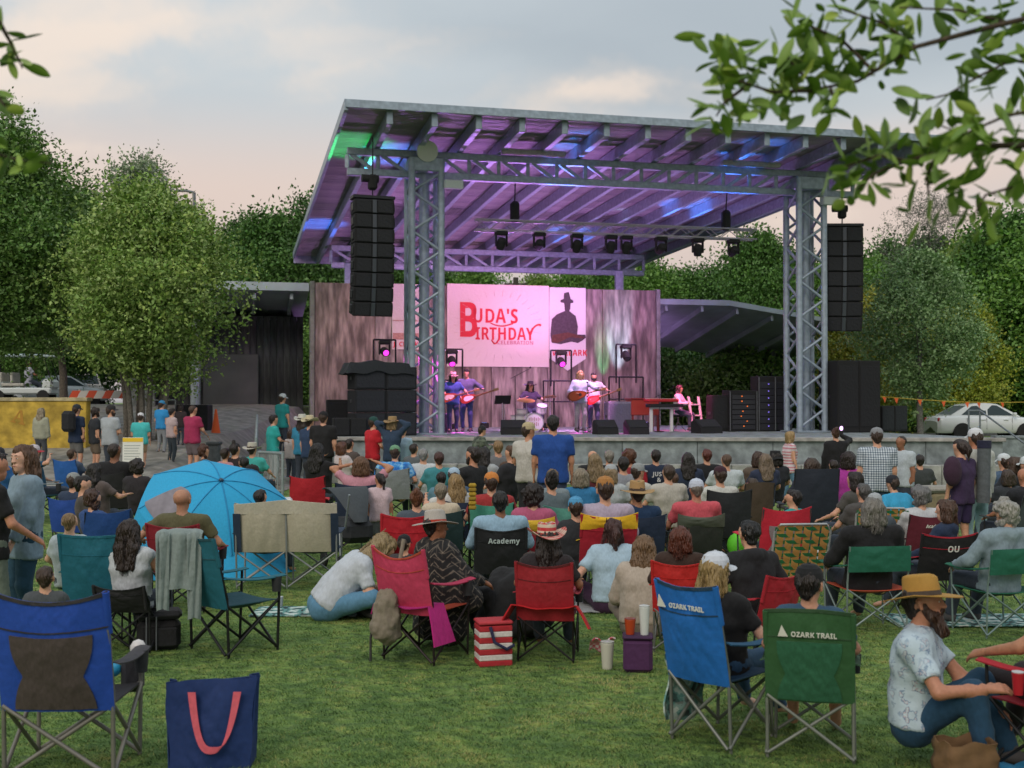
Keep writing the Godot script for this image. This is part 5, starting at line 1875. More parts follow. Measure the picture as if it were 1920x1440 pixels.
	if o.has("beard"):
		var r := Sdf.new()
		var bl: float = o.get("beard_len", 0.0)
		r.add(hp.call(0, -0.075, 0.05), hp.call(0, -0.1 - bl, 0.06 + bl * 0.4), 0.05, 0.028 + bl * 0.15, 0.02)
		for m in [-1.0, 1.0]:
			r.add(hp.call(0.07 * m, -0.01, 0.015), hp.call(0.045 * m, -0.075, 0.045), 0.02, 0.034, 0.02)
			r.add(hp.call(0.0, -0.04, 0.098), hp.call(0.035 * m, -0.06, 0.08), 0.012, 0.014, 0.012)
		r.rough = 0.008
		r.grain = Vector3(2400, 700, 2400)
		var rm := MB.new()
		r.into(rm, 0.009 if near else minf(cell, 0.02))
		part(rm.mesh(), "beard", mat(o.beard, "hair"), root)
	if near and o.get("eyes", false):
		for m in [-1.0, 1.0]:
			var e := MB.new()
			e.ball(hp.call(0.031 * m, 0.012, 0.088), Vector3(0.013, 0.0075, 0.011), 10, B)
			var eye := part(e.mesh(), "eye", mat("#d6d0c8", "paint"), root)
			var ir := MB.new()
			ir.ball(hp.call(0.031 * m, 0.012, 0.0965), Vector3(0.006, 0.0062, 0.004), 8, B)
			part(ir.mesh(), "iris", mat("#2e211a", "paint"), eye)
			var br := MB.new()
			br.tube([hp.call(0.014 * m, 0.034, 0.103), hp.call(0.032 * m, 0.039, 0.1), hp.call(0.05 * m, 0.032, 0.087)], 0.0045, 5, 0.003)
			part(br.mesh(), "eyebrow", mat(o.get("hc", "#4a3527"), "hair"), root)
		if not o.has("beard"):
			var lp := MB.new()
			lp.tube([hp.call(-0.024, -0.059, 0.088), hp.call(0, -0.0585, 0.0965), hp.call(0.024, -0.059, 0.088)], 0.0055, 6)
			part(lp.mesh(), "lips", mat("#a8605a", "skin"), root)
	# --- hat
	if o.has("hat"):
		hat(root, o.hat, o.get("hatc", "#333333"), Transform3D(B, hp.call(0, 0.065, -0.006)), o.get("hatc2", ""), o.get("hatm", ""))
	return root

func p_shows_feet(o: Dictionary) -> bool:
	return o.get("p", "sit") != "sit"

func hair_strands(mb: MB, hp: Callable, o: Dictionary, label: String) -> void:
	var r := RandomNumberGenerator.new()
	r.seed = label.hash()
	var ln: float = o.get("len", 0.3) if o.get("hair") == "long" else 0.14
	for i in 130:
		var a := r.randf_range(-1.0, 1.0)
		var z0 := -0.125 + 0.12 * absf(a)
		var p0: Vector3 = hp.call(0.085 * a, 0.06 + r.randfn() * 0.03, z0 * 0.85)
		var p1: Vector3 = hp.call(0.118 * a + r.randfn() * 0.006, -0.1, z0 - 0.005 + r.randfn() * 0.006)
		var p2: Vector3 = hp.call(0.11 * a + r.randfn() * 0.016, -ln - 0.02 - r.randf() * 0.05, z0 - 0.01 + r.randfn() * 0.014)
		mb.tube([p0, p0.lerp(p1, 0.55) + (p1 - p0).cross(Vector3.UP) * 0.05, p1, p2], 0.004, 4, 0.0012)

# crown and brim of a hat; t is the head's frame with the face towards -z
func hat(root: Node3D, kind: String, hex: String, t: Transform3D, hex2: String, pat := "") -> void:
	var key := "hat_" + kind
	if not cache.has(key):
		var cr := MB.new()
		var br := MB.new()
		var bd := MB.new()
		match kind:
			"cap":
				var sg := -1.0
				cr.lathe([Vector2(0.099, -0.025), Vector2(0.1, 0.0), Vector2(0.096, 0.03), Vector2(0.08, 0.062), Vector2(0.05, 0.083), Vector2(0.012, 0.091), Vector2(0.012, 0.096), Vector2(0, 0.097)], 22, Transform3D(Basis.IDENTITY.scaled(Vector3(0.94, 1.0, 1.08)), Vector3.ZERO))
				br.grid(12, 5, func(u: float, v: float):
					var a := lerpf(-1.15, 1.15, u)
					var r0 := Vector3(sin(a) * 0.092, -0.012, cos(a) * 0.104 * sg)
					var out := 0.072 * cos(a * 1.05)
					return r0 + Vector3(sin(a) * 0.35, 0.0, sg) * out * v + Vector3(0, -0.018 * v - 0.022 * absf(sin(a)) * v, 0), 0.005)
			"straw", "cowboy", "fedora", "bucket", "wide":
				var bw: float = {"straw": 0.19, "cowboy": 0.2, "fedora": 0.16, "bucket": 0.14, "wide": 0.21}[kind]
				var ch: float = {"straw": 0.115, "cowboy": 0.13, "fedora": 0.115, "bucket": 0.085, "wide": 0.13}[kind]
				var curl: float = {"straw": 0.03, "cowboy": 0.075, "fedora": 0.02, "bucket": -0.05, "wide": 0.012}[kind]
				cr.grid(28, 9, func(u: float, v: float):
					var a := u * TAU
					var rr := 0.098 * (1.0 - 0.13 * v) if v < 0.72 else 0.098 * 0.906 * sqrt(maxf(0.0, 1.0 - pow((v - 0.72) / 0.28, 2.0)))
					var y := ch * minf(v / 0.72, 1.0) * 0.9 + (0.1 * ch * sin(maxf(0.0, v - 0.72) / 0.28 * PI * 0.5) if v > 0.72 else 0.0)
					if kind in ["cowboy", "fedora", "wide"]:
						y -= 0.032 * smoothstep(0.6, 1.0, v) * (1.0 - smoothstep(0.0, 0.05, absf(rr * sin(a))))
						if v > 0.35 and cos(a) < -0.3:
							rr *= 1.0 - 0.16 * smoothstep(0.35, 0.8, v) * absf(sin(a * 2.0))
					return Vector3(sin(a) * rr * 0.95, y - 0.02, cos(a) * rr * 1.1), 0.004)
				br.grid(36, 5, func(u: float, v: float):
					var a := u * TAU
					var rr := lerpf(0.096, bw, v)
					var y := -0.018 + curl * v * v * absf(sin(a)) * absf(sin(a)) - (0.02 * v * absf(cos(a)) if kind != "bucket" else 0.0) + (curl * v if kind == "bucket" else 0.0)
					return Vector3(sin(a) * rr * (0.93 if kind == "cowboy" else 0.97), y, cos(a) * rr * 1.08), 0.005)
				bd.grid(28, 1, func(u: float, v: float):
					var a := u * TAU
					var rr := 0.1005 - 0.003 * v
					return Vector3(sin(a) * rr * 0.95, -0.014 + 0.026 * v, cos(a) * rr * 1.1), 0.003)
			"beanie":
				cr.lathe([Vector2(0.1, -0.03), Vector2(0.102, 0.0), Vector2(0.096, 0.04), Vector2(0.07, 0.075), Vector2(0.03, 0.092), Vector2(0, 0.095)], 20)
		cache[key] = [cr.mesh(), br.mesh(), bd.mesh()]
	var ms: Array = cache[key]
	var stuff := "straw" if kind in ["straw", "wide"] else "cloth"
	var hm: Material = pattern(pat) if pat else mat(hex, stuff)
	var c := part(ms[0], "hat", hm, root, t)
	if ms[1].get_surface_count():
		part(ms[1], "brim", mat(hex2, stuff) if hex2 and kind == "cap" else hm, c)
	if ms[2].get_surface_count() and kind != "bucket":
		part(ms[2], "hat_band", mat(hex2 if hex2 else "#4a3a2c", "cloth"), c)

# ---------- folding chairs; they face -z, as the figures do
var wrinkle := FastNoiseLite.new()
func crease(u: float, v: float, sd: float) -> float:
	# slack cloth: soft hollows and a few sharper pulls
	var a := wrinkle.get_noise_3d(u * 260.0, v * 200.0, sd * 40.0)
	return a + 0.5 * (1.0 - 2.0 * absf(wrinkle.get_noise_3d(u * 330.0 + v * 240.0, v * 150.0, sd * 40.0 + 90.0)))

func panel_mesh(key: String, w: float, y0: float, y1: float, z0: float, z1: float, dip: float, sag: float, inset := 0.0, part_w := 1.0, t0 := 0.0, t1 := 1.0, off := 0.0, fine := 0) -> ArrayMesh:
	var id := "panel_%s_%f_%f_%f_%f_%f_%d" % [key, w, y0, y1, inset, dip, fine]
	if not cache.has(id):
		var mb := MB.new()
		mb.grid(30 if fine else 12, 30 if fine else 10, func(s: float, tt: float):
			var t := lerpf(t0, t1, tt)
			var q := (s * 2.0 - 1.0) * part_w * (1.0 if part_w == 1.0 else 1.0 - 0.3 * pow(1.0 - absf(tt * 2.0 - 0.9), 2.0) * 0.9)
			var bow := 1.0 - q * q
			var y := lerpf(y0, y1, t) - dip * bow * t * t
			var narrow := 1.0 - inset * sin(t * PI * 0.9)
			return Vector3(q * w * 0.5 * narrow, y, lerpf(z0, z1, t) + sag * bow * (0.4 + 0.6 * sin(t * PI)) + off + crease(q * 0.5, t, fine) * 0.016 * (1.0 - q * q)), 0.007)
		cache[id] = mb.mesh()
	return cache[id]

func rod_mesh(a: Vector3, b: Vector3, r: float) -> ArrayMesh:
	var id := "rod%s%s%f" % [a, b, r]
	if not cache.has(id):
		var mb := MB.new()
		mb.cyl(a, b, r, r, 7)
		cache[id] = mb.mesh()
	return cache[id]

func camp_chair(label: String, at: Vector3, yaw: float, o: Dictionary) -> Node3D:
	var c := thing("camp_chair", label, "chair", at, yaw, o.get("group", "folding camp chairs on the lawn"))
	var k: float = o.get("k", 1.0)
	c.scale = Vector3(k, k, k)
	var w: float = o.get("w", 0.56)
	var hb: float = o.get("h", 0.92)
	var frame := mat(o.get("frame", "#2b2d2f"), "steel")
	var cloth := mat(o.get("c", "#223a66"), "canvas")
	var seat := mat(o.get("c2", o.get("c", "#223a66")), "canvas")
	var zb := 0.24
	var zf := -0.26
	var x := w * 0.5
	var ys := 0.43
	var low: bool = o.get("low", false)   # a director style strap instead of a full back
	var zt := zb + (0.13 if not low else 0.06)
	var r: float = o.get("r", 0.0095)
	var fine := int(-at.z * 10.0) if -at.z < 12.5 else 0
	for s in [-1.0, 1.0]:
		part(rod_mesh(Vector3(x * s, 0, zb - 0.02), Vector3(x * s, 0.5, zb), r), "leg", frame, c)
		part(rod_mesh(Vector3(x * s, 0.49, zb), Vector3(x * s, hb, zt), r), "back_post", frame, c)
		part(rod_mesh(Vector3(x * s, 0, zf), Vector3(x * s, 0.62, zf - 0.02), r), "leg", frame, c)
		part(rod_mesh(Vector3(x * s, ys, zb), Vector3(x * s, 0.03, zf), r), "brace", frame, c)
		part(rod_mesh(Vector3(x * s * 1.02, 0.03, zb), Vector3(x * s * 1.02, ys, zf), r), "brace", frame, c)
	for z in [zb, zf]:
		part(rod_mesh(Vector3(-x, ys, z + r), Vector3(x, 0.03, z + r), r), "brace", frame, c)
		part(rod_mesh(Vector3(-x, 0.03, z - r), Vector3(x, ys, z - r), r), "brace", frame, c)
	if low:
		part(panel_mesh("low", w + 0.02, hb - 0.24, hb, zt - 0.02, zt, 0.0, 0.02), "backrest", cloth, c)
	else:
		part(panel_mesh("back" + str(o.get("dip", 0.045)), w + 0.02, 0.4, hb + 0.02, zb, zt, o.get("dip", 0.045), 0.05, o.get("inset", 0.0), 1.0, 0.0, 1.0, 0.0, fine), "backrest", cloth, c)
		if fine:   # bound edges and the sleeves that hold the posts
			part(panel_mesh("hem", w + 0.02, 0.4, hb + 0.02, zb, zt, o.get("dip", 0.045), 0.05, 0.0, 1.0, 0.965, 1.0, 0.006, fine), "hem", seat, c)
			part(panel_mesh("seam", w + 0.02, 0.4, hb + 0.02, zb, zt, o.get("dip", 0.045), 0.05, 0.0, 1.0, 0.70, 0.712, 0.005, fine), "seam", seat, c)
			for s in [-1.0, 1.0]:
				part(rod_mesh(Vector3(x * s, hb - 0.22, lerpf(zb, zt, 0.55)), Vector3(x * s, hb + 0.012, zt + 0.003), r + 0.008), "post_sleeve", cloth, c)
	if not cache.has("seat%f" % w):
		var mb := MB.new()
		mb.grid(10, 10, func(s: float, t: float):
			var q := s * 2.0 - 1.0
			return Vector3(q * x, ys - 0.07 * (1.0 - q * q) * sin(t * PI * 0.85 + 0.25), lerpf(zf, zb, t)), 0.008)
		cache["seat%f" % w] = mb.mesh()
	part(cache["seat%f" % w], "seat", seat, c)
	if not o.get("armless", false):
		for s in [-1.0, 1.0]:
			var id := "arm%f%f" % [w, s]
			if not cache.has(id):
				var mb := MB.new()
				mb.grid(3, 8, func(u: float, t: float): return Vector3(x * s + (u - 0.5) * 0.09 * s, lerpf(0.66, 0.63, t) - 0.025 * sin(t * PI) + 0.01 * sin(u * PI), lerpf(zb + 0.03, zf - 0.06, t)), 0.008)
				cache[id] = mb.mesh()
			part(cache[id], "armrest", mat(o.get("arm", o.get("c", "#223a66")), "canvas"), c)
		if o.get("cup", true):
			if not cache.has("cup"):
				var mb := MB.new()
				mb.lathe([Vector2(0, -0.13), Vector2(0.036, -0.13), Vector2(0.045, 0.0), Vector2(0.042, 0.0), Vector2(0.033, -0.12), Vector2(0, -0.12)], 12)
				cache["cup"] = mb.mesh()
			part(cache["cup"], "cup_holder", mat("#2f3134", "canvas"), c, xf(Vector3(x + 0.012, 0.63, zf + 0.02)))
	if o.has("mesh"):   # see-through panel in the middle of the back
		part(panel_mesh("centre", w + 0.02, 0.4, hb + 0.02, zb, zt, o.get("dip", 0.045), 0.05, o.get("inset", 0.0), 0.72, 0.02, 0.66, 0.009, fine), "mesh_panel", mat(o.mesh, "cloth"), c)
	if o.has("band"):
		part(panel_mesh("band", w + 0.03, hb - 0.14, hb + 0.03, zt - 0.022, zt + 0.006, 0.05, 0.052), "head_band", mat(o.band, "canvas"), c)
	if o.has("words"):
		var tm := text_mesh(o.words, o.get("size", 0.042))
		var tilt := atan2(zt - zb, hb - 0.45)
		part(tm, "lettering", mat(o.get("ink", "#d8d8cf")), c, Transform3D(Basis(Vector3.RIGHT, tilt), Vector3(0.03, hb - o.get("drop", 0.13), zt + 0.062 - o.get("drop", 0.13) * 0.2)))
		if o.get("mark", false):
			var pk := MB.new()
			pk.ext(PackedVector2Array([Vector2(-0.035, -0.03), Vector2(0.03, -0.03), Vector2(-0.01, 0.05)]), 0.004)
			part(pk.mesh(), "logo", mat(o.get("ink", "#d8d8cf")), c, Transform3D(Basis(Vector3.RIGHT, tilt), Vector3(-0.165, hb - o.get("drop", 0.13) + 0.01, zt + 0.052 - o.get("drop", 0.13) * 0.2)))
	return c

# a double chair with a cream back
func love_seat(label: String, at: Vector3, yaw: float) -> void:
	var c := thing("double_camp_chair", label, "chair", at, yaw, "folding camp chairs on the lawn")
	var fr := mat("#9aa0a0", "steel")
	var navy := mat("#22344a", "canvas")
	for xx in [-0.56, 0.0, 0.56]:
		part(rod_mesh(Vector3(xx, 0, 0.24), Vector3(xx, 0.98, 0.36), 0.011), "back_post", fr, c)
		part(rod_mesh(Vector3(xx, 0, -0.26), Vector3(xx, 0.6, -0.28), 0.011), "leg", fr, c)
	for s in [-1.0, 1.0]:
		for z in [0.25, -0.26]:
			part(rod_mesh(Vector3(0.02 * s, 0.42, z), Vector3(0.56 * s, 0.03, z), 0.011), "brace", fr, c)
			part(rod_mesh(Vector3(0.02 * s, 0.03, z + 0.02), Vector3(0.56 * s, 0.42, z + 0.02), 0.011), "brace", fr, c)
		var b := MB.new()
		b.grid(12, 10, func(u: float, t: float):
			var q := u * 2.0 - 1.0
			return Vector3((0.275 + q * 0.275) * s, lerpf(0.42, 0.98 - 0.03 * (0.5 - 0.5 * q) * 0.0, t) - 0.035 * (1.0 - q * q) * t, lerpf(0.25, 0.37, t) + 0.06 * (1.0 - q * q) * (0.5 + 0.5 * sin(t * 3.0)) + 0.006 * sin(q * 11.0 + t * 4.0)), 0.008)
		part(b.mesh(), "backrest", mat("#b9b49f", "canvas"), c)
		var e := MB.new()
		e.grid(2, 8, func(u: float, t: float): return Vector3((0.5 + u * 0.085) * s, lerpf(0.42, 0.86, t), lerpf(0.268, 0.372, t) + 0.02 * (1.0 - u)), 0.01)
		part(e.mesh(), "side_trim", navy, c)
	var hp := MB.new()
	hp.grid(16, 3, func(u: float, t: float):
		var q := u * 2.0 - 1.0
		return Vector3(q * 0.57, 0.875 + 0.11 * t + 0.05 * (1.0 - absf(q)) * t - 0.02, 0.36 + 0.03 * t + 0.035 * absf(sin(q * PI))), 0.008)
	part(hp.mesh(), "head_flap", mat("#c3bfad", "canvas"), c)
	var st := MB.new()
	st.grid(12, 6, func(u: float, t: float): return Vector3((u - 0.5) * 1.12, 0.42 - 0.05 * absf(sin(u * TAU)) * sin(t * PI), lerpf(-0.26, 0.25, t)), 0.01)
	part(st.mesh(), "seat", navy, c)
	for s in [-1.0, 1.0]:
		var am := MB.new()
		am.grid(2, 6, func(u: float, t: float): return Vector3(0.56 * s + (u - 0.5) * 0.09, 0.63, lerpf(0.28, -0.3, t)), 0.01)
		part(am.mesh(), "armrest", navy, c)

# the old webbed lawn chair
func web_chair(label: String, at: Vector3, yaw: float, only_top := false) -> void:
	var c := thing("webbed_lawn_chair", label, "chair", at, yaw, "webbed lawn chairs")
	var al := mat("#b8bdbf", "steel")
	var fr := MB.new()
	fr.tube([Vector3(-0.28, 0.36, 0.2), Vector3(-0.28, 0.86, 0.36), Vector3(-0.23, 0.93, 0.385), Vector3(0.23, 0.93, 0.385), Vector3(0.28, 0.86, 0.36), Vector3(0.28, 0.36, 0.2)], 0.012, 8)
	part(fr.mesh(), "back_frame", al, c)
	var sf := MB.new()
	sf.tube([Vector3(-0.28, 0.37, 0.22), Vector3(-0.28, 0.4, -0.24), Vector3(0.28, 0.4, -0.24), Vector3(0.28, 0.37, 0.22)], 0.012, 8)
	part(sf.mesh(), "seat_frame", al, c)
	for s in [-1.0, 1.0]:
		var lg := MB.new()
		lg.tube([Vector3(0.3 * s, 0.6, 0.3), Vector3(0.3 * s, 0.6, -0.22), Vector3(0.3 * s, 0.02, -0.3)], 0.011, 8)
		part(lg.mesh(), "leg", al, c)
		var lb := MB.new()
		lb.tube([Vector3(0.3 * s, 0.6, -0.05), Vector3(0.3 * s, 0.02, 0.3)], 0.011, 8)
		part(lb.mesh(), "leg", al, c)
		var am := MB.new()
		am.rbox(Vector3(0.3 * s, 0.615, 0.06), Vector3(0.05, 0.025, 0.42), 0.008)
		part(am.mesh(), "armrest", mat("#d6d8d6", "paint"), c)
	part(rod_mesh(Vector3(-0.3, 0.02, 0.3), Vector3(0.3, 0.02, 0.3), 0.011), "foot_rail", al, c)
	part(rod_mesh(Vector3(-0.3, 0.02, -0.3), Vector3(0.3, 0.02, -0.3), 0.011), "foot_rail", al, c)
	var g := mat("#1f6b3c", "canvas")
	var y := mat("#b98a4a", "canvas")
	var n := 6
	var rows := 8
	for i in n:   # upright straps
		var b := MB.new()
		b.grid(2, rows * 2, func(u: float, t: float):
			var xx := -0.265 + 0.53 * (i + 0.1 + 0.8 * u) / n
			return Vector3(xx, lerpf(0.4, 0.925, t), lerpf(0.21, 0.385, t) + 0.005 * cos((t * rows + i) * PI)), 0.003)
		part(b.mesh(), "strap", y, c)
	for k in rows:   # crossing straps
		var b := MB.new()
		b.grid(n * 2, 1, func(u: float, v: float):
			var t := (k + 0.14 + 0.55 * v) / rows
			return Vector3(lerpf(-0.28, 0.28, u), lerpf(0.4, 0.925, t), lerpf(0.21, 0.385, t) - 0.005 * cos((u * n + k) * PI + 0.5)), 0.003)
		part(b.mesh(), "strap", g, c)
	for k in 5:
		var b := MB.new()
		b.grid(2, 4, func(u: float, t: float): return Vector3(lerpf(-0.28, 0.28, t), 0.385 - 0.02 * sin(t * PI), lerpf(-0.22, 0.2, (k + 0.1 + 0.8 * u) / 5.0)), 0.003)
		part(b.mesh(), "strap", g if k % 2 else y, c)

func head_rise(o: Dictionary) -> float:
	var base: float = {"sit": 1.15, "stand": 1.61, "ground": 0.79, "kneel": 0.75, "stool": 1.28}[o.get("p", "sit")]
	return base + ({"cap": 0.163, "beanie": 0.16, "bucket": 0.14}.get(o.hat, 0.175) if o.has("hat") else (0.195 if o.get("hair", "short") == "top_bun" else 0.125))

# a person whose head top shows at a pixel row; with d = 0 the distance follows from the usual height
func pp(label: String, px: float, top: float, d: float, yaw: float, o: Dictionary) -> Node3D:
	var rise := head_rise(o)
	if d == 0.0:
		d = (CAMH - rise) * F / (top - HZ)
	var g := ground(px, d)
	if o.has("y"):
		g.y = o.y
	var k: float = o.get("k", clampf((CAMH - (top - HZ) * d / F - g.y) / rise, 0.6, 1.14))
	return figure(label, g, yaw, k, d, o)

func sc(label: String, px: float, top: float, d: float, yaw: float, o: Dictionary, clabel: String, co: Dictionary) -> void:
	var n := pp(label, px, top, d, yaw, o)
	var at := n.position
	co.merge({"k": clampf(n.scale.x, 0.86, 1.08)})
	var turn: float = co.get("yaw", yaw)
	camp_chair(clabel, at, turn, co)

func build_crowd() -> void:
	crowd_queue()
	crowd_standing()
	crowd_back_rows()
	crowd_middle()
	crowd_front()

func crowd_queue() -> void:
	var grp := "people queueing on the plaza"
	pp("woman with long grey-blonde hair in a sage sweater before the yellow wall", 77, 765, 26.5, -0.3, {"p": "stand", "f": true, "sh": "#a3a692", "sl": 2, "hair": "long", "hc": "#b3a58a", "len": 0.24, "tr": "#4b4f55", "group": grp})
	var bp := pp("man in a navy tee and dark cap carrying a black backpack", 143, 757, 25.5, -0.5, {"p": "stand", "sw": 0.2, "g": 1.05, "sh": "#24344f", "hat": "cap", "hatc": "#2a3038", "tr": "#6a6a68", "shorts": true, "group": grp})
	var bm := MB.new()
	bm.rbox(Vector3.ZERO, Vector3(0.36, 0.46, 0.2), 0.07)
	solid(bm.mesh(), "backpack", "black backpack worn by the man in the navy tee", "backpack", mat("#1d1f24", "cloth"), bp.position + Vector3(-0.08, 1.22, 0.22), -0.5)
	pp("dark haired teenager in a charcoal tee standing in the queue", 178, 765, 25.5, -0.9, {"p": "stand", "sw": 0.16, "sh": "#2c3036", "hair": "curly", "hc": "#33251d", "tr": "#6b5f50", "shorts": true, "group": grp})
	pp("bearded man in a pale grey tee and dark cap looking sideways", 207, 758, 25.0, -0.5, {"p": "stand", "sw": 0.2, "g": 1.1, "sh": "#a8b0b5", "hat": "cap", "hatc": "#2e2c2e", "beard": "#4a3020", "look": -0.7, "tr": "#39424c", "rh": Vector3(0.1, 1.1, -0.25), "group": grp})
	pp("man in an aqua polo and white cap by the notice board", 264, 773, 26.0, 0.1, {"p": "stand", "sw": 0.2, "g": 1.15, "sh": "#4dc4c2", "hat": "cap", "hatc": "#d8dade", "tr": "#a58d6c", "shorts": true, "collar": true, "group": grp})
	pp("man in a bright blue shirt and blue cap by the slender stems", 303, 750, 28.0, -0.4, {"p": "stand", "sw": 0.19, "sh": "#2f93d3", "hat": "cap", "hatc": "#3f8fc0", "tr": "#8b9297", "sl": 1, "group": grp})
	pp("dark haired woman in a pale pink tee in the queue", 322, 766, 27.0, -0.7, {"p": "stand", "f": true, "sw": 0.17, "sh": "#c0adae", "hair": "short", "hc": "#2c211e", "tr": "#36424a", "group": grp})
	pp("dark clothed person half hidden behind the pink tee woman", 339, 759, 29.0, -0.2, {"p": "stand", "f": true, "sh": "#3b3134", "hair": "bob", "hc": "#2b1f1b", "group": grp})
	pp("balding man in a raspberry tee at the end of the queue", 361, 760, 26.5, -0.6, {"p": "stand", "sw": 0.21, "g": 1.15, "sh": "#a8305a", "hair": "buzz", "hc": "#5b463a", "tr": "#6e6467", "shorts": true, "group": grp, "rh": Vector3(0.2, 1.0, -0.3), "lh": Vector3(-0.15, 1.05, -0.3)})

func crowd_standing() -> void:
	pp("man in a teal tee and pale cap on the stage steps", 529, 737, 31.0, -0.7, {"p": "stand", "sw": 0.19, "sh": "#1f8f90", "hat": "cap", "hatc": "#c3ccd0", "tr": "#2f3a48", "y": 0.62})
	pp("dark haired man in a turquoise tee and pale trousers by the rail", 512, 778, 28.5, -1.0, {"p": "stand", "sh": "#2fb0ab", "tr": "#b9c3c2", "hc": "#2c2019", "lh": Vector3(-0.1, 1.1, -0.3), "rh": Vector3(0.12, 1.1, -0.3)})
	pp("child in a pale top on the steps behind the rail", 545, 790, 29.5, -0.5, {"p": "stand", "sh": "#b9b3b3", "sw": 0.15, "f": true, "hc": "#4a3527", "hair": "bob", "k": 0.8})
	pp("person in a white cowboy hat and blue shirt near the steps", 566, 776, 28.0, -0.4, {"p": "stand", "sh": "#3285a8", "hat": "cowboy", "hatc": "#cfd0c4", "f": true, "hair": "long", "hc": "#3a2c24"})
	pp("man in a cream cowboy hat and navy shirt near the steps", 580, 778, 26.5, -0.6, {"p": "stand", "sw": 0.2, "sh": "#2c4262", "hat": "cowboy", "hatc": "#d0c6a3", "tr": "#3a4452"})
	pp("broad man in a black tee and black cap before the stage speakers", 606, 770, 25.5, -0.2, {"p": "stand", "sw": 0.21, "g": 1.15, "sh": "#191a1c", "hat": "cap", "hatc": "#1b1c1f", "tr": "#26282c"})
	pp("man in a red tee and dark green cap facing the stage edge", 699, 780, 25.5, -0.9, {"p": "stand", "sw": 0.19, "sh": "#c5202e", "hat": "cap", "hatc": "#1f4a45", "tr": "#3a3a3e", "rh": Vector3(0.15, 1.0, -0.25)})
	pp("woman in a straw hat and navy sweater with her hands behind her head", 735, 779, 25.0, -0.5, {"p": "stand", "f": true, "sl": 2, "sh": "#2c4058", "hat": "straw", "hatc": "#b99a6a", "hair": "bob", "hc": "#a48a63", "lh": Vector3(-0.1, 1.62, 0.08), "rh": Vector3(0.14, 1.68, -0.02), "lpole": Vector3(-1, 0.3, 0), "rpole": Vector3(1, 0.2, -0.2)})
	pp("person in a pale blue shirt beside the straw hat woman", 755, 800, 25.6, -0.3, {"p": "stand", "sh": "#a9c6d6", "sl": 2, "hc": "#3a2a20", "k": 0.9})
	pp("photographer in a camouflage jacket crouching at the stage front", 890, 795, 27.2, -1.1, {"p": "stand", "sl": 2, "shm": "camo", "hat": "beanie", "hatc": "#23262a", "lean": 0.35, "lh": Vector3(-0.1, 1.2, -0.45), "rh": Vector3(0.12, 1.2, -0.45)})
	pp("man in an off-white polo and khaki cap standing among the chairs", 990, 790, 18.3, -0.5, {"p": "stand", "sw": 0.19, "sh": "#c3c1b8", "hat": "cap", "hatc": "#b8aa86", "tr": "#2a2c31", "look": -0.7, "collar": true, "lh": Vector3(-0.12, 1.12, -0.26), "rh": Vector3(0.14, 1.1, -0.28), "skin": "#c08a6a"})
	pp("tall man in a royal blue tee standing among the chairs", 1037, 779, 17.3, 0.05, {"p": "stand", "sw": 0.21, "g": 1.08, "sh": "#1f4b96", "hc": "#1f1916", "tr": "#394560", "skin": "#c08a6a"})
	pp("small girl in a pink-white tee and grey shorts beside the cream double chair", 712, 900, 15.0, 0.25, {"p": "stand", "f": true, "sw": 0.16, "sh": "#cfb9bf", "shorts": true, "tr": "#6f7374", "hair": "tail", "hc": "#251c19", "skin": "#b98465", "k": 0.68, "look": 0.5})
	pp("blonde woman in a stars and stripes tank top walking by the seat wall", 1480, 809, 22.5, -1.4, {"p": "stand", "f": true, "sl": 0, "shm": "flag", "hair": "bob", "hc": "#c0a06a", "tr": "#5f86a3", "lf": Vector3(-0.1, 0.08, 0.2), "rf": Vector3(0.1, 0.08, -0.18)})
	pp("woman in black holding up a lit phone by the seat wall", 1567, 803, 22.5, 0.0, {"p": "stand", "f": true, "sl": 2, "sh": "#17181b", "hair": "bun", "hc": "#5a3b2c", "rh": Vector3(0.16, 1.6, -0.3), "tr": "#24262b"})
	pp("man in a grey gingham shirt and grey cap standing with his back turned", 1644, 800, 16.8, -0.1, {"p": "stand", "sw": 0.21, "g": 1.15, "shm": "gingham", "hat": "cap", "hatc": "#85888c", "tr": "#2f4557", "collar": true})
	pp("man in a white and blue shirt turned round and waving one hand", 1690, 817, 18.6, 2.2, {"p": "stand", "sw": 0.2, "g": 1.1, "face": true, "sh": "#b6c3c9", "hair": "buzz", "hc": "#33261f", "skin": "#96674a", "rh": Vector3(0.32, 1.35, -0.28), "rpole": Vector3(0.6, -1, 0), "collar": true})
	pp("man in a white cap and pale jeans carrying a dark shoulder bag", 1830, 801, 15.5, 0.3, {"p": "stand", "sw": 0.19, "sh": "#b9bdb7", "sl": 2, "hat": "cap", "hatc": "#d3d6da", "tr": "#9cc0c6", "skin": "#b87d5e", "feet": true})
	pp("person in purple shorts carrying a folded purple chair bag", 1802, 826, 15.2, 0.5, {"p": "stand", "f": true, "sh": "#3b2b4c", "shorts": true, "tr": "#33274f", "hair": "tail", "hc": "#3a2a24", "k": 0.93})

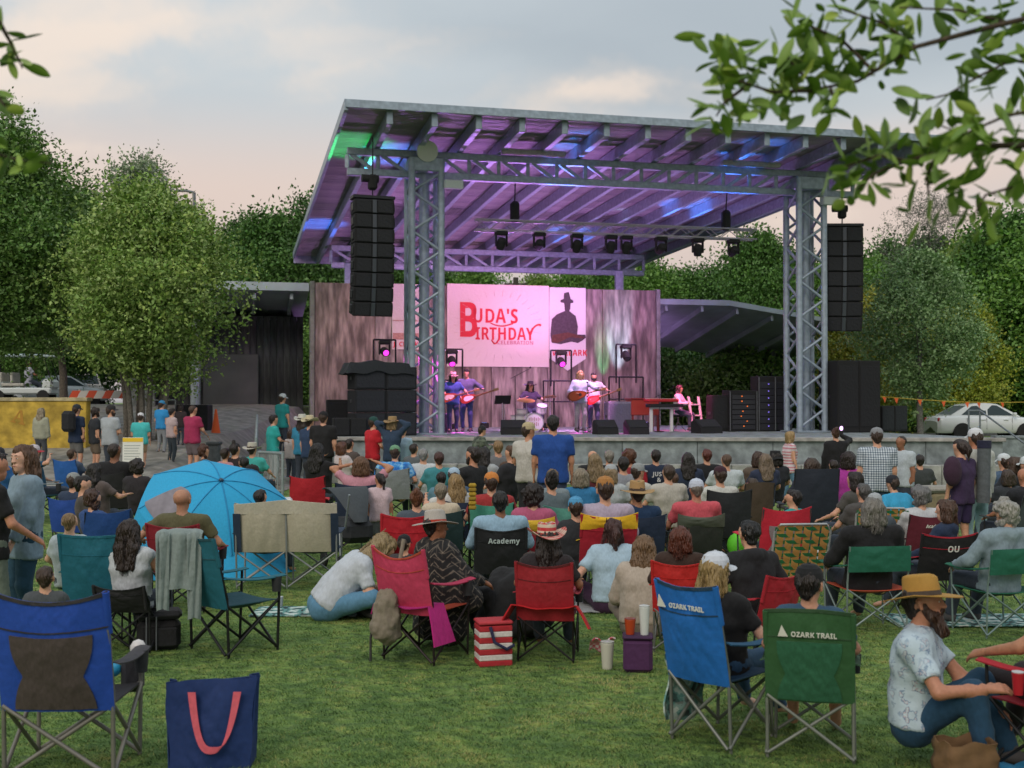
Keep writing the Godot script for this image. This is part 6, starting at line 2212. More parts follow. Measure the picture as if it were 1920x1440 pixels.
func crowd_back_rows() -> void:
	var row := func(label: String, px: float, top: float, d: float, yaw: float, o: Dictionary): pp(label, px, top, d, yaw, o)
	# people low in front of the stage; most sit on the grass or on low seats
	row.call("bald man in black sitting before the seat wall", 1110, 843, 0, 0.0, {"hair": "bald", "sh": "#1d2024", "sw": 0.2})
	row.call("grey haired man in black beside the bald man", 1141, 844, 0, 0.0, {"hair": "short", "hc": "#a39d92", "sh": "#1c1e22", "sw": 0.21, "g": 1.1})
	row.call("dark haired child between the grey haired man and the red chair", 1165, 856, 0, 0.1, {"hc": "#221a17", "sh": "#8a8e96", "sw": 0.15})
	sc("woman with reddish curly hair in a small red chair", 1178, 844, 0, 0.0, {"f": true, "hair": "curly", "hc": "#6b4229", "sh": "#8d2f35"}, "small red camp chair below the curly haired woman", {"c": "#b01f33", "words": "COLEMAN"})
	var js := pp("dark haired man in a navy tee with white back lettering", 1226, 843, 0.0, 0.1, {"hc": "#2a1f1a", "sh": "#1f2d45", "sw": 0.2})
	for q in [["JUST", 0.86], ["&", 0.76], ["H", 0.66]]:
		var tm := part(text_mesh(q[0], 0.075), "lettering", mat("#d5d8da"), js, Transform3D(Basis(Vector3.RIGHT, 0.2), Vector3(0.03, q[1], 0.25)))
	row.call("small boy in white beside the lettered navy tee", 1258, 862, 0, 0.1, {"hc": "#6a4a34", "sh": "#c3c6c8", "sw": 0.15, "k": 0.86})
	row.call("woman with long dark hair in navy before the seat wall", 1287, 848, 0, 0.0, {"f": true, "hair": "long", "hc": "#2b2420", "sh": "#27344c"})
	row.call("red haired man in a black printed tee before the seat wall", 1321, 842, 0, 0.1, {"hc": "#6e3326", "sh": "#191b1f", "sw": 0.2})
	row.call("short haired man in a plain white tee before the seat wall", 1357, 850, 0, 0.1, {"hair": "buzz", "hc": "#6b513e", "sh": "#bcc8cc", "sw": 0.21})
	row.call("brown haired woman beside the black bucket hat", 1416, 846, 0, 0.1, {"f": true, "hair": "bob", "hc": "#4f392b", "sh": "#5e5348"})
	row.call("woman with long ash blonde hair in navy near the brown recliner", 1428, 850, 19.0, 0.2, {"f": true, "hair": "long", "hc": "#8f7c66", "sh": "#28324a"})
	row.call("person in a black bucket hat and dark top", 1447, 843, 0, 0.2, {"hat": "bucket", "hatc": "#1c1e21", "sh": "#22262c", "hair": "bob", "hc": "#2b2420"})
	row.call("blond woman with long hair behind the royal blue tee man", 1112, 850, 18.4, 0.1, {"f": true, "hair": "long", "hc": "#a8906a", "sh": "#7c3a42"})
	row.call("grey blonde woman in a blue top behind the low green chair", 1085, 877, 15.5, 0.1, {"f": true, "hair": "bob", "hc": "#a59a84", "sh": "#2f78a8"})
	# family left of the standing pair
	row.call("dark haired woman with a white shoulder strap in the family group", 917, 838, 19.5, -0.6, {"f": true, "hair": "long", "hc": "#231b18", "sh": "#a9b0b3", "skin": "#b5815f"})
	row.call("brown haired boy in a dark tee turned to the family group", 946, 836, 19.0, 0.9, {"hc": "#6b4a31", "sh": "#26282d", "sw": 0.16, "rh": Vector3(0.1, 0.9, -0.35)})
	row.call("child with tan hair peeping over the family group", 931, 826, 21.5, 0.2, {"hc": "#a5855a", "sh": "#6d6f72", "sw": 0.16})
	row.call("woman in a brown top behind the off-white polo", 966, 834, 20.0, 0.0, {"f": true, "sh": "#5a4538", "hc": "#8d7253", "hair": "bob"})
	# left of centre
	row.call("reddish haired child in white by the stage wall", 652, 828, 23.5, -0.8, {"hc": "#6d4028", "hair": "bob", "sh": "#c9bfc0", "sw": 0.15, "f": true})
	row.call("dark child behind the reddish haired one", 663, 823, 25.0, -0.5, {"hc": "#33261f", "sh": "#534a47", "sw": 0.15})
	row.call("black haired woman in a black dress holding up a phone", 605, 831, 19.5, -0.4, {"f": true, "hair": "long", "hc": "#16120f", "sh": "#141518", "lh": Vector3(-0.2, 1.05, -0.3), "rh": Vector3(0.1, 1.0, -0.35), "skin": "#b5815f", "sl": 1})
	row.call("white haired woman in a white tee near the tie-dye shirt", 795, 841, 0, 0.0, {"f": true, "hair": "short", "hc": "#a9aaa8", "sh": "#c7cfd3"})
	row.call("person with dark red hair in a teal top beside the white haired woman", 821, 847, 0, 0.2, {"f": true, "hair": "short", "hc": "#54302a", "sh": "#3f8a93"})
	row.call("small dark haired child in front of the teal top", 829, 872, 17.0, 0.0, {"hc": "#221b18", "sh": "#5f8898", "sw": 0.15, "k": 0.85})
	row.call("person in a pale blue cap half hidden by the navy chair", 852, 874, 16.4, 0.0, {"hat": "cap", "hatc": "#a7bfd2", "sh": "#3e5670"})
	row.call("grey person leaning at the wall behind the white haired woman", 782, 832, 24.0, -0.4, {"hc": "#3a2e28", "sh": "#5c6468"})
	sc("broad man in a blue tie-dye shirt and green cap", 740, 834, 20.5, 0.0, {"sw": 0.22, "g": 1.3, "shm": "tie_dye", "hat": "cap", "hatc": "#6d9a7a", "lean": 0.15}, "grey camp chair under the tie-dye shirt man", {"c": "#8b9296"})
	row.call("person in a white straw hat and aqua shirt near the picket rail", 480, 827, 23.0, -0.3, {"hat": "straw", "hatc": "#d8d5c5", "sh": "#45b3ac", "sw": 0.2})
	row.call("dark haired woman with a top knot beside the white straw hat", 450, 824, 22.0, -0.4, {"f": true, "hair": "top_bun", "hc": "#2c211d", "sh": "#2b2326"})
	row.call("child in pink beside the woman with a top knot", 430, 840, 22.0, -0.3, {"hc": "#3a2a22", "sh": "#b58a92", "sw": 0.15})
	sc("curly brown haired woman turned sideways above the blue beach tent", 396, 835, 22.5, -1.5, {"f": true, "hair": "curly", "hc": "#5b3524", "sh": "#55504a"}, "tan camp chair beside the curly haired woman", {"c": "#b8a980"})
	row.call("woman in dark clothes behind the blue beach tent", 266, 862, 18.0, -0.2, {"f": true, "hair": "curly", "hc": "#2a211f", "sh": "#2d2a2e"})
	row.call("dark figure leaning over behind the blue beach tent", 462, 856, 19.0, 0.5, {"hc": "#1f1a18", "sh": "#221f24", "lean": 0.3})
	# behind the stage corner on the far side
	row.call("man in a white cap and denim shirt at the lawn's far edge", 1870, 848, 0, 0.3, {"hat": "cap", "hatc": "#cdd6d9", "sh": "#48607a", "sw": 0.2})
	row.call("brown haired woman between two white caps at the far edge", 1890, 856, 0, 0.3, {"f": true, "hair": "bob", "hc": "#5b4433", "sh": "#2a3038"})
	row.call("person in a white cap and black top at the far edge", 1911, 853, 0, 0.4, {"hat": "cap", "hatc": "#cfd8da", "sh": "#1c1f24"})
	sc("bald man in black seated at the lawn's far edge", 1906, 875, 0, 0.4, {"hair": "bald", "sh": "#1b1e24", "sw": 0.21, "skin": "#bd8468"}, "dark green camp chair under the bald man", {"c": "#3a4548"})
	row.call("woman in grey in front of the white cap and denim shirt", 1878, 880, 16.8, 0.2, {"f": true, "hair": "bob", "hc": "#4a3a2e", "sh": "#33383e"})
	row.call("shadowed figure behind the waving man", 1722, 852, 20.5, -0.2, {"hc": "#2d2622", "sh": "#3c4243"})

func crowd_middle() -> void:
	# far side, left
	sc("man in a red, white and navy cap with one hand at his head", 80, 832, 19.5, -1.1, {"hat": "cap", "hatc": "#c7c0c6", "hatc2": "#b03a42", "sh": "#1f4f6c", "sw": 0.2, "rh": Vector3(0.2, 1.12, -0.12), "rpole": Vector3(1, -0.2, -0.2)}, "grey and teal camp chair under the striped cap man", {"c": "#6f7c80", "c2": "#245a6c"})
	pp("man in a dark cap and blue shirt behind the woman in the grey cardigan", 10, 836, 18.5, -0.4, {"hat": "cap", "hatc": "#2b2d35", "sh": "#2f66a6"})
	sc("brown haired person low in a bright blue chair by the queue", 143, 842, 21.0, -0.3, {"hc": "#5a432f", "sh": "#44546a"}, "bright blue camp chair in front of the queue", {"c": "#2360b0", "h": 1.0})
	sc("man with close cropped hair in black, seated in front of the notice board", 225, 826, 18.6, -0.2, {"hair": "buzz", "hc": "#3f3029", "skin": "#8a5c43", "sh": "#17181b", "sw": 0.22, "g": 1.1}, "black camp chair in front of the notice board", {"c": "#1b1d21"})
	pp("black haired woman in a taupe top holding a phone", 192, 868, 16.8, -0.5, {"f": true, "hair": "long", "hc": "#1d1717", "sh": "#5f5552", "rh": Vector3(0.25, 0.8, -0.3)})
	sc("person in a grey beanie in a blue chair", 148, 884, 15.8, -0.2, {"hat": "beanie", "hatc": "#8d9190", "sh": "#2d3d55"}, "royal blue camp chair under the grey beanie", {"c": "#1f4aa0"})
	pp("dark haired man in profile near the tent's grey window", 177, 892, 14.4, -1.2, {"hc": "#1f1916", "sh": "#4b4744", "face": true})
	sc("curly brown haired woman in a tilted blue chair", 192, 918, 13.2, -0.6, {"f": true, "hair": "curly", "hc": "#4f3325", "sh": "#2b4a80"}, "blue high-backed camp chair leaning back", {"c": "#1d4a8c", "h": 1.02, "yaw": 0.55})
	sc("bald man in an olive tee beside the blue beach tent", 353, 914, 11.8, -0.15, {"hair": "bald", "skin": "#b58468", "sh": "#5c5a3e", "sw": 0.22, "g": 1.12, "lh": Vector3(-0.5, 0.72, 0.05), "rh": Vector3(0.3, 0.66, -0.2)}, "dark red camp chair with a gold emblem on its back", {"c": "#8c1c2c", "words": "A", "size": 0.07, "ink": "#c8a04a", "drop": 0.1})
	sc("woman with long dark hair in a white tank top", 255, 972, 9.9, -0.1, {"f": true, "hair": "long", "hc": "#33231c", "len": 0.34, "sl": 0, "sh": "#c3cad0", "skin": "#c08f74", "hem": 0.06}, "black open-backed camp chair behind the white tank top woman", {"c": "#1e1f22", "h": 0.66, "armless": true, "w": 0.5})
	pp("fair haired toddler with a white headband between the blue and teal chairs", 138, 967, 11.2, 0.1, {"hair": "buzz", "hc": "#a5865c", "sh": "#b7c4c9", "sw": 0.15, "k": 0.82, "skin": "#d8ac90"})
	# empty teal chairs
	camp_chair("teal camp chair with black corner patches beside the white tank top woman", ground(203, 10.1), 0.0, {"c": "#126477", "w": 0.55, "h": 0.98, "frame": "#1d1f20", "r": 0.012, "dip": 0.02})
	var tb := camp_chair("teal camp chair with a grey hoodie hung over its back", ground(438, 9.85), -0.75, {"c": "#126070", "c2": "#1c4b55", "w": 0.56, "h": 0.98, "frame": "#1d1f20", "r": 0.012, "dip": 0.02})
	# centre
	sc("woman in pink with her arms raised to her hair", 680, 855, 16.5, 0.0, {"f": true, "hair": "bob", "hc": "#7b583c", "sh": "#c58d9a", "skin": "#b98465", "lh": Vector3(-0.16, 1.16, 0.0), "rh": Vector3(0.18, 1.2, 0.0), "lpole": Vector3(-1, 0, 0.2), "rpole": Vector3(1, 0, 0.3)}, "navy camp chair behind the woman in pink", {"c": "#22304a", "w": 0.62})
	camp_chair("empty red camp chair beside the black dress", ground(580, 17.5), 0.1, {"c": "#b81e2c", "h": 1.0, "w": 0.5})
	pp("boy in a dark cap and yellow tee by the cream double chair", 490, 868, 16.2, -1.0, {"hat": "cap", "hatc": "#211f20", "sh": "#c9a733", "sw": 0.16, "skin": "#a87350", "k": 0.95})
	pp("dark haired man just behind the cream double chair", 498, 917, 13.9, -0.3, {"hc": "#231c1a", "sh": "#3e4a50"})
	pp("bearded man in a black tee with a green band looking sideways", 873, 838, 17.6, 0.9, {"hc": "#33251d", "beard": "#33251d", "sh": "#1d1f22", "sw": 0.2, "g": 1.1, "skin": "#c48e70", "face": true})
	sc("short haired grey blonde woman in a cream top", 826, 905, 13.9, 0.1, {"f": true, "hair": "short", "hc": "#9d927c", "sh": "#cbbfa8"}, "dark green camp chair behind the cream top", {"c": "#1f3a3c"})
	sc("blonde woman lifting a pink phone", 846, 888, 15.0, 0.5, {"f": true, "hair": "long", "hc": "#b2935f", "sh": "#cfcfcb", "lh": Vector3(-0.25, 0.95, -0.3)}, "navy camp chair in front of the blonde woman with the phone", {"c": "#223049", "words": "OUTDOORS", "size": 0.03})
	sc("auburn haired woman with a twisted bun in front of a striped chair", 781, 917, 13.0, 0.1, {"f": true, "hair": "bun", "hc": "#7a4a2b", "sh": "#4a5560"}, "cream and blue camp chair beside the small girl", {"c": "#2c4f86", "band": "#c4bba4"})
	sc("man in an orange cap and brick red tee", 922, 882, 14.2, 0.0, {"hat": "cap", "hatc": "#c9803c", "sh": "#a23233", "sw": 0.21, "g": 1.1}, "mint green camp chair under the orange cap man", {"c": "#4a9c86", "inset": 0.1})
	sc("black haired man in a light blue shirt", 937, 920, 11.9, 0.05, {"hc": "#16130f", "hair": "short", "sh": "#93b6cc", "sl": 2, "sw": 0.22, "g": 1.12, "skin": "#8a5b40"}, "black camp chair with white lettering on its headrest", {"c": "#14181c", "h": 0.9, "words": "Academy", "size": 0.055, "ink": "#b9c9c9", "w": 0.54})
	sc("woman with big dark curls and a pink collar", 1003, 908, 12.6, -0.2, {"f": true, "hair": "curly", "hc": "#2a1f1b", "sh": "#b25a7a"}, "yellow topped red camp chair under the dark curls", {"c": "#9c2030", "band": "#d8b02c"})
	pp("sandy haired child in front of the royal blue tee man", 1033, 879, 15.3, 0.1, {"hc": "#8c6f4c", "hair": "short", "sh": "#7c8a90", "sw": 0.16})
	pp("dark haired child with a bun beside the sandy haired child", 1029, 903, 14.2, 0.2, {"f": true, "hair": "bun", "hc": "#1f1816", "sh": "#5b6a70", "sw": 0.16, "k": 0.98})
	camp_chair("pale green mesh camp chair beside the big dark curls", ground(1050, 13.2), 0.2, {"c": "#5aa08d", "h": 0.95, "inset": 0.08, "frame": "#9aa3a3"})
	sc("man in a lavender shirt and tan cap", 1130, 889, 12.3, 0.1, {"hat": "cap", "hatc": "#a8763f", "sh": "#b3a8bb", "sl": 2, "sw": 0.22, "g": 1.15, "collar": true}, "red camp chair with a yellow arrowhead headrest", {"c": "#a3162c", "band": "#e0b31f", "words": "KC", "size": 0.05, "ink": "#b3162c", "drop": 0.06, "frame": "#8f9698", "arm": "#d8b52f"})
	sc("man in a wide straw hat and navy tee", 1188, 898, 13.0, 0.2, {"hat": "wide", "hatc": "#c5a06a", "sh": "#1d3a5c", "sw": 0.22, "g": 1.1, "skin": "#b27c5c"}, "navy camp chair under the straw hat man", {"c": "#1c2c44", "frame": "#84929a"})
	pp("child in a light blue cap low between the camp chairs", 1076, 962, 12.2, 0.1, {"hat": "cap", "hatc": "#4f97c2", "sh": "#2d3034", "sw": 0.15, "k": 0.86})
	sc("man in a grey cap glancing sideways", 1208, 866, 16.6, -0.9, {"hat": "cap", "hatc": "#8f9494", "sh": "#b9b9b0", "skin": "#c48e70", "face": true}, "sage and white camp chair below the grey caps", {"c": "#93a791", "band": "#b9c4b4", "yaw": 0.2})
	pp("person in a patterned grey cap beside the standing blue tee", 1152, 868, 16.4, -0.5, {"hat": "cap", "hatc": "#a3a9ab", "sh": "#aab3b6", "hair": "bob", "hc": "#a8916e"})
	pp("brown haired man in a pale tee facing the lettered navy tee", 1247, 871, 16.0, 0.2, {"hc": "#4c3a2d", "hair": "short", "sh": "#b9b6ac", "sw": 0.2})
	sc("man in a coral polo and pale blue cap", 1300, 894, 13.6, 0.1, {"hat": "cap", "hatc": "#c0c9d8", "hair": "buzz", "hc": "#8d8378", "sh": "#c85560", "sw": 0.23, "g": 1.22, "skin": "#b97e66"}, "olive and black camp chair under the coral polo", {"c": "#2b322d", "h": 0.86, "band": "#4c5548"})
	pp("person in a maroon cap and white tee beside the coral polo", 1345, 871, 15.7, 0.1, {"hat": "cap", "hatc": "#3a1f2a", "sh": "#c6cac4", "sw": 0.19})
	sc("person hidden in the brown high-backed recliner", 1402, 884, 15.6, 0.3, {"hc": "#4a3a2c", "sh": "#3b3a38", "k": 0.85}, "brown high-backed recliner camp chair", {"c": "#4b3f30", "h": 1.18, "w": 0.5, "dip": -0.02})
	camp_chair("grey-black camp chair beside the brown recliner", ground(1352, 14.8), 0.1, {"c": "#23282b", "h": 1.0})
	sc("brown haired woman in the tall navy chair", 1514, 858, 16.6, 0.1, {"f": true, "hair": "bob", "hc": "#4f3d30", "sh": "#2b3340"}, "tall dark navy camp chair beside the woman in black", {"c": "#232b38", "h": 1.12, "w": 0.62, "dip": 0.0})
	sc("person in a black tee low behind the grey chair with a mountain mark", 1557, 862, 20.0, 0.1, {"hc": "#33271f", "sh": "#1c1d20"}, "grey and black camp chair with a white mountain mark", {"c": "#4b5a5c", "band": "#15181b", "words": "PEAK", "size": 0.04, "mark": true})
	pp("girl in a magenta tee beside the gingham shirt", 1598, 846, 18.2, -0.7, {"f": true, "sh": "#b03aa0", "hair": "bob", "hc": "#2e211c", "sw": 0.16, "skin": "#b98465"})
	pp("dark haired woman in a charcoal top looking down", 1585, 884, 15.0, 0.8, {"f": true, "hair": "bob", "hc": "#2a1f1b", "sh": "#4c4a47", "face": true})
	pp("person in a grey hooded top below the magenta tee", 1608, 906, 13.8, 0.2, {"hair": "short", "hc": "#5f5e5c", "sh": "#4d4b49", "hood": true})
	pp("dark haired woman in a teal top beyond the webbed chair", 1470, 918, 13.5, 0.9, {"f": true, "hair": "short", "hc": "#241b18", "sh": "#2aa09c", "face": true})
	camp_chair("red folding chair with a grey mesh pocket on its back", ground(1446, 12.9), 0.25, {"c": "#c01f36", "h": 0.95, "mesh": "#8a7c80", "words": "Coleman", "size": 0.035, "drop": 0.44, "frame": "#4b5154"})
	web_chair("green and tan webbed aluminium lawn chair beside the red folding chair", ground(1479, 11.5), 0.12)
	web_chair("green and tan webbed lawn chair half hidden behind the black jacket", ground(1640, 13.2), -0.1)
	pp("person in a bright sky blue jacket and dark cap leaning forward", 1690, 887, 15.6, 0.4, {"hat": "beanie", "hatc": "#23262e", "sl": 2, "sh": "#3aa3cf", "lean": 0.4, "sw": 0.19})
	pp("person in a pale grey cap beside the sky blue jacket", 1645, 921, 13.0, -0.6, {"hat": "cap", "hatc": "#a2a9ad", "sh": "#4a5660", "face": true})
	sc("grey haired man in a white tee in a maroon chair", 1714, 911, 13.0, 0.2, {"hair": "curly", "hc": "#7f7f7f", "sh": "#c3c8cc", "sw": 0.21}, "maroon camp chair with white headrest lettering", {"c": "#5c1226", "h": 0.95, "words": "Academy", "size": 0.04})
	sc("brown haired woman in a navy jacket looking sideways", 1750, 936, 11.6, 0.9, {"f": true, "hair": "bob", "hc": "#5b3d2a", "sl": 2, "sh": "#1e2f4a", "hood": true, "face": true, "skin": "#d0a088"}, "black and red camp chair with a round white emblem", {"c": "#141416", "c2": "#a81c30", "h": 0.92, "words": "OU", "size": 0.07, "drop": 0.16, "arm": "#a81c30", "yaw": 0.1, "w": 0.62})
	sc("grey haired man in a black jacket", 1622, 932, 10.7, 0.15, {"hair": "bob", "hc": "#8d8a83", "sl": 2, "sh": "#17181b", "sw": 0.23, "g": 1.2, "puff": 0.025}, "green strap-backed folding chair under the black jacket man", {"c": "#14604a", "low": true, "h": 0.84, "w": 0.6, "frame": "#8a9a98", "c2": "#b0482c", "arm": "#14604a"})
	sc("white haired woman in a grey-blue hooded top", 1866, 937, 10.6, 0.3, {"f": true, "hair": "curly", "hc": "#b9b8b0", "sl": 2, "sh": "#8599a3", "hood": true, "sw": 0.2, "g": 1.1, "puff": 0.02, "feet": true}, "green strap-backed folding chair under the hooded white haired woman", {"c": "#14604a", "low": true, "h": 0.84, "w": 0.6, "frame": "#7f9593"})

func crowd_front() -> void:
	love_seat("cream and navy double camp chair in front of the blue beach tent", ground(545, 13.3), 0.05)
	# kneeling woman with her head bowed
	pp("blonde woman in a white tee sitting with her head bowed", 612, 1040, 11.3, -1.3, {"p": "ground", "f": true, "lean": 0.72, "sh": "#c2cad2", "tr": "#5f8fae", "hair": "long", "hc": "#b39c70", "len": 0.22, "head_dir": Vector3(0, 0.5, -0.86), "nod": 0.75, "g": 1.12, "lh": Vector3(-0.15, 0.2, -0.6), "rh": Vector3(0.2, 0.16, -0.58), "k": 1.12})
	# woman with the white hat and black poncho
	pp("woman in a wide white hat and black striped poncho", 838, 953, 10.0, -0.85, {"f": true, "hat": "wide", "hatc": "#cfc9c0", "hatc2": "#a8331f", "hair": "short", "hc": "#231b18", "shm": "chevron", "poncho": true, "roll": 0.12, "sl": 2, "look": -0.35, "skin": "#a06a4c", "tr": "#1d1d20", "eyes": true})
	camp_chair("pink camp chair with a tan backpack hung on its back", ground(797, 9.55), -0.55, {"c": "#c2395c", "c2": "#b3482f", "arm": "#b02a50", "frame": "#2a2022", "w": 0.5, "h": 0.93, "dip": 0.09})
	camp_chair("bright red camp chair behind the boy in the black cap", ground(768, 11.9), 0.05, {"c": "#b31527", "h": 0.98, "w": 0.52})
	pp("boy in a black cap below the bright red chair", 765, 998, 11.0, -0.3, {"hat": "cap", "hatc": "#16191d", "sh": "#3c3a3c", "sw": 0.17})
	sc("person in a red striped straw cowboy hat with long dark hair", 1028, 975, 9.55, -0.15, {"f": true, "hat": "cowboy", "hatm": "stripe", "hatc": "#b98a68", "hatc2": "#a83a32", "hair": "long", "hc": "#2d201b", "sh": "#2a2528", "sw": 0.18, "skin": "#a8755a", "look": 0.4}, "red mesh camp chair with a red blanket over its seat", {"c": "#9c1c28", "frame": "#1f1a1b", "w": 0.52, "h": 0.95, "dip": 0.05, "arm": "#a83040", "c2": "#5a1418"})
	pp("person in a black top sitting on the grass beside the flag cooler", 925, 1085, 10.2, -0.9, {"p": "ground", "f": true, "lean": 0.5, "sh": "#17181a", "sl": 1, "hair": "long", "hc": "#4a362a", "head_dir": Vector3(0.3, 0.3, -0.9), "nod": 0.5, "tr": "#202226", "k": 1.0})
	pp("auburn haired woman in a pale blue tee sitting on the grass", 1152, 974, 11.6, 0.1, {"p": "ground", "f": true, "hair": "tail", "hc": "#4f2a24", "sh": "#a9c3d4", "tr": "#3d2440", "g": 1.08, "skin": "#cf9d85", "lh": Vector3(-0.34, 0.3, -0.2)})
	pp("woman with long light brown hair in a cream sweater sitting on the grass", 1206, 1005, 10.5, -0.2, {"p": "ground", "f": true, "hair": "long", "len": 0.34, "hc": "#8e6f4f", "sl": 2, "sh": "#b7ab9c", "tr": "#8b7f74", "g": 1.1, "puff": 0.02})
	sc("auburn haired woman in a red chair with a brown sleeve", 1278, 985, 9.9, -0.25, {"f": true, "hair": "bob", "hc": "#6d3520", "sl": 2, "sh": "#3a2a22", "sw": 0.19}, "bright red camp chair under the auburn haired woman", {"c": "#c0221f", "frame": "#7f8280", "w": 0.5, "h": 0.9})
	sc("person in a black hooded top slumped in a red chair", 1408, 1040, 9.2, 0.3, {"hair": "short", "hc": "#17181a", "sl": 2, "sh": "#1b1c20", "hood": true, "k": 0.9, "lean": 0.1}, "red camp chair with drooping red fabric beside the white cap woman", {"c": "#a8182a", "w": 0.52, "h": 0.86, "yaw": 0.7})
	# front pair in the blue and green chairs
	pp("blonde woman in a white cap and black tee", 1360, 1027, 7.5, -0.75, {"f": true, "hat": "cap", "hatc": "#ccd3dc", "hair": "long", "len": 0.26, "hc": "#b7995f", "sh": "#151618", "tr": "#2d4f6c", "skin": "#d8ab93", "look": -0.35, "sl": 1, "hem": 0.08, "g": 1.05})
	camp_chair("bright blue camp chair holding a patterned blanket", ground(1352, 7.25), -0.8, {"c": "#1267b8", "c2": "#173a54", "frame": "#7b8079", "w": 0.44, "h": 1.0, "dip": 0.03, "words": "OZARK TRAIL", "size": 0.03, "mark": true, "r": 0.0115, "cup": false, "arm": "#174f70"})
	sc("boy in a black cap in the green camp chair", 1518, 1048, 7.0, -0.3, {"hat": "cap", "hatc": "#15171a", "hair": "short", "hc": "#2a201b", "sh": "#30506a", "tr": "#5f7468", "skin": "#c99478", "look": -0.3, "sw": 0.17, "shorts": true}, "olive green camp chair with a pale tent logo", {"c": "#2f5c33", "c2": "#2a4a2c", "frame": "#8a8f86", "w": 0.56, "h": 1.0, "dip": -0.02, "words": "OZARK TRAIL", "size": 0.034, "mark": true, "mesh": "#2a6446", "r": 0.012, "arm": "#2f5237", "yaw": -0.28})
	# bearded man in the yellow straw hat
	pp("bearded man in a yellow straw hat and flowered pale shirt sitting low", 1712, 1078, 6.75, -2.05, {"p": "ground", "pel": Vector3(0, 0.27, 0.0), "lean": 0.05, "hat": "wide", "hatc": "#c99a44", "hatc2": "#4a4038", "hair": "short", "hc": "#2b1f19", "beard": "#4b3020", "beard_len": 0.06, "shm": "floral", "sw": 0.2, "tr": "#1f4560", "collar": true, "skin": "#bd8468", "rf": Vector3(0.2, 0.08, -0.42), "rkpole": Vector3(0.1, 1, -0.4), "lf": Vector3(-0.18, 0.08, -0.5), "lkpole": Vector3(-0.3, 1, -0.3), "lh": Vector3(-0.2, 0.2, -0.55), "rh": Vector3(0.2, 0.52, -0.4), "eyes": true, "look": -0.05, "nod": -0.14, "roll": 0.1, "rtoe": Vector3(0, -0.04, -0.16), "ltoe": Vector3(0, -0.04, -0.16), "k": 1.0})
	# at the very edge
	pp("seated person in a dark tee with a bare arm on a red chair", 1992, 1040, 6.6, 0.5, {"sh": "#23262a", "tr": "#2b2325", "sw": 0.2, "g": 1.1, "skin": "#b98465", "lh": Vector3(-0.32, 0.68, -0.3), "hc": "#33261f"})
	camp_chair("dark red camp chair holding a soda can in its arm", ground(1990, 6.5), 0.5, {"c": "#8f1626", "arm": "#b01e2c", "w": 0.58})
	# left front
	pp("woman in a grey-blue cardigan with long brown hair looking over her shoulder", 50, 835, 10.3, 2.3, {"p": "stand", "f": true, "sl": 2, "sh": "#8299a8", "tr": "#23485c", "hair": "long", "len": 0.3, "hc": "#6d4c33", "puff": 0.022, "hem": 0.2, "eyes": true, "face": true, "look": 0.35, "skin": "#d8ab93", "lh": Vector3(-0.2, 0.9, -0.18), "rh": Vector3(0.2, 0.9, -0.18)})
	pp("man in a black tee and grey-green trousers at the lawn's edge", -14, 850, 9.7, -0.9, {"p": "stand", "sh": "#141517", "tr": "#6a7568", "sw": 0.21, "hc": "#33261f", "skin": "#bd8468", "rh": Vector3(0.22, 1.0, -0.3)})
	camp_chair("royal blue camp chair with a brown-grey mesh back", ground(142, 6.65), 0.02, {"c": "#1848a8", "c2": "#2f2d30", "mesh": "#4b423e", "frame": "#84827a", "w": 0.6, "h": 1.06, "dip": 0.06, "r": 0.013, "arm": "#3c3a3e"})
	pp("brown haired child hidden behind the royal blue chair", 92, 1070, 8.6, 0.2, {"hc": "#4b372a", "sh": "#4a4f52", "sw": 0.15, "k": 0.7})

# ---------- things on and over the stage
func on_stage(px: float, v: float) -> Vector3:
	var h := hit(px, 800.0, v)
	return S(h.x, v, STAGE_Y)

func spot(parent: Node3D, at: Vector3, to: Vector3, hex: String, energy: float, angle: float, soft := 0.6, size := 0.06) -> void:
	var l := SpotLight3D.new()
	l.name = "lamp_beam"
	l.light_color = Color(hex)
	l.light_energy = energy
	l.spot_angle = angle
	l.spot_angle_attenuation = soft
	l.spot_range = 40.0
	l.spot_attenuation = 2.0
	l.light_size = size
	l.shadow_enabled = true
	parent.add_child(l, true)
	l.look_at_from_position(at, to, Vector3.UP if absf((to - at).normalized().y) < 0.98 else Vector3.RIGHT)

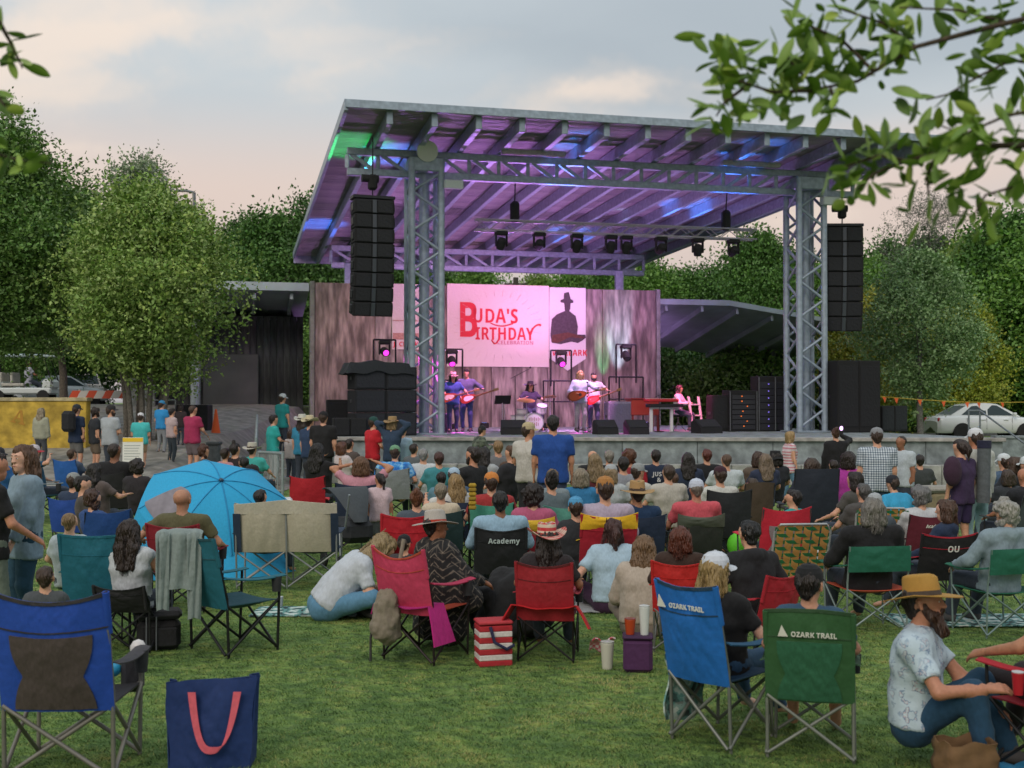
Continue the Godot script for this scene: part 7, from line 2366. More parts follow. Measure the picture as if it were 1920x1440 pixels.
# a moving head lamp: base, yoke, barrel; it hangs (or stands) at a point and aims at another
func moving_head(label: String, at: Vector3, aim: Vector3, glow: String, hang := true) -> Node3D:
	var o := thing("moving_head_lamp", label, "stage lamp", at, TH, "moving head stage lamps")
	var bk := mat("#1b1c1f", "matte")
	var s := -1.0 if hang else 1.0
	var b := MB.new()
	b.rbox(Vector3(0, 0.06 * s, 0), Vector3(0.36, 0.12, 0.3), 0.03)
	part(b.mesh(), "base", bk, o)
	for m in [-1.0, 1.0]:
		var y := MB.new()
		y.rbox(Vector3(0.16 * m, 0.27 * s, 0), Vector3(0.05, 0.34, 0.12), 0.02)
		part(y.mesh(), "yoke_arm", bk, o)
	var piv := Vector3(0, 0.34 * s, 0)
	var dir := (o.transform.basis.inverse() * (aim - at - Vector3(0, 0.34 * s, 0))).normalized()
	var bs := Basis.looking_at(dir, Vector3.UP if absf(dir.y) < 0.98 else Vector3.RIGHT) * Basis(Vector3.RIGHT, -PI * 0.5)
	var h := MB.new()
	h.lathe([Vector2(0, -0.17), Vector2(0.09, -0.16), Vector2(0.13, -0.08), Vector2(0.13, 0.1), Vector2(0.11, 0.19), Vector2(0.1, 0.19), Vector2(0.095, 0.17), Vector2(0, 0.17)], 18)
	var hd := part(h.mesh(), "barrel", bk, o, Transform3D(bs, piv))
	var l := MB.new()
	l.lathe([Vector2(0, 0.182), Vector2(0.06, 0.18), Vector2(0.09, 0.174)], 18)
	part(l.mesh(), "lamp_lens", glow_mat(glow, 2.2) if glow else mat("#3b4248", "paint"), hd)
	o.set_meta("lens", o.transform * (piv + dir * 0.24))
	return o

func speaker_array(label: String, px: float, y0: float, y1: float, d: float, turn: float, w: float, n: int) -> void:
	var top := look_at_px(px, y0, d)
	var o := thing("hanging_speaker_array", label, "speaker", top, turn)
	var tall := (y1 - y0) * d / F
	var bh := tall / n
	var bk := mat("#15171b", "matte")
	var at := Vector3.ZERO
	var tilt := 0.05
	for k in n:
		tilt -= 0.018 + 0.004 * k
		var bs := Basis(Vector3.RIGHT, -tilt)
		var cab := MB.new()
		cab.rbox(Vector3(0, -bh * 0.5, -0.28), Vector3(w, bh - 0.018, 0.56), 0.02)
		var c := part(cab.mesh(), "cabinet", bk, o, Transform3D(bs, at))
		for m in [-1.0, 1.0]:
			var g := MB.new()
			g.rbox(Vector3(m * w * 0.265, -bh * 0.5, 0.004), Vector3(w * 0.36, bh - 0.07, 0.02), 0.008)
			part(g.mesh(), "grille", mat("#23262b", "cloth"), c)
			var hd := MB.new()
			hd.rbox(Vector3(m * (w * 0.5 + 0.012), -bh * 0.5, -0.25), Vector3(0.03, bh * 0.5, 0.3), 0.008)
			part(hd.mesh(), "rigging_plate", mat("#2d3136", "steel"), c)
		var mid := MB.new()
		mid.rbox(Vector3(0, -bh * 0.5, 0.006), Vector3(w * 0.1, bh - 0.04, 0.03), 0.008)
		part(mid.mesh(), "horn", mat("#3b4149", "paint"), c)
		at += bs * Vector3(0, -bh, 0)
	var fr := MB.new()
	fr.rbox(Vector3(0, 0.06, -0.28), Vector3(w * 1.06, 0.09, 0.5), 0.015)
	part(fr.mesh(), "fly_frame", mat("#2b2e33", "steel"), o)
	var mo := MB.new()
	mo.rbox(Vector3(0, 0.5, -0.28), Vector3(0.24, 0.42, 0.24), 0.05)
	mo.cyl(Vector3(-0.3, 0.6, -0.28), Vector3(0.16, 0.6, -0.28), 0.11, 0.11, 12)
	part(mo.mesh(), "chain_hoist", mat("#1d1f22", "matte"), o)
	part(rod_mesh(Vector3(0, 0.1, -0.28), Vector3(0, 9.35 - top.y, -0.28), 0.02), "chain", mat("#33363a", "steel"), o)

func light_stand(label: String, px: float, v: float, top: float) -> Node3D:
	var base := on_stage(px, v)
	var h := hit(px, top, v).y - STAGE_Y
	var o := thing("lamp_stand", label, "stand", base, TH, "black frame lamp stands on the stage")
	var bk := mat("#17181b", "steel")
	var box := func(x0: float, x1: float, y0: float, y1: float):
		for x in [x0, x1]:
			part(rod_mesh(Vector3(x, y0, 0), Vector3(x, y1, 0), 0.03), "upright", bk, o)
		part(rod_mesh(Vector3(x0, y1, 0), Vector3(x1, y1, 0), 0.03), "crossbar", bk, o)
	box.call(-0.35, 0.35, h * 0.55, h)
	box.call(-0.6, 0.6, 0.0, h * 0.62)
	part(rod_mesh(Vector3(-0.25, 0, 0.02), Vector3(-0.25, h * 0.62, 0.02), 0.03), "upright", bk, o)
	part(rod_mesh(Vector3(-0.6, h * 0.36, 0), Vector3(0.6, h * 0.36, 0), 0.025), "crossbar", bk, o)
	for x in [-0.6, 0.6]:
		part(rod_mesh(Vector3(x, 0.02, -0.35), Vector3(x, 0.02, 0.35), 0.03), "foot", bk, o)
	o.set_meta("top", base + Vector3(0, h - 0.03, 0))
	return o

func wedge(label: String, px: float, v: float, w: float, hex: String, turn := 0.0) -> void:
	var o := thing("floor_monitor", label, "monitor speaker", on_stage(px, v), TH + PI + turn, "floor monitor speakers")
	var m := MB.new()
	m.ext(PackedVector2Array([Vector2(-0.28, 0), Vector2(0.28, 0), Vector2(0.24, 0.18), Vector2(-0.12, 0.42), Vector2(-0.28, 0.32)]), w, Transform3D(Basis(Vector3.UP, PI * 0.5), Vector3.ZERO))
	part(m.mesh(), "cabinet", mat(hex, "matte"), o)
	var g := MB.new()
	g.grid(4, 4, func(u: float, t: float): return Vector3((u - 0.5) * w * 0.9, lerpf(0.2, 0.41, t), lerpf(-0.225, 0.11, t) * 1.0 - 0.012), 0.01)
	part(g.mesh(), "grille", mat("#202227", "cloth"), o)

func cabinet(called: String, label: String, px: float, v: float, s: Vector3, hex: String, rows: int, cols: int, grille := "#1f2125", turn := 0.0) -> Node3D:
	var o := thing(called, label, "speaker" if called.contains("speaker") else "case", on_stage(px, v), TH + turn)
	for r in rows:
		for c in cols:
			var w := s.x / cols
			var h := s.y / rows
			var b := MB.new()
			b.rbox(Vector3((c + 0.5) * w - s.x * 0.5, (r + 0.5) * h, 0), Vector3(w - 0.012, h - 0.012, s.z), 0.018)
			var p := part(b.mesh(), "cabinet", mat(hex, "matte"), o)
			var g := MB.new()
			g.rbox(Vector3((c + 0.5) * w - s.x * 0.5, (r + 0.5) * h, s.z * 0.5 + 0.006), Vector3(w * 0.88, h * 0.84, 0.02), 0.006)
			part(g.mesh(), "grille", mat(grille, "cloth"), p)
			for m in [-1.0, 1.0]:
				var hd := MB.new()
				hd.rbox(Vector3((c + 0.5) * w - s.x * 0.5 + m * (w * 0.5 - 0.004), (r + 0.5) * h, 0), Vector3(0.02, 0.09, 0.2), 0.006)
				part(hd.mesh(), "handle", mat("#4a4d52", "steel"), p)
	return o

func build_stage_gear() -> void:
	speaker_array("tall black speaker column hung over the stage corner beside the shed", 702, 372, 594, 31.2, TH + 0.1, 1.1, 8)
	speaker_array("tall black speaker column hung beyond the far lattice tower", 1585, 424, 622, 35.6, TH - 0.25, 1.15, 7)
	# ground stacks
	cabinet("speaker_stack", "black double stack of speakers under a cloth on the stage corner", 716, -0.6, Vector3(1.75, 1.9, 1.0), "#1c2027", 3, 2, "#262a33", 0.12)
	var cv := MB.new()
	cv.grid(14, 10, func(u: float, t: float):
		var x := (u - 0.5) * 2.0
		var e := maxf(absf(x), absf(t - 0.5) * 2.0)
		return Vector3(x * 0.95 - 0.1, 2.0 - 0.3 * smoothstep(0.86, 1.0, e) + 0.02 * sin(u * 17.0 + t * 9.0) + 0.08 * smoothstep(0.2, 0.5, u) * smoothstep(0.7, 0.4, u), (0.5 - t) * 1.15), 0.012)
	solid(cv.mesh(), "cover_cloth", "dark cloth thrown over the black speaker stack", "cloth", mat("#20262c", "cloth"), on_stage(712, -0.6), TH + 0.12)
	cabinet("speaker_monitor", "small tilted black side-fill speaker behind the corner stack", 632, 0.4, Vector3(0.6, 1.0, 0.5), "#17191c", 1, 1)
	cabinet("amplifier_case", "low black case behind the corner speaker stack", 655, -1.0, Vector3(0.9, 0.5, 0.6), "#1c1e21", 1, 2)
	cabinet("speaker_stack", "tall black covered speaker stack beyond the far lattice tower", 1592, -0.4, Vector3(1.45, 2.2, 1.2), "#15171a", 1, 2, "#1b1d21")
	cabinet("flight_case", "black flight case with steel latches beyond the tall speaker stack", 1666, -0.2, Vector3(0.9, 0.82, 0.7), "#1a1f22", 1, 2, "#232a2e")
	cabinet("amplifier_case", "square black amplifier case beside the white folding frame", 1345, 1.4, Vector3(0.55, 1.15, 0.55), "#17191b", 1, 1)
	# racks with indicator lamps
	for q in [[1388, 1.2, "open black equipment rack with orange indicator lamps", "#ff7a2a", 0.95], [1432, 1.2, "black amplifier rack with a column of violet lamps", "#8f7bff", 0.6], [1462, 1.3, "second black amplifier rack with violet lamps by the tower", "#8f7bff", 0.6]]:
		var r := thing("equipment_rack", q[2], "rack", on_stage(q[0], q[1]), TH, "equipment racks on the stage")
		var w: float = q[4]
		var tall := 1.3 if w > 0.8 else 1.75
		var b := MB.new()
		b.rbox(Vector3(0, tall * 0.5, -0.06), Vector3(w, tall, 0.6), 0.02)
		part(b.mesh(), "case_body", mat("#15161a", "matte"), r)
		for s in [-1.0, 1.0]:
			part(rod_mesh(Vector3(s * (w * 0.5 - 0.02), 0.03, 0.25), Vector3(s * (w * 0.5 - 0.02), tall - 0.03, 0.25), 0.018), "rail", mat("#6b6f75", "steel"), r)
		for k in 7:
			var u := MB.new()
			u.rbox(Vector3(0, 0.14 + k * (tall - 0.2) / 7.0, 0.245), Vector3(w * 0.82, (tall - 0.2) / 7.0 - 0.02, 0.03), 0.006)
			var un := part(u.mesh(), "rack_unit", mat("#25262c", "paint"), r)
			var l := MB.new()
			l.ball(Vector3(0.12 * sin(k * 2.0) if w > 0.8 else 0.04, 0.17 + k * (tall - 0.2) / 7.0, 0.265), Vector3(0.022, 0.016, 0.01), 8)
			part(l.mesh(), "indicator_led", glow_mat(q[3], 1.5), un)
	var wf := thing("folding_frame", "white folding A-frame standing behind the keyboard player", "frame", on_stage(1300, 2.0), TH + 0.4)
	for s in [-1.0, 1.0]:
		bar(Vector3(0.22 * s, 0, 0.2), Vector3(0.22 * s, 1.1, 0), 0.07, 0.05, "upright", mat("#c9cdc6", "paint"), wf)
	for k in 3:
		bar(Vector3(-0.22, 0.15 + 0.35 * k, 0.17 - 0.06 * k), Vector3(0.22, 0.15 + 0.35 * k, 0.17 - 0.06 * k), 0.06, 0.04, "crossbar", mat("#c9cdc6", "paint"), wf)
	wedge("black floor monitor in front of the singers", 1135, -1.0, 0.62, "#16171b")
	wedge("second floor monitor in front of the purple amplifier", 1193, -1.1, 0.6, "#1d1b22")
	wedge("black floor monitor before the open equipment rack", 1325, -0.6, 0.75, "#15161a", 0.2)
	wedge("black floor monitor before the drum kit", 962, -0.6, 0.7, "#17181c", -0.2)
	cabinet("speaker_cabinet", "pale guitar amplifier with a dark grille near the drum kit", 1158, 2.2, Vector3(0.78, 0.95, 0.45), "#8d86a0", 1, 1, "#6f6a86")
	cabinet("speaker_cabinet", "small guitar amplifier behind the hatted guitarist", 831, 2.2, Vector3(0.5, 0.6, 0.35), "#8a7d8c", 1, 1, "#5d5363")
	# the lamp truss slung below the front truss
	var v := 0.2
	var a := hit(890, 424, v)
	var b := hit(1416, 437, v)
	var y := (a.y + b.y) * 0.5
	var lt := thing("lamp_truss", "silver box truss slung over the stage on two hoists", "truss")
	var al := mat("#a9a7ae", "steel")
	for q in [[-0.15, 0.15], [0.15, 0.15], [-0.15, -0.15], [0.15, -0.15]]:
		rod(S(a.x, v + q[0], y + q[1]), S(b.x, v + q[0], y + q[1]), 0.028, "chord", al, lt)
	var n := 22
	for k in n:
		var u0 := lerpf(a.x, b.x, float(k) / n)
		var u1 := lerpf(a.x, b.x, float(k + 1) / n)
		var up := 0.15 if k % 2 == 0 else -0.15
		for z in [-0.15, 0.15]:
			rod(S(u0, v + z, y + up), S(u1, v + z, y - up), 0.014, "lacing", al, lt, 5)
	for px in [965, 1362]:
		var u := hit(px, 400, v).x
		var ho := MB.new()
		ho.rbox(Vector3.ZERO, Vector3(0.26, 0.62, 0.26), 0.07)
		part(ho.mesh(), "hoist", mat("#1b1c1f", "matte"), lt, Transform3D(Basis(Vector3.UP, TH), S(u, v, y + 0.42)))
		rod(S(u, v, y + 0.7), S(u, 0.1, 8.6), 0.02, "chain", mat("#2b2d30", "steel"), lt)
	# eight lamps under the truss
	var heads := [940, 1011, 1082, 1146, 1175, 1240, 1309, 1376]
	var aims := [S(1.5, 1.9, 2.4), S(3.0, 8.9, 3.0), S(4.6, 3.4, 2.0), S(5.3, 1.8, 2.5), S(5.8, 2.1, 2.4), S(6.2, 8.9, 3.2), S(9.0, 2.0, 2.2), S(9.0, 8.9, 3.0)]
	var hues := ["#ff8fe0", "#ffb4d8", "#f0a0ff", "#ffb0ea", "#ff9ae0", "#ffb4da", "#ff5fa8", "#dcaaff"]
	var force := [90.0, 46.0, 85.0, 105.0, 80.0, 46.0, 115.0, 42.0]
	var spread := [13.0, 40.0, 16.0, 9.0, 9.0, 40.0, 13.0, 38.0]
	var where := ["first under the truss from the shed side", "second under the truss from the shed side", "third under the truss from the shed side", "one of the close pair under the truss, shed side", "one of the close pair under the truss, car side", "third under the truss from the car side", "second under the truss from the car side", "last under the truss on the car side"]
	for k in 8:
		var u := hit(heads[k], 445, v).x
		var m := moving_head("black moving head lamp, " + where[k], S(u, v, y - 0.17), aims[k], "")
		var lens: Vector3 = m.get_meta("lens")
		spot(m, lens, aims[k], hues[k], force[k], spread[k])
	# lamps on stands
	var st := [[721, 3.6, 637, "lamp stand behind the corner speaker stack"], [847, 3.8, 655, "lamp stand behind the hatted guitarist"], [1052, 3.8, 657, "lamp stand between the drums and the singers"], [1174, 4.0, 646, "lamp stand in front of the blue lit wall"]]
	var to := [S(0.5, -3.5, 1.4), S(1.4, 1.0, 1.2), S(5.3, 1.4, 2.0), S(7.5, 1.0, 1.0)]
	for k in 4:
		var s := light_stand("black tubular " + st[k][3], st[k][0], st[k][1], st[k][2])
		var m := moving_head("moving head lamp on the " + st[k][3], s.get_meta("top"), to[k], "#ff3fe0" if k < 3 else "")
		var lens: Vector3 = m.get_meta("lens")
		if k < 3:
			spot(m, lens, to[k], "#ff4fe0", 50.0, 16.0)
		else:
			spot(m, lens, to[k], "#6a5cff", 14.0, 16.0)
	# uplights standing on the floor behind the band: they colour the roof and the wall
	var ups := [
		[2.0, 6.5, S(0.6, 4.0, 9.5), "#d08ee0", 58.0, 52.0], [5.5, 6.6, S(5.5, 5.5, 9.5), "#d690e0", 58.0, 54.0], [9.0, 6.4, S(9.5, 5.5, 9.4), "#c48ee2", 52.0, 52.0], [1.0, 11.5, S(1.5, 15.0, 9.3), "#d08ee0", 44.0, 58.0], [8.5, 11.5, S(8.5, 15.5, 9.3), "#c88ee2", 44.0, 58.0], [4.8, 12.5, S(4.8, 17.5, 9.3), "#d08ee0", 38.0, 58.0],
		[0.4, 7.6, S(-1.9, 1.6, 9.6), "#18e060", 420.0, 8.5], [0.9, 7.4, S(-0.4, 2.4, 9.6), "#5a8cff", 620.0, 8.5], [-0.6, 11.0, S(-2.0, 15.0, 9.4), "#3f80ff", 260.0, 9.0],
		[3.4, 7.6, S(4.3, -0.6, 9.7), "#3f95ff", 700.0, 5.0], [8.6, 7.6, S(9.7, -0.9, 9.7), "#2f85ff", 760.0, 5.0], [9.4, 7.4, S(11.2, 7.6, 9.5), "#4a8aff", 420.0, 9.0], [7.6, 11.0, S(8.6, 14.5, 9.4), "#4a90ff", 260.0, 9.0], [4.4, 7.5, S(2.0, -1.6, 9.7), "#c880f0", 120.0, 30.0],
		[8.85, 8.1, S(8.9, 9.0, 4.7), "#b0d8ff", 120.0, 10.0], [8.3, 8.2, S(8.3, 9.0, 4.0), "#40e088", 42.0, 8.0]]
	var spots := ["beside the shed end of the wall", "behind the drum kit", "behind the keyboards", "behind the wall at the shed end", "behind the wall at the car park end", "behind the middle of the wall", "aimed at the roof edge in green", "aimed at the roof in pale blue", "aimed at the low roof corner", "aimed at the front truss over the drums", "aimed at the front truss over the racks", "aimed along the roof over the racks", "aimed at the rear roof", "washing the front roof edge", "grazing the wall in icy blue", "grazing the wall in green"]
	for k in ups.size():
		var u: Array = ups[k]
		var p := S(u[0], u[1], STAGE_Y)
		var o := thing("floor_uplight", "small black floor lamp " + spots[k], "stage lamp", p, TH, "floor uplights behind the band")
		var bx := MB.new()
		bx.rbox(Vector3(0, 0.1, 0), Vector3(0.3, 0.2, 0.26), 0.03)
		part(bx.mesh(), "lamp_body", mat("#1a1b1e", "matte"), o)
		var ln := MB.new()
		ln.cyl(Vector3(0, 0.2, 0), Vector3(0, 0.206, 0), 0.09, 0.09, 14)
		part(ln.mesh(), "lamp_lens", glow_mat(u[3], 1.0), o)
		spot(o, p + Vector3(0, 0.24, 0), u[2], u[3], u[4], u[5], 0.7)

# ---------- the band
func guitar(called: String, label: String, at: Vector3, bs: Basis, body: String, face: String, acoustic := false) -> void:
	var o := thing(called, label, "guitar", at, 0.0, "guitars held by the band")
	o.basis = bs
	var poly := PackedVector2Array()
	for k in 28:
		var a := TAU * k / 28.0
		var r := 0.17 + 0.035 * cos(a * 2.0) + 0.018 * cos(a)
		if acoustic:
			r *= 1.22
		poly.append(Vector2(-cos(a) * r * 1.28, sin(a) * r * (0.86 - 0.16 * cos(a + PI))))
	var b := MB.new()
	b.ext(poly, 0.1 if acoustic else 0.045)
	part(b.mesh(), "body", mat(body, "paint"), o)
	var g := MB.new()
	var inner := PackedVector2Array()
	for q in poly:
		inner.append(q * (0.86 if acoustic else 0.6))
	g.ext(inner, 0.004, Transform3D(Basis.IDENTITY, Vector3(0, 0, 0.053 if acoustic else 0.026)))
	part(g.mesh(), "top_plate" if acoustic else "pickguard", mat(face, "paint"), o)
	if acoustic:
		var h := MB.new()
		h.cyl(Vector3(0.07, 0, 0.054), Vector3(0.07, 0, 0.058), 0.05, 0.05, 16)
		part(h.mesh(), "sound_hole", mat("#1a1210"), o)
	var n := MB.new()
	n.rbox(Vector3(0.48, 0, 0.03), Vector3(0.66, 0.05, 0.025), 0.008)
	part(n.mesh(), "neck", mat("#6b4a2e", "paint"), o)
	var hd := MB.new()
	hd.rbox(Vector3(0.88, 0.005, 0.028), Vector3(0.17, 0.08, 0.02), 0.008)
	part(hd.mesh(), "headstock", mat("#8a6a44", "paint"), o)

func build_band() -> void:
	var grp := "band members on the stage"
	var player := func(label: String, px: float, top: float, v: float, yaw: float, o: Dictionary) -> Node3D:
		var p := on_stage(px, v)
		o.merge({"group": grp, "face": true, "feet": true})
		var d := -p.z
		var k: float = clampf((CAMH - (top - HZ) * d / F - STAGE_Y) / head_rise(o), 0.9, 1.12)
		return figure(label, p, PI + TH + yaw, k, d, o)
	var tilt := func(yaw: float, t: float) -> Basis: return Basis(Vector3.UP, TH + yaw) * Basis(Vector3.BACK, t)
	var g1: Node3D = player.call("guitarist in a pale hat and blue shirt playing a sunburst guitar", 849, 696, 1.7, 0.0, {"p": "stand", "hat": "fedora", "hatc": "#d9b9b0", "hair": "long", "hc": "#3a2a24", "sh": "#3a5a9c", "tr": "#3b4468", "rh": Vector3(0.16, 1.0, -0.24), "lh": Vector3(-0.4, 1.12, -0.3), "lean": 0.05})
	guitar("electric_guitar", "sunburst electric guitar of the hatted guitarist", g1.position + Vector3(-0.08, 1.08, 0.26), tilt.call(0.1, 0.25), "#a8401e", "#d9d0bc")
	var g2: Node3D = player.call("bass player in a grey-blue shirt behind the hatted guitarist", 875, 692, 2.5, -0.4, {"p": "stand", "hc": "#2b211d", "sh": "#5b6680", "sl": 2, "tr": "#3a4a78", "rh": Vector3(0.12, 0.98, -0.25), "lh": Vector3(-0.5, 1.2, -0.2)})
	guitar("bass_guitar", "pale pickguard bass with a long neck behind the hatted guitarist", g2.position + Vector3(0.08, 1.05, 0.26), tilt.call(-0.1, 0.3), "#a0352a", "#e2d8cf")
	var g3: Node3D = player.call("long haired singer in a pale denim shirt with an acoustic guitar", 1088, 695, 1.6, 0.0, {"p": "stand", "hair": "long", "len": 0.2, "hc": "#b89668", "sh": "#a9b4cf", "sl": 2, "tr": "#8d8794", "rh": Vector3(0.2, 1.1, -0.22), "lh": Vector3(-0.45, 1.25, -0.28)})
	guitar("acoustic_guitar", "dark sunburst acoustic guitar of the long haired singer", g3.position + Vector3(-0.1, 1.14, 0.25), tilt.call(0.1, 0.22), "#5a2415", "#8a3a1c", true)
	var g4: Node3D = player.call("bearded guitarist in a white shirt beside the singer", 1113, 699, 2.2, -0.15, {"p": "stand", "hc": "#221a17", "beard": "#221a17", "sh": "#c3c3d0", "tr": "#4a4a6a", "rh": Vector3(0.16, 0.98, -0.24), "lh": Vector3(-0.42, 1.2, -0.28)})
	guitar("electric_guitar", "red electric guitar of the bearded guitarist", g4.position + Vector3(0.0, 1.02, 0.26), tilt.call(0.0, 0.35), "#b3202a", "#c9404a")
	var dr: Node3D = player.call("drummer in a dark hat and shirt behind the kit", 993, 713, 3.4, 0.2, {"p": "stool", "hat": "straw", "hatc": "#1f1a1c", "hair": "long", "hc": "#2a1f1b", "sh": "#3c3445", "lh": Vector3(-0.3, 0.95, -0.35), "rh": Vector3(0.3, 0.95, -0.3), "feet": false})
	var ky: Node3D = player.call("long haired keyboard player in a white shirt", 1271, 722, 2.0, 0.9, {"p": "stool", "f": true, "hair": "long", "len": 0.36, "hc": "#3a2219", "sh": "#d5cfd2", "sl": 2, "lh": Vector3(-0.2, 0.85, -0.38), "rh": Vector3(0.2, 0.85, -0.38)})
	for q in [[993, 3.45, "round drum stool under the drummer"], [1271, 2.0, "black stool under the keyboard player"]]:
		var s := thing("stool", q[2], "stool", on_stage(q[0], q[1]), 0.0)
		var m := MB.new()
		m.lathe([Vector2(0, 0.46), Vector2(0.17, 0.46), Vector2(0.18, 0.5), Vector2(0.16, 0.53), Vector2(0, 0.53)], 18)
		part(m.mesh(), "seat", mat("#1f1d20", "matte"), s)
		for k in 3:
			part(rod_mesh(Vector3(0, 0.3, 0), Vector3(0.25 * cos(TAU * k / 3.0), 0.0, 0.25 * sin(TAU * k / 3.0)), 0.012), "leg", mat("#8d8a92", "steel"), s)
		part(rod_mesh(Vector3(0, 0.28, 0), Vector3(0, 0.47, 0), 0.018), "post", mat("#8d8a92", "steel"), s)
	# drum kit
	var kit := thing("drum_kit", "white drum kit with a lettered bass drum and cymbals", "drum kit", on_stage(999, 2.6), TH)
	var wh := mat("#d9d3d6", "paint")
	var ch := mat("#b9b7bf", "steel")
	var drum := func(at: Vector3, r: float, d: float, bs: Basis, called: String):
		var m := MB.new()
		m.cyl(Vector3(0, -d * 0.5, 0), Vector3(0, d * 0.5, 0), r, r, 24)
		var p := part(m.mesh(), called, wh, kit, Transform3D(bs, at))
		for e in [-0.5, 0.5]:
			var h := MB.new()
			h.lathe([Vector2(r * 0.96, d * e + 0.015), Vector2(r * 1.03, d * e + 0.02), Vector2(r * 1.03, d * e - 0.02), Vector2(r * 0.98, d * e - 0.02)], 24)
			part(h.mesh(), "hoop", ch, p)
		return p
	drum.call(Vector3(0.0, 0.3, 0), 0.29, 0.42, Basis(Vector3.RIGHT, PI * 0.5), "bass_drum")
	for k in 13:
		var ink := MB.new()
		ink.box(Vector3(-0.17 + 0.058 * (k % 7), 0.39 - 0.15 * (k / 7), 0.216), Vector3(0.016, 0.09 + 0.03 * (k % 2), 0.004))
		part(ink.mesh(), "print_stroke", mat("#9c4a3a"), kit)
	drum.call(Vector3(0.3, 0.72, -0.05), 0.16, 0.22, Basis(Vector3.RIGHT, 0.5), "tom_drum")
	drum.call(Vector3(-0.42, 0.3, -0.3), 0.22, 0.4, Basis.IDENTITY, "floor_tom")
	drum.call(Vector3(-0.25, 0.62, -0.4), 0.18, 0.15, Basis.IDENTITY, "snare_drum")
	for q in [[-0.22, 0.98, 0.05, 0.28, 0.25], [0.62, 1.1, -0.2, 0.22, -0.2], [-0.85, 1.12, -0.3, 0.24, 0.1]]:
		var m := MB.new()
		m.lathe([Vector2(0, 0.03), Vector2(0.05, 0.02), Vector2(q[3], 0.0), Vector2(q[3], -0.004), Vector2(0.05, 0.012), Vector2(0, 0.02)], 24)
		part(m.mesh(), "cymbal", mat("#b98a4a", "steel"), kit, Transform3D(Basis(Vector3.RIGHT, q[4]), Vector3(q[0], q[1], q[2])))
		part(rod_mesh(Vector3(q[0], 0, q[2]), Vector3(q[0], q[1], q[2]), 0.012), "cymbal_stand", ch, kit)
		for k in 3:
			part(rod_mesh(Vector3(q[0], 0.2, q[2]), Vector3(q[0] + 0.2 * cos(TAU * k / 3.0), 0, q[2] + 0.2 * sin(TAU * k / 3.0)), 0.01), "stand_leg", ch, kit)
	# keyboards
	var kb := thing("stage_keyboard", "red stage keyboard on a white frame before the keyboard player", "keyboard", on_stage(1240, 1.4), TH + 0.3)
	var rb := MB.new()
	rb.rbox(Vector3(0, 0.98, 0), Vector3(1.15, 0.1, 0.34), 0.02)
	part(rb.mesh(), "case", mat("#b5202a", "paint"), kb)
	var kk := MB.new()
	kk.box(Vector3(0, 1.035, -0.08), Vector3(1.05, 0.012, 0.14))
	part(kk.mesh(), "key_bed", mat("#d8d6d2", "paint"), kb)
	var lo := MB.new()
	lo.rbox(Vector3(0.1, 0.82, 0.04), Vector3(1.3, 0.11, 0.3), 0.02)
	part(lo.mesh(), "lower_keyboard", mat("#1d1c20", "paint"), kb)
	for s in [-1.0, 1.0]:
		bar(Vector3(0.4 * s, 0, 0), Vector3(0.4 * s, 0.76, 0), 0.08, 0.08, "frame_leg", mat("#d9d6da", "paint"), kb)
	bar(Vector3(-0.44, 0.74, 0.01), Vector3(0.44, 0.74, 0.01), 0.06, 0.06, "frame_rail", mat("#d9d6da", "paint"), kb)
	var og := thing("organ_cabinet", "red wooden organ cabinet beside the keyboard", "organ", on_stage(1205, 2.2), TH)
	var ob := MB.new()
	ob.rbox(Vector3(0, 0.76, 0), Vector3(0.95, 0.5, 0.6), 0.02)
	part(ob.mesh(), "cabinet", mat("#a83a34", "paint"), og)
	var ot := MB.new()
	ot.rbox(Vector3(0, 1.03, 0), Vector3(1.02, 0.05, 0.66), 0.01)
	part(ot.mesh(), "lid", mat("#8c2a2c", "paint"), og)
	for q in [[-0.42, 0.24], [0.42, 0.24], [-0.42, -0.24], [0.42, -0.24]]:
		bar(Vector3(q[0], 0, q[1]), Vector3(q[0], 0.52, q[1]), 0.06, 0.06, "leg", mat("#7a2226", "paint"), og)
	# microphone stands
	for q in [[1102, 1.0, 1.5, 0.0, "microphone stand in front of the long haired singer"], [966, 2.7, 1.75, 0.5, "tall boom microphone stand beside the drummer"], [1236, 1.2, 1.15, 0.5, "boom microphone stand before the keyboard player"]]:
		var m := thing("microphone_stand", "thin black " + q[4], "microphone stand", on_stage(q[0], q[1]), TH, "microphone stands")
		var bk := mat("#16161a", "steel")
		part(rod_mesh(Vector3.ZERO, Vector3(0, q[2], 0), 0.012), "pole", bk, m)
		var tip := Vector3(q[3], q[2] + q[3] * 0.5, 0)
		if q[3] > 0.0:
			part(rod_mesh(Vector3(-0.15, q[2] - 0.08, 0), tip, 0.01), "boom", bk, m)
		var mc := MB.new()
		mc.ball(tip + Vector3(0.0, 0.03, -0.04), Vector3(0.03, 0.03, 0.04), 10)
		part(mc.mesh(), "microphone", bk, m)
		var bs := MB.new()
		bs.lathe([Vector2(0, 0), Vector2(0.15, 0), Vector2(0.15, 0.02), Vector2(0.03, 0.035), Vector2(0, 0.035)], 18)
		part(bs.mesh(), "base", bk, m)
	var ms := thing("music_stand", "black music stand beside the drum kit", "music stand", on_stage(942, 1.9), TH)
	part(rod_mesh(Vector3.ZERO, Vector3(0, 0.95, 0), 0.014), "pole", mat("#b0adb5", "steel"), ms)
	var dk := MB.new()
	dk.rbox(Vector3(0, 1.0, 0.05), Vector3(0.5, 0.3, 0.02), 0.005, Basis(Vector3.RIGHT, 0.5))
	part(dk.mesh(), "desk", mat("#17171a", "matte"), ms)
	for k in 3:
		part(rod_mesh(Vector3(0, 0.12, 0), Vector3(0.22 * cos(TAU * k / 3.0 + 0.4), 0, 0.22 * sin(TAU * k / 3.0 + 0.4)), 0.01), "leg", mat("#b0adb5", "steel"), ms)

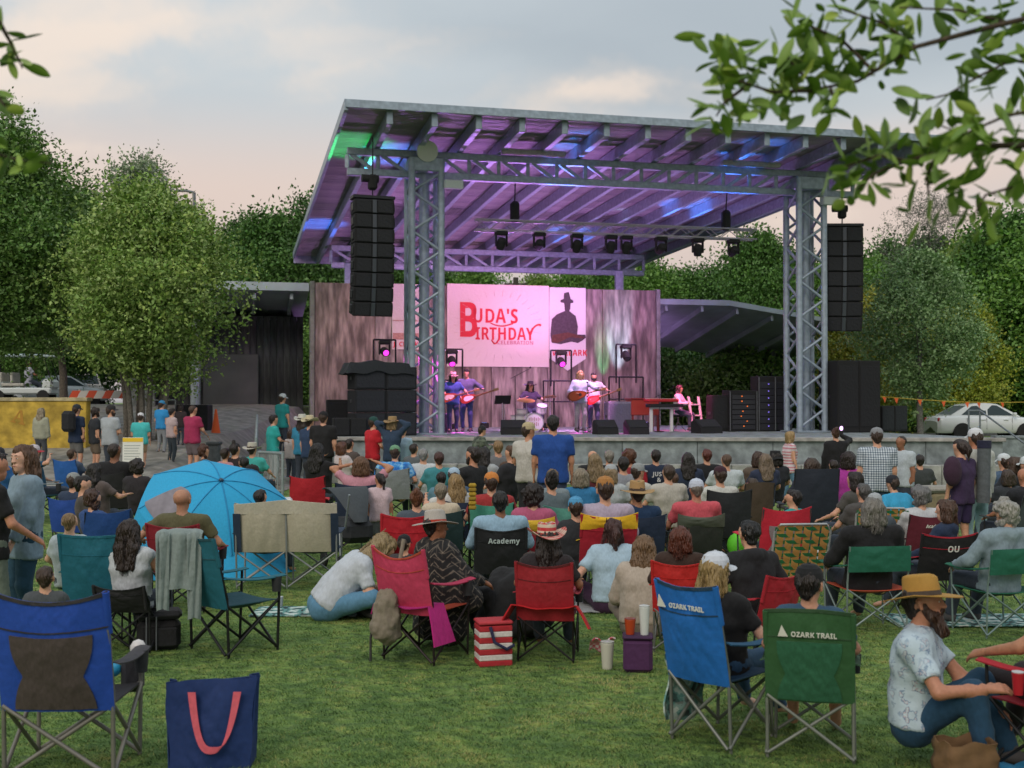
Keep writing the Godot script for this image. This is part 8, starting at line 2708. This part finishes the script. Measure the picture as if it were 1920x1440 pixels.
# ---------- printed cloth: the dyes and weaves that a zoom on the photograph shows
func pattern(kind: String) -> StandardMaterial3D:
	if mats.has("pattern" + kind):
		return mats["pattern" + kind]
	var n := 128
	var im := Image.create_empty(n, n, false, Image.FORMAT_RGB8)
	var f := FastNoiseLite.new()
	f.frequency = 0.035
	f.seed = kind.hash() % 500
	for y in n:
		for x in n:
			var c := Color.WHITE
			var s := f.get_noise_3d(cos(TAU * x / n) * 20.0, sin(TAU * x / n) * 20.0, absf(y - n * 0.5)) * 0.5 + 0.5
			match kind:
				"chevron":
					var t := (y + absi(x % 64 - 32)) % 32
					c = Color("#17181a") if t > 5 or s < 0.4 else Color("#7d7468")
				"gingham":
					var a := (x / 8) % 2
					var b := (y / 8) % 2
					c = [Color("#cfd8dc"), Color("#8796a2"), Color("#4a5664")][a + b]
				"flag":
					c = Color("#c9c3c8") if (y / 12) % 2 == 0 else Color("#b5747f")
				"floral":
					c = Color("#b3c5cf") if s < 0.56 else (Color("#5a7391") if s < 0.62 else (Color("#b9a3a8") if s < 0.66 else Color("#b9cbd2")))
				"tie_dye":
					c = Color("#8cc3e2") if s > 0.58 else (Color("#3c8fcf") if s > 0.46 else Color("#1c5ca8"))
				"camo":
					c = Color("#6c7668") if s > 0.56 else (Color("#4b5548") if s > 0.46 else Color("#363d36"))
				"stripe":
					c = Color("#b03035") if (y / 16) % 2 == 0 else Color("#c9bba8")
				"blanket":
					c = Color("#bcc9c2") if s > 0.55 else (Color("#5c8f8a") if s > 0.42 else Color("#223033"))
				"check":
					c = Color("#c92f4a") if ((x / 16) + (y / 16)) % 2 == 0 else Color("#e3d8da")
			im.set_pixel(x, y, c)
	var m := StandardMaterial3D.new()
	m.albedo_texture = ImageTexture.create_from_image(im)
	m.roughness = 0.9
	m.uv1_triplanar = true
	var sc: float = {"chevron": 3.2, "gingham": 3.6, "flag": 3.0, "floral": 3.0, "tie_dye": 2.4, "camo": 2.0, "stripe": 4.0, "blanket": 1.6, "check": 5.0}[kind]
	m.uv1_scale = Vector3(sc, sc, sc)
	m.normal_enabled = true
	m.normal_texture = bump_tex("cloth_folds", 0.018, 7.0)
	m.normal_scale = 0.35
	mats["pattern" + kind] = m
	return m

func base_at(px: float, py: float) -> Vector3:
	var d := CAMH * F / (py - HZ)
	return ground(px, d)

func drape(called: String, label: String, category: String, m: Material, at: Vector3, turn: float, f: Callable, nu := 14, nv := 12) -> MeshInstance3D:
	var mb := MB.new()
	mb.grid(nu, nv, f, 0.01)
	return solid(mb.mesh(), called, label, category, m, at, turn)

func tumbler(label: String, at: Vector3, h: float, r: float, hex: String, lid: String) -> void:
	var what := "can" if label.contains(" can ") else ("bottle" if label.contains("bottle") else "tumbler")
	var o := thing({"can": "drink_can", "bottle": "drink_bottle", "tumbler": "tumbler"}[what], label, what, at, 0.0, "drinks on the lawn")
	var b := MB.new()
	b.lathe([Vector2(0, 0), Vector2(r * 0.72, 0), Vector2(r * 0.75, 0.01), Vector2(r, h * 0.97), Vector2(r * 0.95, h)], 20)
	part(b.mesh(), "body", mat(hex, "paint"), o)
	var l := MB.new()
	l.lathe([Vector2(r * 0.97, h * 0.99), Vector2(r * 1.0, h * 1.03), Vector2(r * 0.7, h * 1.05), Vector2(0, h * 1.05)], 20)
	part(l.mesh(), "lid", mat(lid, "paint"), o)

func build_belongings() -> void:
	# ---- the blue beach tent: a tilted canopy with ribs, a window and side flaps
	var tn := thing("beach_tent", "bright blue umbrella tent with a grey window beside the bald man", "tent")
	var apex := look_at_px(415, 902, 14.4)
	var nrm := Vector3(0.26, 0.82, 0.5).normalized()
	var e1 := Vector3.UP.cross(nrm).normalized()
	var e2 := nrm.cross(e1)
	var blue := mat("#25a2d2", "canvas")
	var dome := func(a: float, r: float) -> Vector3:
		var sc := 1.0 - 0.05 * r * absf(sin(a * 4.0))
		return apex - nrm * (0.4 * r * r + 0.02 * absf(sin(a * 4.0)) * r) + (e1 * cos(a) + e2 * sin(a)) * 0.95 * r * sc
	for k in 8:
		var g := MB.new()
		g.grid(6, 8, func(u: float, v: float): return dome.call((k + u) * TAU / 8.0, 0.03 + 0.97 * v), 0.008)
		part(g.mesh(), "canopy_panel", mat("#25a2d2", "canvas"), tn)
		var r := MB.new()
		var pts := []
		for j in 7:
			pts.append(dome.call(k * TAU / 8.0, j / 6.0) + nrm * 0.008)
		r.tube(pts, 0.008, 5)
		part(r.mesh(), "rib", mat("#187fae"), tn)
	var hub := MB.new()
	hub.ball(apex + nrm * 0.015, Vector3(0.035, 0.03, 0.035), 10)
	part(hub.mesh(), "hub", mat("#1d3b52", "paint"), tn)
	part(rod_mesh(Vector3(apex.x, 0.0, apex.z - 0.5), apex, 0.012), "pole", mat("#7d8589", "steel"), tn)
	# flaps run from the canopy edge to the grass; a grey window is let into the canopy
	var skirt := func(a0: float, a1: float, u: float, v: float, out: float) -> Vector3:
		var rim: Vector3 = dome.call(lerpf(a0, a1, u), 1.0)
		var away := Vector3(rim.x - apex.x, 0, rim.z - apex.z).normalized()
		return rim.lerp(Vector3(rim.x, 0.015, rim.z) + away * 0.28, v) + away * (0.03 * sin(u * 11.0) * v + out)
	for q in [[PI * 0.92, PI * 1.32], [PI * 1.32, PI * 1.72]]:
		var g := MB.new()
		g.grid(12, 8, func(u: float, v: float): return skirt.call(q[0], q[1], u, v, 0.0), 0.008)
		part(g.mesh(), "side_flap", blue, tn)
	var win := MB.new()
	win.grid(8, 6, func(u: float, v: float): return dome.call(PI * lerpf(0.98, 1.17, u), lerpf(0.5, 0.93, v) - 0.06 * sin(u * PI) * (1.0 - v)) + nrm * 0.016, 0.008)
	part(win.mesh(), "window", mat("#8e8a92", "matte"), tn)
	# ---- the blue tote with pink straps
	var tb := thing("tote_bag", "navy blue tote bag with coral pink straps on the grass", "bag", base_at(402, 1428), 0.04)
	var nb := mat("#0f2f66", "canvas")
	var sheet := MB.new()
	sheet.grid(26, 24, func(u: float, v: float): return Vector3((u - 0.5) * lerpf(0.45, 0.52, v) + 0.008 * sin(v * 7.0), v * (0.475 + 0.045 * u + 0.012 * sin(u * 5.0)), 0.1 * (1.0 - 0.55 * v) + crease(u * 0.5, v * 0.5, 3.0) * 0.035 * sin(u * PI) + 0.02 * sin(u * PI) * sin(v * PI)), 0.008)
	part(sheet.mesh(), "front_panel", nb, tb)
	var back := MB.new()
	back.grid(14, 12, func(u: float, v: float): return Vector3((0.5 - u) * lerpf(0.45, 0.52, v) + 0.008 * sin(v * 7.0), v * (0.5 - 0.045 * u), -0.1 * (1.0 - 0.55 * v) + 0.01 * sin(u * 6.0) * v), 0.008)
	part(back.mesh(), "back_panel", nb, tb)
	for s in [-1.0, 1.0]:
		var sd := MB.new()
		sd.grid(4, 10, func(u: float, v: float): return Vector3(s * (lerpf(0.23, 0.26, v) - 0.05 * sin(u * PI) * v), v * (0.5 + 0.015 * s), lerpf(-0.1, 0.1, u) * (1.0 - 0.55 * v)), 0.006)
		part(sd.mesh(), "side_panel", nb, tb)
	var bt := MB.new()
	bt.rbox(Vector3(0, 0.008, 0), Vector3(0.46, 0.016, 0.2), 0.005)
	part(bt.mesh(), "bottom_panel", nb, tb)
	var stp := MB.new()
	stp.grid(3, 30, func(u: float, v: float):
		var t := v * 2.0 - 1.0
		var x := 0.13 * signf(t) * pow(absf(t), 0.62) + 0.03
		var y := 0.12 + 0.32 * pow(absf(t), 1.9)
		var tw := 0.022 * (u - 0.5) * 2.0
		return Vector3(x + tw * (0.45 + 0.55 * absf(t)), y + tw * (1.0 - absf(t)) * 0.9, 0.1 - 0.055 * y / 0.5 + 0.052 + 0.015 * (1.0 - absf(t))), 0.005)
	part(stp.mesh(), "strap", mat("#d9616f", "canvas"), tb)
	tumbler("amber plastic bottle lying by the navy tote", base_at(330, 1408), 0.13, 0.025, "#b06a1c", "#8a4a14")
	# ---- things by the teal chairs
	var bg := thing("camp_bag", "black camp bag with a folded top on the grass by the teal chair", "bag", base_at(300, 1215), 0.3)
	var b0 := MB.new()
	b0.rbox(Vector3(0, 0.13, 0), Vector3(0.36, 0.26, 0.24), 0.05)
	part(b0.mesh(), "body", mat("#17181b", "cloth"), bg)
	var b1 := MB.new()
	b1.rbox(Vector3(0.0, 0.3, 0), Vector3(0.38, 0.07, 0.26), 0.03)
	part(b1.mesh(), "flap", mat("#24262a", "cloth"), bg)
	var b2 := MB.new()
	b2.rbox(Vector3(0.06, 0.12, 0.125), Vector3(0.18, 0.16, 0.03), 0.012)
	part(b2.mesh(), "pocket", mat("#1d1f22", "cloth"), bg)
	for s in [-1.0, 1.0]:
		part(rod_mesh(Vector3(-0.06 + 0.04 * s, 0.02, 0.15), Vector3(-0.06 + 0.04 * s, 0.3, 0.15), 0.006), "strap", mat("#5b6166"), bg)
	var hood := thing("hoodie", "heather grey hoodie hung over the teal chair's back", "hoodie", ground(338, 9.6), 0.2)
	var hm := mat("#84928f", "cloth")
	var fold := func(x0: float, w: float, hang0: float, hang1: float, called: String, wav: float):
		var g := MB.new()
		g.grid(10, 16, func(u: float, v: float):
			var s := v * (hang0 + hang1) - hang0
			var y := 1.03 - maxf(absf(s) - 0.03, 0.0)
			var z := clampf(s, -0.03, 0.03) * 2.2 + signf(s) * 0.02
			return Vector3(x0 + (u - 0.5) * w * (1.0 - 0.25 * absf(s)), y + 0.02 * sin(u * PI), z + 0.05 + wav * sin(u * 13.0 + s * 6.0) + 0.1 * (1.03 - y) * 0.2), 0.014)
		part(g.mesh(), called, hm, hood)
	fold.call(0.0, 0.3, 0.2, 0.5, "body", 0.022)
	fold.call(-0.12, 0.11, 0.05, 0.66, "sleeve", 0.012)
	fold.call(0.13, 0.12, 0.05, 0.74, "sleeve", 0.012)
	var sv := thing("chair_caddy", "grey mesh caddy stuffed with snacks on the royal blue chair's arm", "bag", ground(252, 7.0), 0.2)
	var c0 := MB.new()
	c0.rbox(Vector3(0, 0.47, 0), Vector3(0.13, 0.22, 0.12), 0.03)
	part(c0.mesh(), "pouch", mat("#3b3c40", "cloth"), sv)
	var c1 := MB.new()
	c1.ball(Vector3(0.03, 0.61, 0), Vector3(0.05, 0.06, 0.04), 10)
	part(c1.mesh(), "wrapper", mat("#c9c6c4", "paint"), sv)
	var c2 := MB.new()
	c2.ball(Vector3(-0.12, 0.5, 0.02), Vector3(0.06, 0.05, 0.05), 10)
	part(c2.mesh(), "snack_packet", mat("#35a3cf", "paint"), sv)
	# ---- on and round the pink and red chairs
	var pc := ground(797, 9.55)
	drape("towel", "magenta towel over the pink chair's seat", "towel", mat("#b81f7a", "cloth"), pc, -0.55, func(u: float, v: float): return Vector3(lerpf(-0.3, 0.34, u), 0.5 - 0.04 * sin(u * PI) - (0.32 * smoothstep(0.86, 1.0, u) + 0.12 * smoothstep(0.1, 0.0, u)), lerpf(0.33, 0.06, v) + 0.03 * sin(u * 13.0 + v * 3.0)))
	var rk := thing("hiking_backpack", "tan and grey hiking backpack hung on the pink chair", "backpack", pc + Vector3(-0.28, 0.1, 0.22), -0.35)
	var k0 := Sdf.new()
	k0.add(Vector3(0, 0.16, 0), Vector3(0, 0.42, 0), 0.11, 0.09, 0.05)
	k0.add(Vector3(-0.04, 0.2, 0.06), Vector3(-0.02, 0.36, 0.05), 0.08, 0.06, 0.05)
	k0.rough = 0.02
	k0.grain = Vector3(900, 700, 900)
	var km := MB.new()
	k0.into(km, 0.016)
	part(km.mesh(), "pack", mat("#857c6c", "cloth"), rk)
	var k1 := MB.new()
	k1.tube([Vector3(0.04, 0.5, 0.0), Vector3(0.1, 0.75, -0.02), Vector3(0.12, 0.9, -0.04)], 0.016, 6)
	part(k1.mesh(), "strap", mat("#8d8575", "cloth"), rk)
	var k2 := MB.new()
	k2.tube([Vector3(-0.12, 0.3, 0.0), Vector3(-0.14, 0.1, 0.03), Vector3(-0.13, -0.08, 0.05)], 0.01, 6)
	part(k2.mesh(), "loose_strap", mat("#3a3a38", "cloth"), rk)
	var rc := ground(1028, 9.55)
	drape("blanket", "bright red blanket across the red mesh chair's seat", "blanket", mat("#c0161f", "cloth"), rc, -0.15, func(u: float, v: float): return Vector3(lerpf(-0.36, 0.36, u), 0.51 - 0.05 * sin(u * PI) - 0.2 * (smoothstep(0.14, 0.0, u) + smoothstep(0.86, 1.0, u)) - 0.05 * v, lerpf(0.34, 0.1, v) + 0.025 * sin(u * 19.0)))
	var cl := thing("flag_cooler", "red and white striped cooler bag with a blue strap beside the red chair", "cooler", base_at(925, 1243), 0.25)
	for k in 7:
		var s := MB.new()
		s.rbox(Vector3(0, 0.023 + 0.046 * k, 0), Vector3(0.27, 0.045, 0.2), 0.006)
		part(s.mesh(), "stripe", mat("#b0252f" if k % 2 == 0 else "#d3cdc8", "canvas"), cl)
	var lid := MB.new()
	lid.rbox(Vector3(0, 0.345, 0), Vector3(0.28, 0.03, 0.21), 0.01)
	part(lid.mesh(), "lid", mat("#b83740", "canvas"), cl)
	var cs := MB.new()
	cs.tube([Vector3(-0.05, 0.32, 0.11), Vector3(-0.02, 0.2, 0.13), Vector3(0.08, 0.14, 0.13), Vector3(0.15, 0.16, 0.08)], 0.014, 6)
	part(cs.mesh(), "strap", mat("#23264a", "canvas"), cl)
	tumbler("cream steel tumbler on the grass beside the purple cooler", base_at(1138, 1252), 0.21, 0.055, "#b9b8ab", "#9fa097")
	var pu := thing("purple_cooler", "soft purple cooler bag on the grass beside the red chair", "cooler", base_at(1195, 1256), -0.1)
	var pb := MB.new()
	pb.rbox(Vector3(0, 0.13, 0), Vector3(0.23, 0.26, 0.18), 0.03)
	part(pb.mesh(), "body", mat("#4a2350", "canvas"), pu)
	var pl := MB.new()
	pl.rbox(Vector3(0, 0.272, 0), Vector3(0.24, 0.03, 0.19), 0.012)
	part(pl.mesh(), "lid", mat("#3a1b40", "canvas"), pu)
	var pt := base_at(1195, 1256)
	tumbler("orange steel tumbler standing on the purple cooler", pt + Vector3(-0.06, 0.288, 0), 0.12, 0.045, "#a8401f", "#7a2d18")
	tumbler("tall white tumbler standing on the purple cooler", pt + Vector3(0.05, 0.288, 0.02), 0.22, 0.042, "#c7cbc8", "#b5b9b6")
	drape("picnic_blanket", "blue and white picnic blanket under the bowed blonde woman", "blanket", pattern("blanket"), base_at(600, 1148), 0.0, func(u: float, v: float): return Vector3((u - 0.62) * 1.05, 0.016 + 0.012 * absf(sin(u * 17.0) * sin(v * 9.0)), (0.5 - v) * 0.5))
	drape("picnic_blanket", "pale picnic blanket under the women sitting on the grass", "blanket", mat("#a9aeb2", "cloth"), base_at(1180, 1135), 0.0, func(u: float, v: float): return Vector3((u - 0.5) * 1.5, 0.014 + 0.01 * absf(sin(u * 21.0)), (0.5 - v) * 0.9))
	drape("picnic_blanket", "blue and white crinkled blanket under the green strap-backed chair", "blanket", pattern("blanket"), base_at(1830, 1165), 0.0, func(u: float, v: float): return Vector3((u - 0.5) * 1.7, 0.014 + 0.012 * absf(sin(u * 23.0)), (0.5 - v) * 0.6))
	drape("napkin", "red and white checked cloth beside the cream tumbler", "cloth", pattern("check"), base_at(1128, 1225), 0.2, func(u: float, v: float): return Vector3((u - 0.5) * 0.2, 0.13 + 0.02 * sin(u * 9.0) - 0.1 * v * v, 0.06 - 0.1 * v))
	tumbler("clear plastic bottle standing on the grass by the picnic blanket", base_at(527, 1140), 0.12, 0.03, "#9aa3a8", "#b9bfc4")
	# ---- front chairs
	drape("patterned_blanket", "teal, white and black patterned blanket hanging from the blue chair", "blanket", pattern("blanket"), ground(1352, 7.25), -0.8, func(u: float, v: float):
		var s := u * 0.95
		return Vector3(-0.28 + 0.5 * maxf(0.0, s - 0.52) - 0.03 * sin(v * 9.0), 0.1 + minf(s, 0.52) * 0.8 - 0.03 * sin(v * 3.0), 0.2 - 0.42 * v + 0.03 * sin(s * 14.0)))
	var pg := thing("paper_bag", "crumpled brown paper bag standing before the bearded man", "bag", ground(1805, 6.3) , 0.25)
	var pgm := MB.new()
	pgm.grid(24, 10, func(u: float, v: float):
		var a := u * TAU
		var c := Vector2(cos(a), sin(a))
		var q := c / maxf(absf(c.x), absf(c.y))
		var w := 1.0 - 0.1 * v + 0.05 * sin(v * 17.0 + a * 3.0)
		return Vector3(q.x * 0.155 * w, v * 0.27 + 0.012 * sin(a * 5.0) * v, q.y * 0.09 * w), 0.004)
	part(pgm.mesh(), "bag_body", mat("#7d5f3f", "matte"), pg)
	var pgb := MB.new()
	pgb.box(Vector3(0, 0.006, 0), Vector3(0.29, 0.008, 0.165))
	part(pgb.mesh(), "bag_bottom", mat("#7d5f3f", "matte"), pg)
	tumbler("red and white soda can resting in the dark red chair's arm", look_at_px(1905, 1300, 6.2), 0.12, 0.033, "#a8182a", "#b9bcc0")
	tumbler("silver drink can on the grass before the paper bag", ground(1840, 5.95), 0.11, 0.032, "#6d8a7d", "#b9bcc0")
	drape("beach_towel", "rainbow striped towel lying on the grass beside the paper bag", "towel", mat("#d3ae2c", "cloth"), ground(1935, 6.3), 0.1, func(u: float, v: float): return Vector3((u - 0.5) * 0.6, 0.03 + 0.03 * absf(sin(u * 11.0)) * (1.0 - v), (0.5 - v) * 0.16))
	drape("beach_towel", "blue edge of the rainbow towel folded beyond its yellow stripe", "towel", mat("#1f86b8", "cloth"), ground(1935, 6.5), 0.1, func(u: float, v: float): return Vector3((u - 0.5) * 0.6, 0.045 + 0.03 * absf(sin(u * 9.0)), (0.5 - v) * 0.14))
	# ---- middle of the lawn
	var wc := thing("white_cooler", "white hard cooler with a blue label behind the cream double chair", "cooler", ground(527, 16.4), 0.2)
	var w0 := MB.new()
	w0.rbox(Vector3(0, 0.5, 0), Vector3(0.3, 0.3, 0.3), 0.03)
	part(w0.mesh(), "body", mat("#2f5f9c", "paint"), wc)
	var w1 := MB.new()
	w1.rbox(Vector3(0, 0.7, 0), Vector3(0.33, 0.1, 0.33), 0.03)
	part(w1.mesh(), "lid", mat("#cfd5d8", "paint"), wc)
	var w2 := MB.new()
	w2.rbox(Vector3(0, 0.18, 0), Vector3(0.5, 0.34, 0.4), 0.03)
	part(w2.mesh(), "stand_crate", mat("#4a4e52", "matte"), wc)
	var gs := thing("stroller", "dark grey stroller with a rounded hood behind the small girl", "stroller", ground(660, 14.6), 0.5)
	var g1 := MB.new()
	g1.grid(12, 10, func(u: float, v: float): return Vector3((u - 0.5) * 0.56 * sin(0.3 + v * 1.3), 0.62 + 0.4 * sin(v * 1.9), 0.3 - 0.62 * v + 0.05 * sin(u * PI)), 0.012)
	part(g1.mesh(), "hood", mat("#3b4246", "canvas"), gs)
	var g2 := MB.new()
	g2.rbox(Vector3(0, 0.5, 0.0), Vector3(0.4, 0.3, 0.6), 0.08)
	part(g2.mesh(), "seat", mat("#23272b", "canvas"), gs)
	for q in [[-0.25, 0.28], [0.25, 0.28], [-0.25, -0.32], [0.25, -0.32]]:
		part(rod_mesh(Vector3(q[0], 0.12, q[1]), Vector3(q[0] * 0.8, 0.5, q[1] * 0.4), 0.013), "leg", mat("#8d9598", "steel"), gs)
		var wl := MB.new()
		wl.lathe([Vector2(0, -0.02), Vector2(0.1, -0.02), Vector2(0.11, 0), Vector2(0.1, 0.02), Vector2(0, 0.02)], 14, Transform3D(Basis(Vector3.BACK, PI * 0.5), Vector3(q[0], 0.11, q[1])))
		part(wl.mesh(), "wheel", mat("#1d1e20", "rubber"), gs)
	part(rod_mesh(Vector3(-0.2, 0.55, 0.3), Vector3(-0.22, 0.98, 0.5), 0.014), "push_bar", mat("#8d9598", "steel"), gs)
	var lb := MB.new()
	lb.ball(Vector3(0, 0.15, 0), Vector3(0.15, 0.15, 0.14), 16)
	solid(lb.mesh(), "play_ball", "lime green play ball between the red folding chair and the black chair", "ball", mat("#5cc22c", "plain"), ground(1386, 13.4) + Vector3(0, 0.3, 0))
	var sb := thing("snack_bag", "yellow corn-patterned snack bag hung beside the orange cap man", "bag", look_at_px(886, 905, 13.6))
	for k in 6:
		var c := MB.new()
		c.rbox(Vector3(0, -0.03 - 0.052 * k, 0), Vector3(0.09, 0.05, 0.07), 0.015)
		part(c.mesh(), "segment", mat("#b99a2a" if k % 2 == 0 else "#a3882a", "matte"), sb)
	var ph := thing("phone", "glowing phone held up by the woman in black", "phone", look_at_px(1577, 806, 22.1), 0.1)
	var p0 := MB.new()
	p0.rbox(Vector3.ZERO, Vector3(0.08, 0.15, 0.01), 0.003)
	part(p0.mesh(), "case", mat("#1b1c1f", "paint"), ph)
	var p1 := MB.new()
	p1.ball(Vector3(0.0, 0.03, 0.006), Vector3(0.035, 0.045, 0.006), 10)
	part(p1.mesh(), "screen_glow", glow_mat("#e9b8ff", 3.0), ph)
	var rl := thing("shoulder_roll", "long grey roll slung on the white cap man's back", "bag", ground(1842, 15.25), 0.1)
	var r0 := MB.new()
	r0.cyl(Vector3(0, 0.78, 0), Vector3(0.02, 1.55, 0.0), 0.085, 0.085, 16)
	part(r0.mesh(), "roll", mat("#5d6468", "cloth"), rl)
	var r1 := MB.new()
	r1.cyl(Vector3(0.02, 1.5, 0.0), Vector3(0.02, 1.6, 0), 0.09, 0.09, 16)
	part(r1.mesh(), "roll_cap", mat("#23263f", "cloth"), rl)
	var bs := MB.new()
	bs.ball(Vector3(0, 1.26, 0), Vector3(0.13, 0.2, 0.1), 18)
	solid(bs.mesh(), "day_pack", "plum coloured day pack on the purple shorts wearer's back", "backpack", mat("#3a2338", "cloth"), ground(1785, 15.0) + Vector3(0, -0.05, 0), 0.4)
	var cd := thing("folded_chairs_bag", "tan and grey bag of folded chairs beside the seat wall", "bag", ground(1762, 17.0), 0.2)
	var cd0 := MB.new()
	cd0.rbox(Vector3(0, 0.42, 0), Vector3(0.5, 0.8, 0.3), 0.08)
	part(cd0.mesh(), "bag_body", mat("#8d8468", "cloth"), cd)
	var cd1 := MB.new()
	cd1.rbox(Vector3(0, 0.83, 0), Vector3(0.56, 0.1, 0.34), 0.04)
	part(cd1.mesh(), "bag_top", mat("#9a9890", "cloth"), cd)
	# the golf cart's driver
	var gd := ground(45, 45.0)
	figure("driver in a pale shirt and dark cap sitting in the golf cart", gd + Vector3(0.3, 0.38, 0.3), -0.9, 1.0, 45.0, {"p": "stool", "hat": "cap", "hatc": "#2a2326", "sh": "#b3b6c6", "lean": 0.0, "lh": Vector3(-0.1, 1.1, -0.3), "skin": "#9a6a4e"})

# ---------- oak branches that hang into the picture, each leaf a piece of its own
func build_branches() -> void:
	var leaf := []
	for k in 4:
		var mb := MB.new()
		var w: float = [0.2, 0.24, 0.17, 0.22][k]
		var bendy: float = [0.12, -0.1, 0.2, 0.05][k]
		mb.grid(4, 8, func(u: float, v: float):
			var q := u * 2.0 - 1.0
			var wide := w * pow(sin(clampf(v * 0.93 + 0.05, 0.0, 1.0) * PI), 0.75) * (0.75 + 0.4 * v)
			return Vector3(q * wide, bendy * v * v + 0.07 * absf(q) * wide * 4.0, -v), 0.006)
		leaf.append(mb.mesh())
	var tones := ["#6f8f36", "#5f7e30", "#83a03e", "#94aa48", "#4f6d2c"]
	var bark := mat("#5c4d3d", "bark")
	var make := func(label: String, trunk_at: Vector3, twigs: Array, d: float, seed_: int):
		var r := RandomNumberGenerator.new()
		r.seed = seed_
		var t := thing("oak_tree", label, "tree", Vector3.ZERO, 0.0, "oak branches over the lawn")
		var made := 0
		var rest_v := PackedVector3Array()
		var rest_n := PackedVector3Array()
		var tr := MB.new()
		tr.tube([trunk_at, trunk_at + Vector3(0.05, 1.2, 0.05), trunk_at + Vector3(0.0, 2.6, 0.0), trunk_at + Vector3(0.1, 4.2, 0.1)], 0.2, 10, 0.1)
		part(tr.mesh(), "trunk", bark, t)
		for tw in twigs:
			var pts := []
			for q in tw.p:
				pts.append(look_at_px(q[0], q[1], d + tw.get("z", 0.0) + r.randf_range(-0.06, 0.06)))
			var m := MB.new()
			var limb: Array = ([trunk_at + Vector3(0, 2.4, 0)] if tw.get("root", false) else []) + pts
			m.tube(limb, 0.012 if tw.get("root", false) else 0.006, 6, 0.0025)
			var twig := part(m.mesh(), "branch", bark, t)
			var total := 0.0
			for k in pts.size() - 1:
				total += (pts[k + 1] - pts[k]).length()
			for k in int(tw.n * 1.25):
				var at := pow(r.randf(), tw.get("bias", 0.8))
				var s: float = at * (pts.size() - 1)
				var i := mini(int(s), pts.size() - 2)
				var p: Vector3 = pts[i].lerp(pts[i + 1], s - i)
				var along: Vector3 = (pts[i + 1] - pts[i]).normalized()
				p += Vector3(r.randfn(), r.randfn(), r.randfn()) * tw.get("r", 0.022)
				var dir := (along * 0.6 + Vector3(r.randfn(), r.randfn() - 0.05, r.randfn()) * 0.75).normalized()
				var bs := Basis.looking_at(dir, (Vector3(r.randfn(), 1.2, r.randfn())).normalized())
				var l := r.randf_range(0.055, 0.095)
				var lm: ArrayMesh = leaf[r.randi() % 4]
				var t3 := Transform3D(bs.scaled_local(Vector3(l, l, l)), p)
				made += 1
				if made % 2 == 0 and made > 100:   # past the limit the small inner leaves are joined
					var la: Array = lm.surface_get_arrays(0)
					rest_v.append_array(t3 * la[Mesh.ARRAY_VERTEX])
					rest_n.append_array(Transform3D(bs, Vector3.ZERO) * la[Mesh.ARRAY_NORMAL])
				else:
					part(lm, "leaf", leaf_mat(tones[r.randi() % 5]), twig, t3)
		if rest_v.size():
			var arr := []
			arr.resize(Mesh.ARRAY_MAX)
			arr[Mesh.ARRAY_VERTEX] = rest_v
			arr[Mesh.ARRAY_NORMAL] = rest_n
			var am := ArrayMesh.new()
			am.add_surface_from_arrays(Mesh.PRIMITIVE_TRIANGLES, arr)
			part(am, "leaves", leaf_mat(tones[0]), t).set_meta("kind", "stuff")
	make.call("oak whose leafy boughs hang above the far lattice tower", Vector3(2.75, 0, -3.4), [
		{"p": [[1975, 20], [1850, 50], [1720, 85], [1610, 150], [1530, 165], [1470, 168]], "n": 40, "r": 0.04, "root": true},
		{"p": [[1530, 168], [1450, 170], [1390, 150], [1345, 110]], "n": 62, "r": 0.05},
		{"p": [[1400, 160], [1360, 190], [1345, 215]], "n": 9},
		{"p": [[1540, 165], [1500, 130], [1470, 95]], "n": 26, "r": 0.04},
		{"p": [[1640, 130], [1580, 70], [1520, 45], [1500, 50]], "n": 26, "r": 0.03},
		{"p": [[1720, 85], [1660, 40], [1570, 10]], "n": 22, "r": 0.03},
		{"p": [[1975, 60], [1900, 40], [1800, 15], [1690, 10]], "n": 30, "r": 0.035, "z": 0.1},
		{"p": [[1560, 165], [1570, 190], [1560, 205]], "n": 8},
		{"p": [[1975, 120], [1900, 110], [1840, 140], [1780, 175], [1740, 185]], "n": 36, "r": 0.045},
		{"p": [[1975, 200], [1890, 215], [1810, 250], [1770, 235]], "n": 34, "r": 0.034, "z": -0.1},
		{"p": [[1975, 270], [1850, 272], [1780, 282], [1700, 300], [1640, 325], [1610, 355]], "n": 50, "r": 0.04, "root": true},
		{"p": [[1760, 285], [1740, 330], [1745, 380]], "n": 12, "r": 0.02},
		{"p": [[1700, 300], [1650, 290], [1590, 310], [1560, 318]], "n": 16, "r": 0.022},
		{"p": [[1975, 340], [1900, 350], [1850, 365], [1830, 400]], "n": 34, "r": 0.045}], 3.3, 5)
	make.call("oak whose thin twigs hang beside the yellow wall's edge", Vector3(-2.5, 0, -3.3), [
		{"p": [[-60, -20], [-5, 40], [20, 85], [38, 125]], "n": 13, "root": true, "r": 0.015},
		{"p": [[-30, 150], [0, 190], [20, 215]], "n": 6, "r": 0.012},
		{"p": [[-60, 260], [0, 290], [40, 300], [95, 305]], "n": 10, "r": 0.014}], 3.4, 9)
